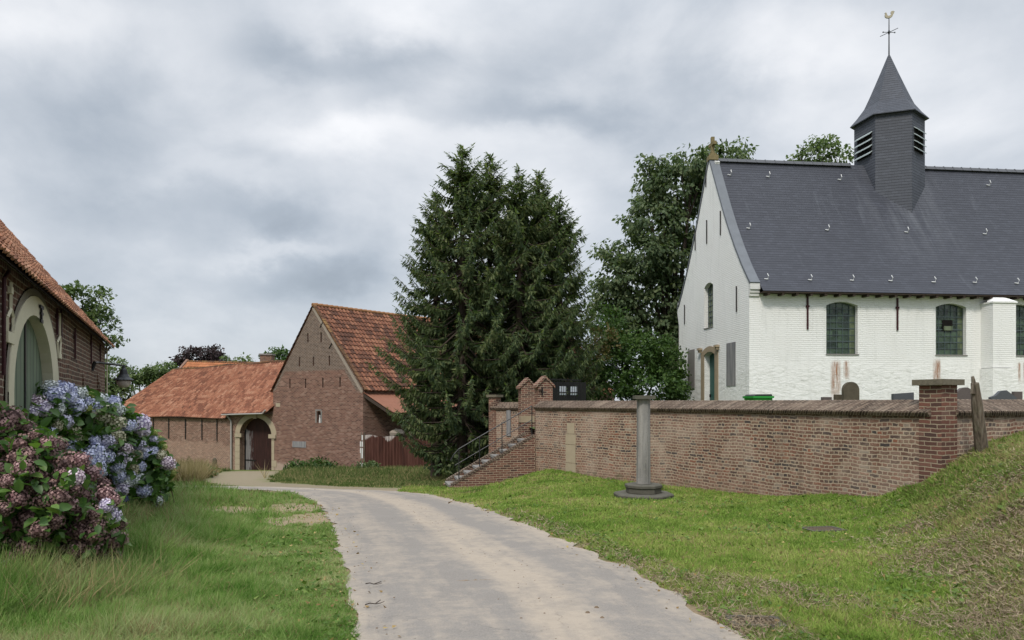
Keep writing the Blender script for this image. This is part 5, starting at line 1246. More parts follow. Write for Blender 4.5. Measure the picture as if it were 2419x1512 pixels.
# rusty sheet gate beside the barn
g0 = P(862, 1028, 50.0); g1 = P(1022, 1036, 49.2)
SG = thing('sheet_gate', (g0.x, g0.y, -5.2), 'rust brown corrugated sheet gate with peeling white top edge beside the barn', 'gate')
mb = MB(); nC = 90; dg = V(g1.x - g0.x, g1.y - g0.y, 0)
for q in range(nC):
    def pt(i, z): w = i / nC; return g0 + dg * w + V(0, 0.035 * math.sin(i * math.pi * 0.5) - 0.12 * math.sin(w * 9), z - g0.z)
    lean = 0.0; top_ = g0.z + (g1.z - g0.z) * q / nC + 0.05 * math.sin(q * 0.21) - (0.12 if q > 60 else 0)
    mb.face((pt(q, -5.6), pt(q + 1, -5.6), pt(q + 1, top_), pt(q, top_)), [(q * 0.05, -5.6), (q * 0.05 + .05, -5.6), (q * 0.05 + .05, top_), (q * 0.05, top_)])
sh_ = mb.build('sheets', M_rust, SG)
mb = MB()
for p_ in (g0 - V(0.28, 0, 0), g1 + V(0.05, 0, 0)): mb.box(V(p_.x, p_.y + 0.05, -5.7), V(0.25, 0, 0), V(0, 0.2, 0), V(0, 0, g0.z + 5.9))
mb.build('post', M_wood, SG)
mb = MB().lathe(P(938, 1022, 50.3), [(0.1, -0.3), (0.5, -0.15), (0.55, 0.0), (0.35, 0.2), (0.05, 0.26)], 10); o = mb.build('boulder', M_mortar, loc=P(938, 1022, 50.3)); tag(o, 'pale boulder like heap lying behind the top of the rusty sheet gate', 'boulder')
for v_ in o.data.vertices: v_.co += Vector((math.sin(v_.index * 3.1) * 0.05, 0, math.cos(v_.index * 5.3) * 0.05)) 

# long wing with the gateway
WG = thing('barn_wing', (-18, 54.7, -5.4), 'long low brick farm range with red pantile roof and arched cart gateway', 'farm building')
gx0, gx1 = 9.22, 12.86
wallpoly = [(BW + 0.02, -7), (32, -7), (32, -1.2), (13.95, -1.2), (13.95, -0.68), (BW + 0.02, -0.68)]
garch = [(gx0, -7 + 0.01), (gx1, -7 + 0.01)] + [((gx0 + gx1) / 2 + (gx1 - gx0) / 2 * math.cos(math.pi * q / 16), -2.55 + 1.35 * math.sin(math.pi * q / 16)) for q in range(17)]
mb = MB(); mb.wall(BO, BE, wallpoly, [garch], -0.5); mb.f = [f[::-1] for f in mb.f]; mb.uv = [u[::-1] if u else None for u in mb.uv]
wob_ = BO + BE * 32; bd = BN_ * 8.4
mb.face((wob_ + V(0, 0, -7), wob_ + V(0, 0, -1.2), wob_ + bd + V(0, 0, -1.2), wob_ + bd + V(0, 0, -7)))
mb.build('wall', M_wing, WG)
sm = MB(); so3 = [((gx0 + gx1) / 2 + ((gx1 - gx0) / 2 + 0.55) * math.cos(math.pi * q / 16), -2.55 + 1.72 * math.sin(math.pi * q / 16)) for q in range(17)]
ins = garch[2:]
for q in range(16):
    a, b, c_, d_ = so3[q], so3[q + 1], ins[q + 1], ins[q]; W3 = lambda p: BO + BE * p[0] + nn * 0.03 + V(0, 0, p[1])
    sm.prism([W3(a), W3(b), W3(c_), W3(d_)], BN_ * 0.3)
r_ = random.Random(5); z_ = -6.4
while z_ < -2.6:
    h_ = 0.5
    for s_, sg in ((gx0, -1), (gx1, 1)):
        w3 = r_.choice((0.3, 0.55)) if sg < 0 else 0.55
        sm.box(BO + BE * s_ + nn * 0.03 + V(0, 0, z_), BE * sg * w3, BN_ * 0.3, V(0, 0, h_ - 0.02))
    z_ += h_
sm.cbox(BO + BE * ((gx0 + gx1) / 2) + nn * 0.06 + V(0, 0, -1.05), BE * 0.35, BN_ * 0.1, V(0, 0, 0.45)); 
for s_ in (gx0 - 0.12, gx1 + 0.12): sm.cbox(BO + BE * s_ + nn * 0.05 + V(0, 0, -2.6), BE * 0.75, BN_ * 0.12, V(0, 0, 0.3))
sm.build('gateway_surround', M_paleston, WG)
gt = MB(); inn = BN_ * 0.48
gt.wall(BO + inn, BE, [(gx0, -6.4), (gx1, -6.4)] + ins); gt.f = [f[::-1] for f in gt.f]; gt.uv = [u[::-1] if u else None for u in gt.uv]
gto = gt.build('gate_door', M_gate, WG)
MB().box(BO + inn - BN_ * 0.04 + BE * (gx1 - 1.3) + V(0, 0, -4.6), BE * 1.3, BN_ * 0.03, V(0, 0, 0.07)).build('strap_hinge', M_iron, gto)
MB().box(BO + inn - BN_ * 0.05 + BE * (gx1 - 0.12) + V(0, 0, -6.4), BE * 0.12, BN_ * 0.04, V(0, 0, 4.2)).build('gate_post', M_iron, gto)
we = -BN_ * 0.3; z1, z2 = -1.2, -0.75
rw = MB(); rH = lambda s_: BO + BE * s_ + BN_ * 4.2
tiles(rw, BO + BE * 14.3 + we + V(0, 0, -1.28), BO + BE * 31.0 + we + V(0, 0, -1.28), rH(27.6) + V(0, 0, 3.0), rH(14.3) + V(0, 0, 3.35), 0.28, 0.34, 0.10, 0.022, sag=0.0, sagy=0.15)
tiles(rw, BO + BE * (BW + 0.05) + we * 2.1 + V(0, 0, -0.80), BO + BE * 14.3 + we * 1.2 + V(0, 0, -1.02), rH(14.3) + V(0, 0, 3.35), rH(BW - 1.2) + V(0, 0, 3.30), 0.28, 0.34, 0.10, 0.022)
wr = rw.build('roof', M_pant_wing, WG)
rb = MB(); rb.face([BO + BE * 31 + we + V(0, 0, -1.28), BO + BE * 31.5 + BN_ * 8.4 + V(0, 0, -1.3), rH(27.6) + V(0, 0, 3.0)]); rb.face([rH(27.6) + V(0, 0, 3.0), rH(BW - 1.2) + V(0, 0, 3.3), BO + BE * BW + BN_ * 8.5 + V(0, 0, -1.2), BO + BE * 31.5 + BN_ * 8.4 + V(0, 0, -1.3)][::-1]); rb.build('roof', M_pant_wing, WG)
mb = MB()
for q in range(44): 
    s_ = 27.6 - q * 0.46; w = min(1, (27.6 - s_) / 13.3); zz = 3.0 + 0.35 * w + 0.05 * math.sin(q * 0.5); mb.tube([rH(s_) + V(0, 0, zz), rH(s_ - 0.46) + V(0, 0, zz + 0.02)], [0.13, 0.15], 8)
mb.build('ridge_tiles', M_lichen, wr)
mb = MB().box(BO + BE * 14.3 + we * 0.8 + V(0, 0, -1.35), BE * 16.5, BN_ * 0.3, V(0, 0, 0.05)); mb.box(BO + BE * (BW + .1) + we * 2.2 + V(0, 0, -0.93), BE * 5.0, BN_ * 0.6, V(0, 0, 0.05)); mb.build('eave_board', M_eave, WG)
for s_ in (24.08, 21.91, 19.64, 17.49, 15.59): anchor(BO, BE, s_, -3.1, -1.4 if s_ > 17 else -1.3, WG, M_iron, 0.06, -0.05)
for s_ in (24.08, 19.64, 15.59): pass
pp = BO + BE * 13.75 + nn * 0.12
MB().tube([pp + V(0, 0, -6.4), pp + V(0, 0, -1.5), pp + BE * 0.35 + nn * 0.2 + V(0, 0, -0.95)], 0.075, 8).build('downpipe', M_pipe, WG)
MB().tube([BO + BE * 14.3 + we * 2 + V(0, 0, -1.0), BO + BE * (BW + .3) + we * 2.5 + V(0, 0, -0.86), BO + BE * (BW + .05) + we * 2.3 + V(0, 0, -0.6)], 0.06, 6).build('gutter', M_pipe, WG)
# chimney + house roof beyond
FB = thing('farm_house_beyond', (-24, 78, -6), 'distant farmhouse with orange tiled ridge and brick chimney behind the long range', 'house')
A_ = P(445, 854, 78); B_ = P(560, 862, 74); ln = (B_ - A_); ln.z = 0; dn = V(ln.y, -ln.x, 0).normalized()
mb = MB(); B2 = A_ + ln * 1.6 + V(0, 0, -0.55); tiles(mb, A_ + dn * 4 - V(0, 0, 4), B2 + dn * 4 - V(0, 0, 4), B2, A_, 0.35, 0.4, 0.06, 0.04); tiles(mb, B2 - dn * 4 - V(0, 0, 4), A_ - dn * 4 - V(0, 0, 4), A_, B2, 0.35, 0.4, 0.06, 0.04)
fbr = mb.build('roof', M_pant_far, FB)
mb = MB(); L0 = A_ - V(0, 0, 4.1); 
for q in range(24): w = q / 24; mb.tube([A_.lerp(B2, w), A_.lerp(B2, w + 1 / 24)], [0.13, 0.15], 6)
mb.build('ridge_tiles', M_lichen, fbr)
mb = MB(); mb.prism([A_ + dn * 4.0 - V(0, 0, 4.1), A_ - dn * 4.0 - V(0, 0, 4.1), A_ + V(0, 0, 0.25)], -ln.normalized() * 0.4); mb.box(A_ + dn * 3.8 - V(0, 0, 10), ln * 1.6, -dn * 7.6, V(0, 0, 5.9)); mb.build('wall', M_wing, FB)
cq = P(614, 862, 66); mb = MB().box(V(cq.x, cq.y, cq.z - 3), V(1.05, 0, 0), V(0, 0.9, 0), V(0, 0, 3.9)); co = mb.build('chimney', M_pier2, fbr)
MB().box(V(cq.x - 0.08, cq.y - 0.08, cq.z + 0.9), V(1.21, 0, 0), V(0, 1.06, 0), V(0, 0, 0.14)).build('chimney_cap', M_blue_st, fbr)
# ------------------------------------------------------------------ leaves, trees
LV = [(0, 0, 0), (0.28, 0.35, 0.06), (0.22, 0.72, 0.03), (0, 1.0, -0.06), (-0.22, 0.72, 0.03), (-0.28, 0.35, 0.06), (0, 0.5, -0.02)]
LFC = [(0, 1, 6), (1, 2, 6), (2, 3, 6), (3, 4, 6), (4, 5, 6), (5, 0, 6)]
DV = [(0, 0, 0), (0.3, 0.5, 0.05), (0, 1, 0), (-0.3, 0.5, 0.05)]; DF = [(0, 1, 2, 3)]
SV = [(0, 0, 0), (0.10, 0.3, 0.0), (0.05, 0.8, 0.0), (0, 1.0, 0.0), (-0.05, 0.8, 0.0), (-0.10, 0.3, 0)]; SF = [(0, 1, 2, 3, 4, 5)]
M_spruce = leaf_mat('spruce_needles', [(0.0, (0.03, 0.05, 0.03)), (0.35, (0.07, 0.105, 0.05)), (0.7, (0.13, 0.165, 0.07)), (0.93, (0.2, 0.215, 0.10)), (1.0, (0.2, 0.15, 0.10))], 0.32, 0.65)
M_cherry = leaf_mat('broad_leaves', [(0.0, (0.045, 0.075, 0.04)), (0.45, (0.095, 0.135, 0.068)), (0.85, (0.17, 0.205, 0.105)), (1.0, (0.26, 0.27, 0.16))], 0.36, 0.5)
M_hedge = leaf_mat('hedge_leaves', [(0.0, (0.026, 0.055, 0.018)), (0.5, (0.052, 0.10, 0.026)), (0.9, (0.10, 0.16, 0.045)), (1, (0.15, 0.19, 0.07))], 0.25, 0.5)
M_brownl = leaf_mat('bronze_leaves', [(0.0, (0.05, 0.05, 0.02)), (0.6, (0.11, 0.095, 0.035)), (1.0, (0.15, 0.11, 0.05))], 0.2)
M_palet = leaf_mat('pale_leaves', [(0.0, (0.06, 0.10, 0.04)), (0.6, (0.13, 0.18, 0.075)), (1.0, (0.2, 0.24, 0.12))], 0.3)
M_copper = leaf_mat('copper_leaves', [(0.0, (0.02, 0.014, 0.016)), (0.6, (0.05, 0.034, 0.036)), (1.0, (0.09, 0.06, 0.06))], 0.15)
M_tree2 = leaf_mat('mid_green_leaves', [(0.0, (0.05, 0.085, 0.035)), (0.5, (0.10, 0.145, 0.06)), (1.0, (0.18, 0.22, 0.10))], 0.3)
M_hyl = leaf_mat('hydrangea_leaves', [(0.0, (0.025, 0.06, 0.014)), (0.4, (0.06, 0.13, 0.026)), (0.8, (0.12, 0.215, 0.045)), (1.0, (0.22, 0.28, 0.08))], 0.28, 0.45, 0.4)

def broad_tree(name, root_pos, blobs, mat, label, cat='tree', group=None, leaf=0.16, dens=1.0, clump=0.55, droop=0.5, trunk_r=0.25, depthr=None, tiers=0.0, seed=1):
    """blobs: (u, v, d, ru, rv) crown lobes given by their place and size; leaves sit in clumps through each lobe"""
    rg = np.random.default_rng(seed); root_pos = V(*root_pos)
    root = thing(name, tuple(root_pos), label, cat, group); o = np.array(root_pos)
    P_, N_ = [], []; limbs = MB()
    cen = []
    for (u, v, d, ru, rv) in blobs:
        c = P(u, v, d); a = ru / F * d; b = rv / F * d; cc = max(a, b) * 0.8
        nC_ = max(4, int(dens * 2.6 * (a * b * 3.14) / (clump ** 2)))
        dv = unit(rg.normal(size=(nC_, 3))); rr_ = rg.uniform(0.25, 1.0, nC_) ** 0.45
        cl = np.array(c) + dv * rr_[:, None] * np.array([a, cc, b])
        cen.append((c, cl[:3]))
        for q in cl:
            k_ = int(46 * (clump / 0.55) ** 2 * (0.16 / leaf) ** 1.0 * rg.uniform(0.5, 1.2)); sz = clump * rg.uniform(0.6, 1.15)
            dd = unit(rg.normal(size=(k_, 3))); p_ = q + dd * (rg.uniform(0.2, 1, k_) ** 0.5)[:, None] * np.array([sz, sz, sz * 0.55]); p_[:, 2] -= 0.25 * (np.hypot(p_[:, 0] - q[0], p_[:, 1] - q[1]) ** 2) / sz
            out = unit(p_ - np.array(c)); P_.append(p_); N_.append(out)
    P_ = np.concatenate(P_); N_ = np.concatenate(N_); n = len(P_)
    Y = unit(N_ * 0.5 + unit(rg.normal(size=(n, 3))) * 0.8 + np.array([0, 0, -droop]))
    Nn = unit(np.array([0, 0, 1.0]) + N_ * 0.5 + rg.normal(size=(n, 3)) * 0.55)
    X, Y, Z = frames(Y, Nn); sc = leaf * rg.uniform(0.65, 1.3, n)
    link('crown', scatter('crown', DV, DF, P_ - o, X, Y, Z, sc), mat, root)
    top = max(b[0].z for b in cen); mid = sum((b[0] for b in cen), V(0, 0, 0)) / len(cen)
    forkz = root_pos.z + (min(b[0].z for b in cen) - root_pos.z) * 0.55; fork = V(root_pos.x * 0.9 + mid.x * 0.1, root_pos.y, max(forkz, root_pos.z + 0.4))
    limbs.tube([root_pos - V(0, 0, 0.3), root_pos + V(0, 0, 0.1), fork], [trunk_r * 1.3, trunk_r, trunk_r * 0.75], 8)
    for c, cl in cen:
        m_ = fork.lerp(c, 0.5) + V(0, 0, 0.15 * (c - fork).length * 0.3)
        limbs.tube([fork - V(0, 0, 0.2), m_, c], [trunk_r * 0.55, trunk_r * 0.35, trunk_r * 0.12], 6)
        for q in cl: limbs.tube([m_.lerp(c, 0.4), V(*q)], [trunk_r * 0.18, trunk_r * 0.05], 4)
    limbs.build('trunk', M_bark, root, smooth=True); return root

def spruce(base, top, prof, label, seed, zlow):
    """prof: [(distance below the tip, radius)]"""
    rg = np.random.default_rng(seed); base = V(*base); h = top - base.z
    root = thing('spruce_tree', tuple(base), label, 'spruce', 'spruces beside the steps'); o = np.array(base)
    tk = MB(); tk.tube([base - V(0, 0, 0.4), base + V(0, 0, h * 0.5), base + V(0, 0, h)], [0.24, 0.14, 0.015], 8)
    PP, YY, NN, SS = [], [], [], []
    z = top - 0.12
    while z > zlow:
        dz = top - z; R = np.interp(dz, [p[0] for p in prof], [p[1] for p in prof])
        nb = 5 if dz < 1.5 else 7
        ph = rg.uniform(0, 6.28)
        for b in range(nb):
            az = ph + b * 6.283 / nb + rg.normal() * 0.25; L = max(0.12, R * rg.uniform(0.62, 1.12)); zz = z + rg.normal() * 0.1
            rise = 0.6 if dz < 1.6 else (0.22 if dz < 4 else 0.0)
            n = max(3, int(L / 0.06)); t_ = (np.arange(n) + 0.5) / n; dirh = np.array([math.cos(az), math.sin(az), 0])
            sag = (0.28 if dz > 2 else 0.05) * L
            pts = np.array([base.x, base.y, zz]) + dirh * (L * t_)[:, None] + np.array([0, 0, 1.0]) * (rise * L * t_ - sag * np.sin(t_ * 3.0) * 1.0 + 0.06 * L * t_ ** 3)[:, None]
            if dz > 0.8: 
                q = [V(*(np.array([base.x, base.y, zz])))] + [V(*pts[i]) for i in (n // 3, 2 * n // 3, n - 1)]
                tk.tube(q, [0.045 if L > 1.5 else 0.025, 0.03, 0.018, 0.006], 4, cap=False)
            keep = t_ > (0.25 if dz > 2.5 else 0.0); pts = pts[keep]; tt = t_[keep]; m = len(pts)
            if m == 0: continue
            side = np.array([-dirh[1], dirh[0], 0])
            for rep, (sa, dn, ln) in enumerate(((1, -0.25, 1.1), (-1, -0.25, 1.1), (0.5, -1.3, 1.25), (-0.5, -1.3, 1.25), (0.1, -1.0, 1.1), (0, 0.25, 0.6))):
                jit = rg.normal(size=(m, 3)) * 0.22
                Yd = dirh * 0.75 + side * sa + np.array([0, 0, dn]) * (1.0 if dz > 1.5 else 0.3) + jit
                wdt = (1.1 - tt * 0.6)
                PP.append(pts + jit * 0.12); YY.append(Yd); NN.append(np.tile(np.array([0, 0, 1.0]), (m, 1)) + rg.normal(size=(m, 3)) * 0.6)
                SS.append(0.34 * ln * wdt * rg.uniform(0.6, 1.25, m) * (0.6 if dz < 1.2 else 1.0))
            tip = pts[-1:]; PP.append(tip); YY.append(dirh[None] + np.array([[0, 0, 0.5]])); NN.append(np.array([[0, 0, 1.0]])); SS.append(np.array([0.3]))
        z -= (0.2 if dz < 1.5 else 0.30) + 0.16 * min(1, dz / 6) * rg.uniform(0.6, 1.5)
    PP = np.concatenate(PP); YY = np.concatenate(YY); NN = np.concatenate(NN); SS = np.concatenate(SS)
    X, Y, Z = frames(YY, NN)
    # a twig: ragged leaf-shaped spray with needle notches
    tv = [(0, 0, 0), (0.09, 0.12, 0), (0.05, 0.2, 0), (0.16, 0.38, -0.02), (0.05, 0.45, 0), (0.13, 0.66, -0.02), (0.035, 0.72, 0), (0, 1.0, -0.03), (-0.035, 0.72, 0), (-0.13, 0.66, -0.02), (-0.05, 0.45, 0), (-0.16, 0.38, -0.02), (-0.05, 0.2, 0), (-0.09, 0.12, 0)]
    tf = [(0, 1, 2, 12, 13), (2, 3, 4, 10, 11, 12), (4, 5, 6, 8, 9, 10), (6, 7, 8)]
    link('crown', scatter('crown', tv, tf, PP - o, X, Y, Z, SS), M_spruce, root)
    tk.build('trunk', M_bark, root); return root
def sbase(u, d): x = (u - CX) / F * d; return (x, d, gz(x, d))
spruce(sbase(1092, 28), (HZ - 345) / F * 28, [(0, 0.05), (0.6, 0.55), (1.6, 0.95), (2.6, 1.4), (3.9, 1.9), (4.2, 2.9), (5.0, 2.4), (6.0, 2.6), (6.6, 3.6), (7.6, 3.2), (9.5, 3.2), (12, 2.7)], 'tallest spruce of the clump, its branches hanging over the barn roof', 11, -1.3)
spruce(sbase(1157, 29.5), (HZ - 368) / F * 29.5, [(0, 0.05), (0.7, 0.5), (2.0, 1.3), (3, 1.9), (5, 2.5), (12, 2.9)], 'spruce just right of the tallest one, second highest tip of the clump', 12, -0.4)
spruce(sbase(1226, 28.5), (HZ - 402) / F * 28.5, [(0, 0.05), (0.7, 0.45), (2.0, 1.3), (3, 1.9), (5, 2.5), (12, 3.0)], 'middle spruce with a thin pointed tip, two tips right of the tallest', 13, 0.2)
spruce(sbase(1274, 30), (HZ - 402) / F * 30, [(0, 0.05), (0.6, 0.4), (1.6, 0.85), (3.2, 1.7), (5, 2.0), (7, 2.8), (12, 2.6)], 'spruce whose tip is the last tall one on the right, above the gate piers', 14, -0.8)
spruce(sbase(1030, 29.2), (HZ - 455) / F * 29.2, [(0, 0.05), (0.6, 0.45), (1.6, 0.95), (3.2, 1.5), (6, 1.9), (12, 2.2)], 'shorter narrow spruce forming the left shoulder of the clump by the barn', 15, -0.9)
spruce(sbase(1322, 29.4), (HZ - 470) / F * 29.4, [(0, 0.05), (0.6, 0.5), (1.6, 1.0), (3.2, 1.3), (6, 1.7), (12, 2.0)], 'lowest narrow spruce forming the right shoulder of the clump, nearest the broadleaf tree', 16, -0.6)
def gr(u, d, z=None): x = (u - CX) / F * d; return (x, d, gz(x, d) if z is None else z)
broad_tree('laurel_bush', sbase(1110, 31), [(1090, 1060, 31, 45, 50), (1140, 1020, 31.5, 40, 60), (1060, 1090, 30.5, 40, 30), (1150, 1080, 31, 40, 40), (1035, 1095, 27, 22, 22), (1065, 1075, 27.5, 30, 32)], M_cherry, 'dark undergrowth bush in the shade beneath the spruces beside the steps', 'bush', leaf=0.2, clump=0.45, dens=1.0, droop=0.2, trunk_r=0.06, seed=44)
broad_tree('cherry_tree', gr(1590, 38, -0.9), [(1705, 385, 38, 60, 50), (1640, 380, 37, 60, 45), (1560, 400, 38, 50, 40), (1600, 450, 38, 100, 60), (1540, 520, 37.5, 80, 60), (1650, 520, 39, 90, 70), (1520, 600, 37, 80, 60), (1600, 620, 38, 90, 70),
    (1460, 650, 37, 55, 50), (1440, 700, 37, 40, 40), (1420, 745, 37, 35, 35), (1560, 720, 38, 100, 70), (1490, 720, 37.5, 50, 55), (1470, 790, 37, 55, 45), (1590, 820, 38, 80, 80), (1700, 600, 40, 60, 90), (1740, 360, 39, 28, 22), (1430, 590, 37, 25, 18)],
    M_cherry, 'tall broadleaf tree with drooping leaves behind the left side of the white church', leaf=0.24, clump=0.62, dens=1.45, droop=0.9, trunk_r=0.3, seed=4)
broad_tree('hedge_bush', gr(1520, 33, -0.9), [(1570, 850, 33, 50, 60), (1510, 840, 32.5, 60, 60), (1440, 850, 32.5, 55, 60), (1540, 910, 32, 90, 45), (1450, 900, 32, 60, 45), (1590, 930, 32, 40, 30)], M_hedge, 'dense bright green bush filling the corner left of the white church', 'bush', leaf=0.17, clump=0.45, dens=1.9, droop=0.2, trunk_r=0.1, seed=5)
broad_tree('garden_shrub', gr(1400, 31, -0.9), [(1385, 840, 31, 45, 40), (1420, 800, 32, 40, 35), (1370, 880, 31, 30, 30)], M_brownl, 'bronze tinged shrub between the spruces and the bright green bush', 'shrub', leaf=0.16, clump=0.42, dens=1.0, droop=0.3, trunk_r=0.08, seed=6)
broad_tree('garden_shrub', gr(1400, 33, -0.9), [(1390, 920, 33, 45, 35), (1440, 770, 34, 45, 50), (1400, 880, 33, 35, 30)], M_hedge, 'green shrub rising behind the iron gate with white notices', 'shrub', leaf=0.16, clump=0.42, dens=1.0, droop=0.3, trunk_r=0.08, seed=7)
broad_tree('ash_tree', gr(1935, 46, -0.9), [(1930, 362, 46, 48, 34), (1985, 368, 46, 30, 24), (1893, 372, 46, 28, 18), (1945, 340, 46, 30, 18), (1940, 480, 46, 60, 90)], M_palet, 'pale green tree top showing over the church ridge left of the bell turret', leaf=0.26, clump=0.55, dens=0.75, droop=0.5, seed=8)
broad_tree('oak_tree', gr(190, 42), [(195, 715, 42, 55, 45), (235, 715, 42, 30, 35), (170, 760, 42, 60, 50), (235, 765, 42, 35, 30), (262, 795, 42, 30, 14), (150, 700, 42, 30, 30), (215, 810, 42, 40, 30), (180, 860, 42, 60, 50)], M_tree2, 'round grey green tree rising behind the farmhouse roof', leaf=0.26, clump=0.6, dens=0.85, droop=0.3, seed=9)
broad_tree('willow_bush', gr(262, 70), [(262, 890, 70, 42, 48), (290, 930, 70, 35, 40), (235, 920, 70, 30, 40)], M_tree2, 'bushy green tree behind the black bracket lamp', leaf=0.34, clump=0.8, dens=0.9, seed=10)
broad_tree('copper_beech', gr(470, 95, -8), [(475, 845, 95, 55, 34), (440, 862, 95, 35, 28), (530, 862, 95, 40, 24), (495, 880, 95, 70, 30)], M_copper, 'dark purple copper beech behind the orange tiled house', leaf=0.42, clump=1.0, dens=1.0, seed=11)
for u, v, ru, rv, lab, sd_, m_ in ((378, 868, 32, 18, 'low pale green tree left of the copper beech', 12, M_palet), (560, 862, 38, 22, 'pale green tree between copper beech and brick chimney', 13, M_palet), (655, 850, 34, 30, 'bright green tree right of the brick chimney, beside the barn gable', 14, M_hedge), (330, 880, 40, 14, 'thin line of low green growth behind the left end of the long roof', 15, M_tree2)):
    broad_tree('background_tree', gr(u, 90, -8), [(u, v, 90, ru, rv), (u + ru * .5, v + rv, 90, ru * .8, rv), (u - ru * .5, v + rv, 90, ru * .8, rv)], m_, lab, leaf=0.42, clump=0.9, dens=0.9, seed=sd_, group='trees behind the long range')
# scrub in front of the barn
for u, v, d, ru, rv, m_, lab, nm in ((700, 1104, 0, 30, 15, M_hedge, 'leafy green bush against the foot of the barn gable', 'elder_bush'), (752, 1100, 0, 42, 18, M_hedge, 'largest green bush on the weedy bank before the barn', 'elder_bush'), (868, 1106, 0, 35, 18, M_tree2, 'green weedy bush at the corner of barn and rusty gate', 'elder_bush'),
        (440, 1110, 34, 38, 22, M_brownl, 'brown green scrubby bush at the end of the grass verge before the long range', 'scrub_bush'), (478, 1118, 33, 26, 18, M_tree2, 'small tangled bush right beside the brown one near the sandy track', 'scrub_bush')):
    d = d or 46; x = (u - CX) / F * d
    broad_tree(nm, (x, d, gz(x, d)), [(u, v, d, ru * .7, rv), (u - ru * .5, v + rv * .4, d, ru * .5, rv * .8), (u + ru * .5, v + rv * .3, d, ru * .5, rv * .8)], m_, lab, 'bush', leaf=0.17, clump=0.4, dens=2.4, droop=0.1, trunk_r=0.04, seed=int(u))

# ------------------------------------------------------------------ hydrangeas
def petal_mat(name, a, b_, tr=0.15):
    m, k, b = new_mat(name); g = k.node('ShaderNodeNewGeometry'); oi = k.node('ShaderNodeObjectInfo').outputs['Random']
    f = k.math('ADD', k.math('MULTIPLY', g.outputs['Random Per Island'], 0.75), k.math('MULTIPLY', oi, 0.35))
    mid_ = [(p + q) / 2 for p, q in zip(a, b_)]
    k.l.new(k.ramp(f, [(0.05, a), (0.5, mid_), (0.95, b_)]), b.inputs['Base Color']); b.inputs['Roughness'].default_value = 0.7
    return m
PM = {'B': petal_mat('blue_petals', (0.56, 0.58, 0.80), (0.80, 0.82, 0.95)), 'V': petal_mat('violet_petals', (0.64, 0.55, 0.74), (0.88, 0.82, 0.92)),
      'P': petal_mat('pink_petals', (0.50, 0.38, 0.46), (0.86, 0.74, 0.80)), 'L': petal_mat('lilac_petals', (0.42, 0.40, 0.54), (0.76, 0.74, 0.86)),
      'W': petal_mat('whitish_petals', (0.5, 0.54, 0.56), (0.84, 0.86, 0.82)), 'C': petal_mat('cream_petals', (0.36, 0.34, 0.22), (0.72, 0.68, 0.50)),
      'G': petal_mat('lime_petals', (0.30, 0.36, 0.08), (0.52, 0.54, 0.2)), 'D': petal_mat('deep_blue_petals', (0.06, 0.08, 0.38), (0.16, 0.2, 0.6)),
      'M': petal_mat('faded_mauve_petals', (0.13, 0.075, 0.072), (0.32, 0.20, 0.185)), 'R': petal_mat('dusty_pink_petals', (0.20, 0.105, 0.11), (0.46, 0.30, 0.29))}
def head_mesh(seed, flat=0.8, n=110, ragged=0.06):
    rg = np.random.default_rng(seed); i = np.arange(n) + 0.5
    ph = np.arccos(1 - 2 * i / n * 0.9); th_ = np.pi * (1 + 5 ** 0.5) * i
    d = np.stack([np.cos(th_) * np.sin(ph), np.sin(th_) * np.sin(ph), np.cos(ph)], 1)
    r = 1 + rg.normal(size=n) * ragged; pos = d * r[:, None] * np.array([1, 1, flat])
    nn_ = unit(d + rg.normal(size=(n, 3)) * 0.28); yy = unit(np.cross(nn_, rg.normal(size=(n, 3))))
    X, Y, Z = frames(yy, nn_)
    tv, tf = [(0, 0, 0.02)], []
    for q in range(4):
        a = q * math.pi / 2; c_, s_ = math.cos(a), math.sin(a)
        for (px_, py_, pz_) in ((0.45, 0.42, 0.10), (0.98, 0.0, 0.0), (0.45, -0.42, 0.10)): tv.append((px_ * c_ - py_ * s_, px_ * s_ + py_ * c_, pz_))
        tf.append((0, q * 3 + 3, q * 3 + 2, q * 3 + 1))
    me = scatter('flower_head', tv, tf, pos, X, Y, Z, np.full(n, 0.205 if ragged < .1 else 0.18) * rg.uniform(0.7, 1.2, n))
    import bmesh
    bm = bmesh.new(); bm.from_mesh(me); a_ = bmesh.ops.create_icosphere(bm, subdivisions=2, radius=0.86 if ragged < 0.1 else 0.8)
    for v_ in a_['verts']: v_.co.z *= flat
    for f_ in {f_ for v_ in a_['verts'] for f_ in v_.link_faces}: f_.material_index = 1
    bm.to_mesh(me); bm.free(); return me
PCORE = {k_: simple(k_ + '_core', c_, 0.9, 0, 0.3, 20) for k_, c_ in {'B': (0.34, 0.36, 0.56), 'V': (0.38, 0.32, 0.48), 'P': (0.3, 0.22, 0.28), 'L': (0.26, 0.25, 0.34), 'W': (0.34, 0.37, 0.35), 'C': (0.22, 0.21, 0.12), 'G': (0.16, 0.2, 0.05), 'D': (0.03, 0.04, 0.2), 'M': (0.085, 0.046, 0.044), 'R': (0.12, 0.062, 0.065)}.items()}  # darker than the petals: shade between florets put into the core colour
HEADS = {}
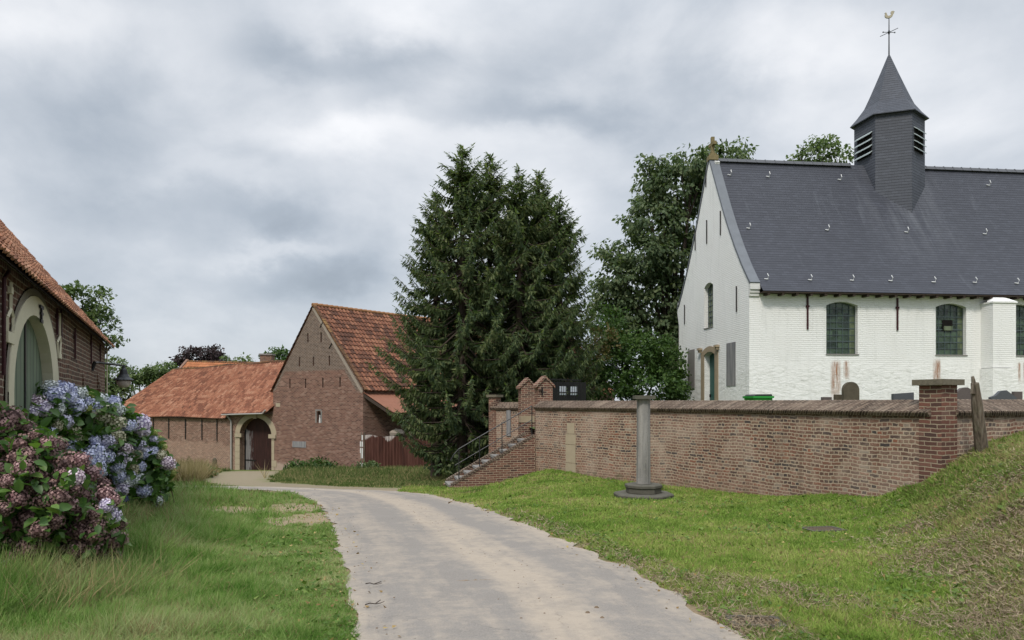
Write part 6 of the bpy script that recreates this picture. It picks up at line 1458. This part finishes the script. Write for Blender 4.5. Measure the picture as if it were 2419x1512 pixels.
def hydrangea(name, base, label, heads, surf, outline, leafn, leafsz, seed, group=None):
    rg = np.random.default_rng(seed); rnd = random.Random(seed)
    root = thing(name, base, label, 'shrub', group); o = V(*base); hp = []
    for (cx_, cy_, col, rad) in heads:
        u = cx_ / 1.4825 / 1.6333; v = (1450 + cy_ / 1.4825) / 1.6333; d = surf(u, v); p = P(u, v, d); r = rad / 2.421 / F * d * (1.3 if col not in 'MR' else 1.15)
        vs = rnd.randrange(3); rag = 0.12 if col in 'MRC' else 0.06; key = (col, vs)
        if key not in HEADS:
            me = head_mesh(100 + vs + (50 if rag > .1 else 0), 0.78 if rag < .1 else 0.85, 100 if rag < .1 else 120, rag); me = me.copy(); me.materials.append(PM[col]); me.materials.append(PCORE[col]); HEADS[key] = me
        h = bpy.data.objects.new('flower_head', HEADS[key]); COL.objects.link(h); h.parent = root; h.location = p - o
        h.scale = (r, r, r)
        out = V(0.35 + rnd.uniform(-.3, .3), -0.75 + rnd.uniform(-.3, .3), 0.6 + rnd.uniform(-.3, .3)); h.rotation_euler = out.to_track_quat('Z', 'Y').to_euler()
        hp.append((u, v, d, rad / 2.421))
    # leaves through the bush volume
    xs_ = [p[0] for p in outline]; ys_ = [p[1] for p in outline]; pos = []
    n = leafn * 3; u = rg.uniform(min(xs_), max(xs_), n); v = rg.uniform(min(ys_), max(ys_), n); ok = inpoly(u, v, outline); u, v = u[ok], v[ok]
    u = u[:leafn]; v = v[:leafn]; dep = rg.exponential(0.28, len(u)); dep = np.where(rg.random(len(u)) < 0.3, rg.uniform(0.2, 1.3, len(u)), dep)
    d = np.array([surf(a, b) for a, b in zip(u, v)]) + dep - 0.0 - 0.17 * (rg.random(len(u)) < 0.24)
    pos = np.stack([(u - CX) / F * d, d, (HZ - v) / F * d], 1); m = len(pos)
    outd = unit(np.tile(np.array([[0.45, -0.7, 0.35]]), (m, 1)) + rg.normal(size=(m, 3)) * 0.5)
    Y = unit(outd * 0.7 + rg.normal(size=(m, 3)) * 0.55 + np.array([0, 0, -0.25])); N = unit(np.array([0.15, -0.35, 0.9]) + rg.normal(size=(m, 3)) * 0.4)
    X, Y, Z = frames(Y, N); tv = [(a * 1.05, b, c * 1.6) for a, b, c in LV]
    link('foliage', scatter('foliage', tv, LFC, pos - np.array(o), X, Y, Z, leafsz * rg.uniform(0.6, 1.25, m), False), M_hyl, root)
    st = MB(); cx0 = sum(xs_) / len(xs_)
    for q in range(46):
        u = rnd.uniform(min(xs_), max(xs_)); v = rnd.uniform(min(ys_) + 40, max(ys_) - 40)
        if not inpoly(np.array([u]), np.array([v]), outline)[0]: continue
        d = surf(u, v) + 0.35; p = P(u, v, d); b_ = V(p.x + rnd.uniform(-.3, .1), p.y + rnd.uniform(0, .5), gz(p.x, p.y) - .05)
        st.tube([b_, b_.lerp(p, 0.5) + V(rnd.uniform(-.1, .1), 0, 0), p], [0.012, 0.01, 0.006], 5)
    st.build('stems', M_stem, root); return root
blue = [(80,95,'P',48),(290,66,'W',35),(165,115,'W',25),(355,78,'B',38),(315,112,'B',42),(395,80,'B',32),(395,125,'B',36),(455,103,'W',32),(520,112,'G',18),(570,145,'W',38),(435,175,'B',42),(470,140,'B',32),(530,178,'B',40),(500,190,'G',26),(155,175,'P',35),(210,160,'P',40),(245,190,'V',40),(175,210,'V',38),(330,190,'W',32),(370,265,'L',35),(325,285,'C',28),(415,305,'C',30),(590,228,'C',45),(660,270,'C',42),(665,195,'W',35),(655,152,'B',30),(665,350,'C',38),(735,288,'B',32),(800,275,'V',45),(810,300,'V',38),(290,325,'B',25),(440,355,'C',25),(615,380,'L',35),(545,370,'B',25),(395,410,'B',35),(548,430,'B',38),(500,460,'B',38),(555,465,'B',38),(715,418,'P',32),(705,458,'V',38),(800,405,'L',32),(825,445,'B',30),(870,435,'B',28),(610,460,'B',32),(540,510,'B',40),(560,540,'B',38),(670,520,'B',32),(690,495,'V',30),(745,510,'C',34),(775,450,'C',28),(802,518,'B',26),(760,545,'C',28),(675,572,'B',34),(735,580,'B',32),(800,582,'W',24),(770,605,'W',30),(725,610,'W',34),(700,640,'V',38),(825,655,'B',32),(703,705,'D',26),(905,720,'W',26),(960,500,'P',32),(985,555,'G',16),(915,365,'G',18),(880,325,'G',15),(940,408,'G',14),(920,455,'C',24),(880,370,'L',22),(555,635,'B',25),(655,665,'W',20),(20,155,'C',30)]
mauve = [(60,250,'M',64),(15,285,'M',50),(150,300,'M',45),(30,390,'M',50),(110,400,'M',56),(150,460,'M',50),(200,345,'M',35),(270,385,'R',40),(330,400,'M',45),(30,520,'R',45),(130,530,'R',50),(220,565,'R',42),(390,500,'M',56),(465,480,'R',42),(520,560,'R',50),(430,580,'P',38),(100,700,'R',52),(250,710,'M',50),(330,700,'M',55),(400,730,'R',48),(470,680,'M',45),(600,680,'R',48),(650,715,'R',38),(545,785,'R',40),(610,740,'V',32),(642,795,'V',36),(165,820,'M',58),(230,880,'M',48),(310,830,'M',46),(70,955,'R',48),(390,900,'M',56),(460,890,'M',48),(540,900,'M',52),(620,905,'R',50),(690,935,'R',36),(520,980,'M',50),(580,1000,'M',48),(640,1040,'M',42),(520,1060,'M',50),(530,1120,'M',38),(165,980,'M',55),(235,995,'M',50),(40,1075,'L',33),(180,1070,'M',42),(120,1020,'M',50),(440,990,'M',45),(350,980,'R',35),(290,950,'M',45),(680,850,'M',38),(40,850,'M',52),(90,470,'M',44),(420,650,'M',40),(20,620,'M',46),(300,460,'M',42),(350,560,'M',40),(60,600,'R',36),(290,620,'M',44),(600,960,'M',44),(440,780,'M',38),(480,820,'M',40),(560,850,'M',40),(590,620,'M',34),(170,640,'M',40),(20,760,'M',42),(650,960,'M',36)]
s_blue = lambda u, v: 9.6 + max(u, 0) / 410 * 3.2 + ((v - 1090) / 170) ** 2 * 0.35 * (1 if v < 1090 else 0.6) + 0.15 * math.sin(u * 0.035 + v * 0.02)
s_mauv = lambda u, v: 6.5 + (u / 300) ** 2 * 0.7 + ((v - 1200) / 200) ** 2 * 0.5 + 0.12 * math.sin(u * 0.05 + v * 0.03)
ob = [(-60, 930), (0, 922), (60, 925), (150, 915), (250, 938), (300, 958), (322, 985), (345, 1010), (375, 1040), (402, 1085), (403, 1120), (396, 1160), (375, 1195), (340, 1180), (280, 1195), (200, 1180), (-60, 1200)]
om = [(-80, 975), (20, 972), (70, 990), (110, 1020), (180, 1090), (235, 1150), (275, 1200), (292, 1255), (285, 1310), (250, 1350), (215, 1375), (140, 1385), (-80, 1390)]
px_ = P(250, 1190, 11.5); hydrangea('hydrangea_bush', (px_.x, px_.y, gz(px_.x, px_.y)), 'large hydrangea bush with blue, violet and whitish heads against the farmhouse wall', blue, s_blue, ob, 5200, 0.17, 21, 'hydrangeas along the farmhouse')
px_ = P(120, 1370, 7.0); hydrangea('hydrangea_bush', (px_.x, px_.y, gz(px_.x, px_.y)), 'nearer hydrangea bush with faded dusty mauve and brown heads', mauve, s_mauv, om, 3600, 0.13, 22, 'hydrangeas along the farmhouse')

# ------------------------------------------------------------------ grass
def grass_mat(name, stops, dry, trans=0.3):
    m, k, b = new_mat(name); g = k.node('ShaderNodeNewGeometry'); pos = g.outputs['Position']
    big = k.noise(pos, 0.9, 4, 0.6); mid_ = k.noise(pos, 3.2, 4, 0.6)
    f = k.math('ADD', k.math('MULTIPLY', g.outputs['Random Per Island'], 0.38), k.math('ADD', k.math('MULTIPLY', big, 1.7), k.math('MULTIPLY', mid_, 0.8))); f = k.math('SUBTRACT', f, 0.98)
    c = k.ramp(f, stops)
    r2 = k.math('FRACT', k.math('MULTIPLY', g.outputs['Random Per Island'], 17.31))
    dm = k.math('LESS_THAN', r2, k.math('ADD', dry[0], k.math('MULTIPLY', k.ramp(big, [(0.45, 0.0), (0.65, 1.0)]), dry[1])))
    c = k.mix(dm, c, (0.34, 0.28, 0.14)); k.l.new(c, b.inputs['Base Color']); b.inputs['Roughness'].default_value = 0.7; b.inputs['Specular IOR Level'].default_value = 0.06
    tr = k.node('ShaderNodeBsdfTranslucent', {'Color': c}); mx = k.node('ShaderNodeMixShader', {0: trans, 1: b.outputs[0], 2: tr.outputs[0]}); k.l.new(mx.outputs[0], k.n['Material Output'].inputs[0]); return m
BL_ = [(-0.5, 0, 0), (0.5, 0, 0), (0.38, 0.45, 0.10), (-0.38, 0.45, 0.10), (0.0, 1.0, 0.42)]; BLF = [(0, 1, 2, 3), (3, 2, 4)]
def grass(name, n, region, hgt, wid, mat, label, seed, lean=0.5, rmin=3.2, rmax=40, amin=-0.9, amax=0.95, hfun=None, kind='stuff', droopy=0.42, dirb=None):
    """blades scattered with a density that thins with distance from the lane; wider where sparser"""
    rg = np.random.default_rng(seed)
    r = np.exp(rg.uniform(math.log(rmin), math.log(rmax), n)); a = rg.uniform(amin, amax, n)
    x = r * np.sin(a); y = r * np.cos(a); ok = region(x, y); x, y, r = x[ok], y[ok], r[ok]; m = len(x)
    z = ground(x, y) - 0.005
    h = hgt * rg.uniform(0.5, 1.3, m) * (hfun(x, y) if hfun else 1.0)
    w = wid * (r / 6.0) * rg.uniform(0.7, 1.3, m)
    up = np.stack([rg.normal(size=m) * lean, rg.normal(size=m) * lean, np.ones(m)], 1)
    if dirb is not None:
        f1 = fbm(x * 0.7, y * 0.7, 77) - 0.5; f2 = fbm(x * 0.7, y * 0.7, 99) - 0.5
        up[:, 0] += f1 * dirb * 4 + dirb * 0.3; up[:, 1] += f2 * dirb * 4
    N = rg.normal(size=(m, 3)); N[:, 2] *= 0.2
    X, Y, Z = frames(up, N); sc = np.stack([w, h, h * droopy / 0.42], 1)
    o_ = link(name, scatter(name, BL_, BLF, np.stack([x, y, z], 1), X, Y, Z, sc), mat); return tag(o_, label, 'grass', kind=kind)
def lawnreg(x, y):
    s = x - np.interp(y, YT, XT); onroad = inpoly(x, y, ROADPOLY); yard = inpoly(x, y, YARD)
    cx_ = np.interp(y, RR[::-1, 1][np.argsort(RR[::-1, 1])], RR[::-1, 0][np.argsort(RR[::-1, 1])])
    right = (x > -3.2) & (~onroad) & (~yard) & (y < 22.5)
    # right of the road: compare with the nearest road-edge points
    dl_ = dist_to(RL[::3], x, y); dr_ = dist_to(RR[::3], x, y)
    return right & (dr_ < dl_), s, dr_
def notwall(x, y): return ~((x > 5.9) & (y > 11.0) & (y > 11.0 + (x - 6.56) * 0.5 - 0.05) & (x > 6.3))
pcx, pcy = pc.x, pc.y
GR = [hitg(1943, 1253), hitg(1785, 1475)]
def clear(x, y):
    m = (np.hypot(x - pcx, y - pcy) > 0.6) & notwall(x, y)
    for (a, b), (w_, d_) in zip(GR, ((0.26, 0.2), (0.2, 0.15))): m &= ~((np.abs(x - a) < w_) & (np.abs(y - b) < d_))
    for (u, v, rr_) in ((1800, 1400, 0.3), (1690, 1375, 0.2), (1930, 1420, 0.3), (1780, 1480, 0.25), (2150, 1250, 0.3), (1620, 1405, 0.2)):
        q = hitg(u, v); m &= (np.hypot(x - q[0], (y - q[1]) * .8) + (fbm(x * 4, y * 4, 8) - .5) * .4 > rr_) | (RNG.random(len(x)) < 0.5)
    return m
def r_lawn(x, y):
    ok, s, dr = lawnreg(x, y); e = dr + (fbm(x * 4, y * 4, 21) - 0.5) * 0.5
    dens = 1 - 0.6 * sstep(-0.9, 0.0, s + (fbm(x * 1.3, y * 1.3, 11) - .5) * 1.2) * (1 - sstep(8.5, 10.5, y))
    return ok & (s < 0.7 + (fbm(x * 1.5, y * 1.5, 4) - .5) * 1.2) & (RNG.random(len(x)) < dens) & ((e > 0.22) | (RNG.random(len(x)) < 0.12)) & clear(x, y)
M_lawn = grass_mat('lawn_blades', [(0.0, (0.13, 0.225, 0.04)), (0.4, (0.22, 0.33, 0.065)), (0.7, (0.34, 0.41, 0.11)), (1.0, (0.48, 0.49, 0.2))], (0.05, 0.18))
grass('lawn', 620000, r_lawn, 0.045, 0.0085, M_lawn, 'short mown green lawn between the lane and the brick wall', 31, 0.7, 4.2, 24, -0.16, 0.72, lambda x, y: 0.6 + 0.9 * fbm(x * 1.7, y * 1.7, 71) + 0.8 * (fbm(x * 5, y * 5, 73) > 0.66))
def r_bank(x, y):
    ok, s, dr = lawnreg(x, y); far_ = sstep(8.0, 11.0, y)
    keep = RNG.random(len(x)) < (0.16 + 0.75 * sstep(0.58, 0.38, fbm(x * 0.9 + y * 0.5, y * 1.1, 17)) + 0.7 * far_ + 0.5 * (fbm(x * 1.3, y * 1.3, 11) < 0.45))
    return ((ok & (s > 0.3)) | (s > 0.3)) & notwall(x, y) & ~inpoly(x, y, YARD) & keep
M_bank = grass_mat('bank_blades', [(0.0, (0.12, 0.19, 0.036)), (0.5, (0.22, 0.29, 0.075)), (1.0, (0.38, 0.40, 0.16))], (0.15, 0.35))
grass('bank_grass', 340000, r_bank, 0.075, 0.009, M_bank, 'rough green grass on the steep bank at the right', 32, 0.9, 3.2, 16, 0.3, 0.75, dirb=0.3)
M_hay = leaf_mat('cut_hay', [(0.0, (0.11, 0.08, 0.052)), (0.5, (0.26, 0.20, 0.135)), (1.0, (0.46, 0.38, 0.26))], 0.1, 0.9)
def r_hay(x, y):
    s = x - np.interp(y, YT, XT); n3 = fbm(x * .45, y * .45, 31); h_ = sstep(-0.7, 0.4, s + (n3 - .5) * 1.8 + (fbm(x * 1.3, y * 1.3, 11) - .5) * 1.2) * (1 - .9 * sstep(8.2, 10.3, y + (fbm(x * 1.3, y * 1.3, 11) - .5) * 2))
    ex_ = np.zeros(len(x))
    for (u, v, rr_) in ((1800, 1400, 0.4), (1690, 1375, 0.3), (1930, 1420, 0.4), (1780, 1480, 0.3), (2150, 1250, 0.4)):
        q = hitg(u, v); ex_ = np.maximum(ex_, np.hypot(x - q[0], (y - q[1]) * .8) < rr_)
    dr_ = dist_to(RR[::3], x, y); on = inpoly(x, y, ROADPOLY); dl_ = dist_to(RL[::3], x, y)
    ex_ = ex_ * 0.45; e2_ = (dr_ < 0.5) & ~on & (dr_ < dl_) & (RNG.random(len(x)) < 0.3)
    h_ = h_ * (0.12 + 0.88 * sstep(0.36, 0.60, fbm(x * 0.9 + y * 0.5, y * 1.1, 17)))
    return ((RNG.random(len(x)) < np.maximum(h_, ex_ * .8)) | e2_) & ~inpoly(x, y, YARD) & notwall(x, y) & ~on
def flat_stuff(name, n, region, L, w, mat, label, seed, rmin, rmax, amin, amax, cat, lift=0.03):
    rg = np.random.default_rng(seed); r = np.exp(rg.uniform(math.log(rmin), math.log(rmax), n)); a = rg.uniform(amin, amax, n)
    x = r * np.sin(a); y = r * np.cos(a); ok = region(x, y); x, y, r = x[ok], y[ok], r[ok]; m = len(x)
    z = ground(x, y) + rg.uniform(0.0, lift, m); th_ = rg.uniform(0, 6.28, m)
    Y = np.stack([np.cos(th_), np.sin(th_), rg.normal(size=m) * 0.35], 1); N = np.array([0, 0, 1.0]) + rg.normal(size=(m, 3)) * 0.4
    X, Y, Z = frames(Y, N); sc = np.stack([w * (r / 6) * rg.uniform(.7, 1.4, m), L * rg.uniform(.4, 1.3, m), L * rg.uniform(0.2, .6, m)], 1)
    return tag(link(name, scatter(name, BL_, BLF, np.stack([x, y, z], 1), X, Y, Z, sc), mat), label, cat, kind='stuff')
flat_stuff('cut_hay', 300000, r_hay, 0.075, 0.005, M_hay, 'brown cut hay and dead stalks lying on the bank at the right', 33, 3.0, 13, -0.1, 0.78, 'hay', 0.05)
# left verge
shr1 = P(120, 1370, 7.0)
def r_verge(x, y):
    on = inpoly(x, y, ROADPOLY); dl_ = dist_to(RL[::3], x, y); dr_ = dist_to(RR[::3], x, y)
    e = dl_ + (fbm(x * 3, y * 3, 5) - 0.5) * 0.35
    m = (x < 0.5) & (y < 19.5) & ~on & (dl_ < dr_) & ((e > 0.05) | (RNG.random(len(x)) < .4))
    for (u, v, rr_) in ((695, 1200, 0.75), (720, 1225, 0.65), (575, 1212, 0.5), (500, 1205, 0.45)):
        q = hitg(u, v); m &= (np.hypot(x - q[0], (y - q[1]) * .6) + (fbm(x * 4, y * 4, 21) - .5) * .9 > rr_) | (RNG.random(len(x)) < 0.10)
    return m
def verge_h(x, y):
    dl_ = dist_to(RL[::4], x, y); n_ = fbm(x * 0.9, y * 0.9, 61)
    return (0.35 + 0.75 * sstep(0.4, 2.4, dl_)) * (0.35 + 0.9 * n_ + 0.9 * sstep(0.5, 0.7, fbm(x * 2.6, y * 2.6, 62))) * (1 + 0.5 * sstep(-3.4, -4.4, x))
M_verge = grass_mat('verge_blades', [(0.0, (0.07, 0.17, 0.028)), (0.25, (0.14, 0.27, 0.05)), (0.5, (0.28, 0.40, 0.12)), (1.0, (0.52, 0.55, 0.29))], (0.06, 0.18), 0.45)
grass('verge_grass', 620000, r_verge, 0.13, 0.0065, M_verge, 'long tangled green grass on the verge between hydrangeas and lane', 34, 0.55, 3.4, 20, -0.86, 0.1, verge_h, droopy=0.6, dirb=0.35)
def r_tall(x, y):
    m = np.zeros(len(x), bool)
    for (u, v, d, rr_) in ((60, 1390, 5.9, 0.7), (180, 1390, 6.0, 0.45), (300, 1340, 6.6, 0.4), (330, 1200, 11.6, 0.8), (240, 1210, 10.8, 0.6)):
        p = P(u, v, d); m |= np.hypot(x - p.x, y - p.y) < rr_
    return m & (RNG.random(len(x)) < .8)
M_tall = grass_mat('tall_blades', [(0.0, (0.09, 0.17, 0.035)), (0.5, (0.2, 0.29, 0.09)), (1.0, (0.38, 0.4, 0.2))], (0.25, 0.3))
def r_weed(x, y):
    on = inpoly(x, y, ROADPOLY); c_ = fbm(x * 1.9, y * 1.9, 91); e_ = np.minimum(dist_to(RL[::3], x, y), dist_to(RR[::3], x, y)) < 0.7
    s_ = x - np.interp(y, YT, XT)
    return ~on & ~inpoly(x, y, YARD) & notwall(x, y) & (y < 20) & clear(x, y) & ((c_ > 0.60) | (e_ & (c_ > 0.52)) | ((s_ > -0.4) & (y > 8.5) & (c_ > 0.45)))
M_weedl = leaf_mat('weed_leaves', [(0.0, (0.05, 0.10, 0.02)), (0.5, (0.10, 0.17, 0.035)), (1.0, (0.2, 0.27, 0.07))], 0.2)
flat_stuff('verge_weeds', 30000, r_weed, 0.04, 0.032, M_weedl, 'low broad leaved weeds and clover dotted through the turf', 38, 3.4, 20, -0.86, 0.75, 'weeds', 0.06)
M_fallen = leaf_mat('fallen_leaves', [(0.0, (0.12, 0.07, 0.03)), (0.6, (0.28, 0.19, 0.08)), (1.0, (0.45, 0.36, 0.16))], 0.1, 0.9)
flat_stuff('fallen_leaves', 3500, lambda x, y: (~inpoly(x, y, YARD)) & (y < 20) & notwall(x, y) & (~inpoly(x, y, ROADPOLY) | (np.minimum(dist_to(RL[::3], x, y), dist_to(RR[::3], x, y)) < 0.35)), 0.035, 0.02, M_fallen, 'small dry leaves scattered over grass and road edges', 39, 3.4, 16, -0.86, 0.75, 'leaves', 0.05)
grass('tall_grass', 60000, r_tall, 0.34, 0.006, M_tall, 'tall half dry grass stalks growing up into the hydrangea feet', 35, 0.45, 4, 14, -0.86, -0.3, droopy=0.5, dirb=0.3)
# far weeds
def track_d(x, y):
    tr = [hitg(1000, 1160), hitg(800, 1155), hitg(600, 1145), hitg(545, 1137), hitg(570, 1124), hitg(605, 1114)]; return dist_to(resample(tr, 50), x, y)
def r_far(x, y):
    on = inpoly(x, y, ROADPOLY); dr_ = np.minimum(dist_to(RR[::3], x, y), dist_to(RL[::3], x, y)); dt = track_d(x, y); wd_ = 0.9 + 0.05 * np.maximum(y - 20, 0)
    # stop at the building fronts
    fr = (x + 10.35) * 0.5125 + (y - 50) * 0.859 < -0.15
    return (y > 18.5) & (x < -0.8) & ~on & (dr_ > 0.5) & (dt + (fbm(x * .8, y * .8, 6) - .5) * 1.4 > wd_) & (fr | (x > -10)) & (y < 51)
def far_h(x, y): return (0.35 + 1.2 * fbm(x * 0.35, y * 0.35, 14)) * (0.5 + sstep(24, 36, y)) * (0.3 + 0.7 * sstep(0.8, 3.0, track_d(x, y)))
M_weed = grass_mat('weed_blades', [(0.0, (0.05, 0.09, 0.022)), (0.5, (0.12, 0.165, 0.05)), (1.0, (0.26, 0.26, 0.11))], (0.10, 0.22))
grass('meadow_weeds', 200000, r_far, 0.24, 0.0075, M_weed, 'rough weeds and grass on the low bank in front of the barn', 36, 0.5, 18.5, 62, -0.62, 0.0, far_h, droopy=0.5)
def r_dry(x, y):
    p = P(470, 1130, 30); q = P(430, 1120, 33); return ((np.hypot((x - p.x) * .7, (y - p.y) * .35) < 1.6) | (np.hypot((x - q.x) * .7, (y - q.y) * .35) < 1.8)) & (track_d(x, y) > 1.2)
M_dry = leaf_mat('dry_stalks', [(0.0, (0.13, 0.10, 0.05)), (0.6, (0.27, 0.22, 0.12)), (1.0, (0.38, 0.32, 0.2))], 0.2, 0.9)
o_ = grass('dry_grass', 60000, r_dry, 0.75, 0.004, M_dry, 'pale dry grass stalks around the brown scrub beside the sandy track', 37, 0.35, 22, 40, -0.6, -0.3, droopy=0.4)
# litter on the lane
rg_ = np.random.default_rng(5); crumb = [(.6 * math.cos(q * 1.047), .5 * math.sin(q * 1.047), 0) for q in range(6)] + [(.32 * math.cos(q * 2.09 + .5), .3 * math.sin(q * 2.09 + .5), .32) for q in range(3)]; cf_ = [(6, 7, 8), (0, 1, 6), (1, 2, 7, 6), (2, 3, 7), (3, 4, 8, 7), (4, 5, 8), (5, 0, 6, 8)]
n = 520; t1 = rg_.random(n); j_ = rg_.integers(2, 110, n); acr = np.clip(np.where(rg_.random(n) < 0.5, rg_.normal(0.57, 0.06, n), np.where(rg_.random(n) < .5, rg_.normal(0.97, 0.03, n), rg_.normal(0.05, 0.05, n))), 0.01, 0.995)
pp_ = RL[j_] * (1 - acr)[:, None] + RR[j_] * acr[:, None] + rg_.normal(size=(n, 2)) * 0.06
zz = ground(pp_[:, 0], pp_[:, 1]) + 0.041; Xd = np.tile([[1., 0, 0]], (n, 1)); th_ = rg_.uniform(0, 6.28, n); Xd = np.stack([np.cos(th_), np.sin(th_), 0 * th_], 1); Yd = np.stack([-np.sin(th_), np.cos(th_), 0 * th_], 1)
tag(link('road_litter', scatter('road_litter', crumb, cf_, np.stack([pp_[:, 0], pp_[:, 1], zz], 1), Xd, Yd, np.tile([[0., 0, 1.]], (n, 1)), rg_.uniform(0.004, 0.02, n) * (1 + (rg_.random(n) < 0.04))), simple('dried_mud', (0.17, 0.125, 0.085), 0.95)), 'crumbs of dried mud and grit scattered on the lane', 'mud', kind='stuff')
def twig(u, v, L, a, lab):
    x, y = hitg(u, v); z = gz(x, y) + 0.05; mb = MB(); d = V(math.cos(a), math.sin(a), 0)
    pts = [V(x, y, z) + d * (L * (q / 4 - .5)) + V(0, 0, 0.004 * math.sin(q * 2)) + V(-d.y, d.x, 0) * 0.012 * math.sin(q * 1.7) for q in range(5)]
    mb.tube(pts, [0.005, 0.0045, 0.004, 0.003, 0.002], 5); mb.tube([pts[2], pts[2] + V(d.x * .06 - d.y * .05, d.y * .06 + d.x * .05, 0.01)], 0.004, 4)
    tag(mb.build('twig', M_bark, loc=V(0, 0, 0)), lab, 'twig')
twig(886, 1440, 0.16, 0.5, 'thin dark twig lying on the lane near the left verge, the nearer one'); twig(883, 1392, 0.15, 0.0, 'short brown stick on the lane left of the muddy middle strip')
mb = MB(); x, y = hitg(1122, 1382); rm_ = random.Random(8); pts = [V(x - 0.17 + q * 0.022, y + 0.002 * q + rm_.uniform(-.007, .007), gz(x, y) + 0.036) for q in range(16)]; mb.tube(pts, [0.004] + [rm_.uniform(.004, .015) for q in range(14)] + [0.003], 6)
tag(mb.build('mud_clod', simple('mud', (0.27, 0.21, 0.15), 0.95, 0, 0.4, 30), loc=V(0, 0, 0)), 'long brown strip of dried mud lying across the middle of the lane', 'mud clod')
mb = MB(); x, y = hitg(507, 1110) if False else (P(507, 1112, 44).x, 44.0); z = gz(x, y)
tag(MB().lathe(V(x, y, z), [(0.16, -0.2), (0.17, 0.5), (0.13, 0.85), (0.03, 0.95)], 8).build('guard_stone', M_oldgr, loc=V(x, y, z)), 'dark stub of a post standing in the weeds left of the arched gateway', 'guard stone')
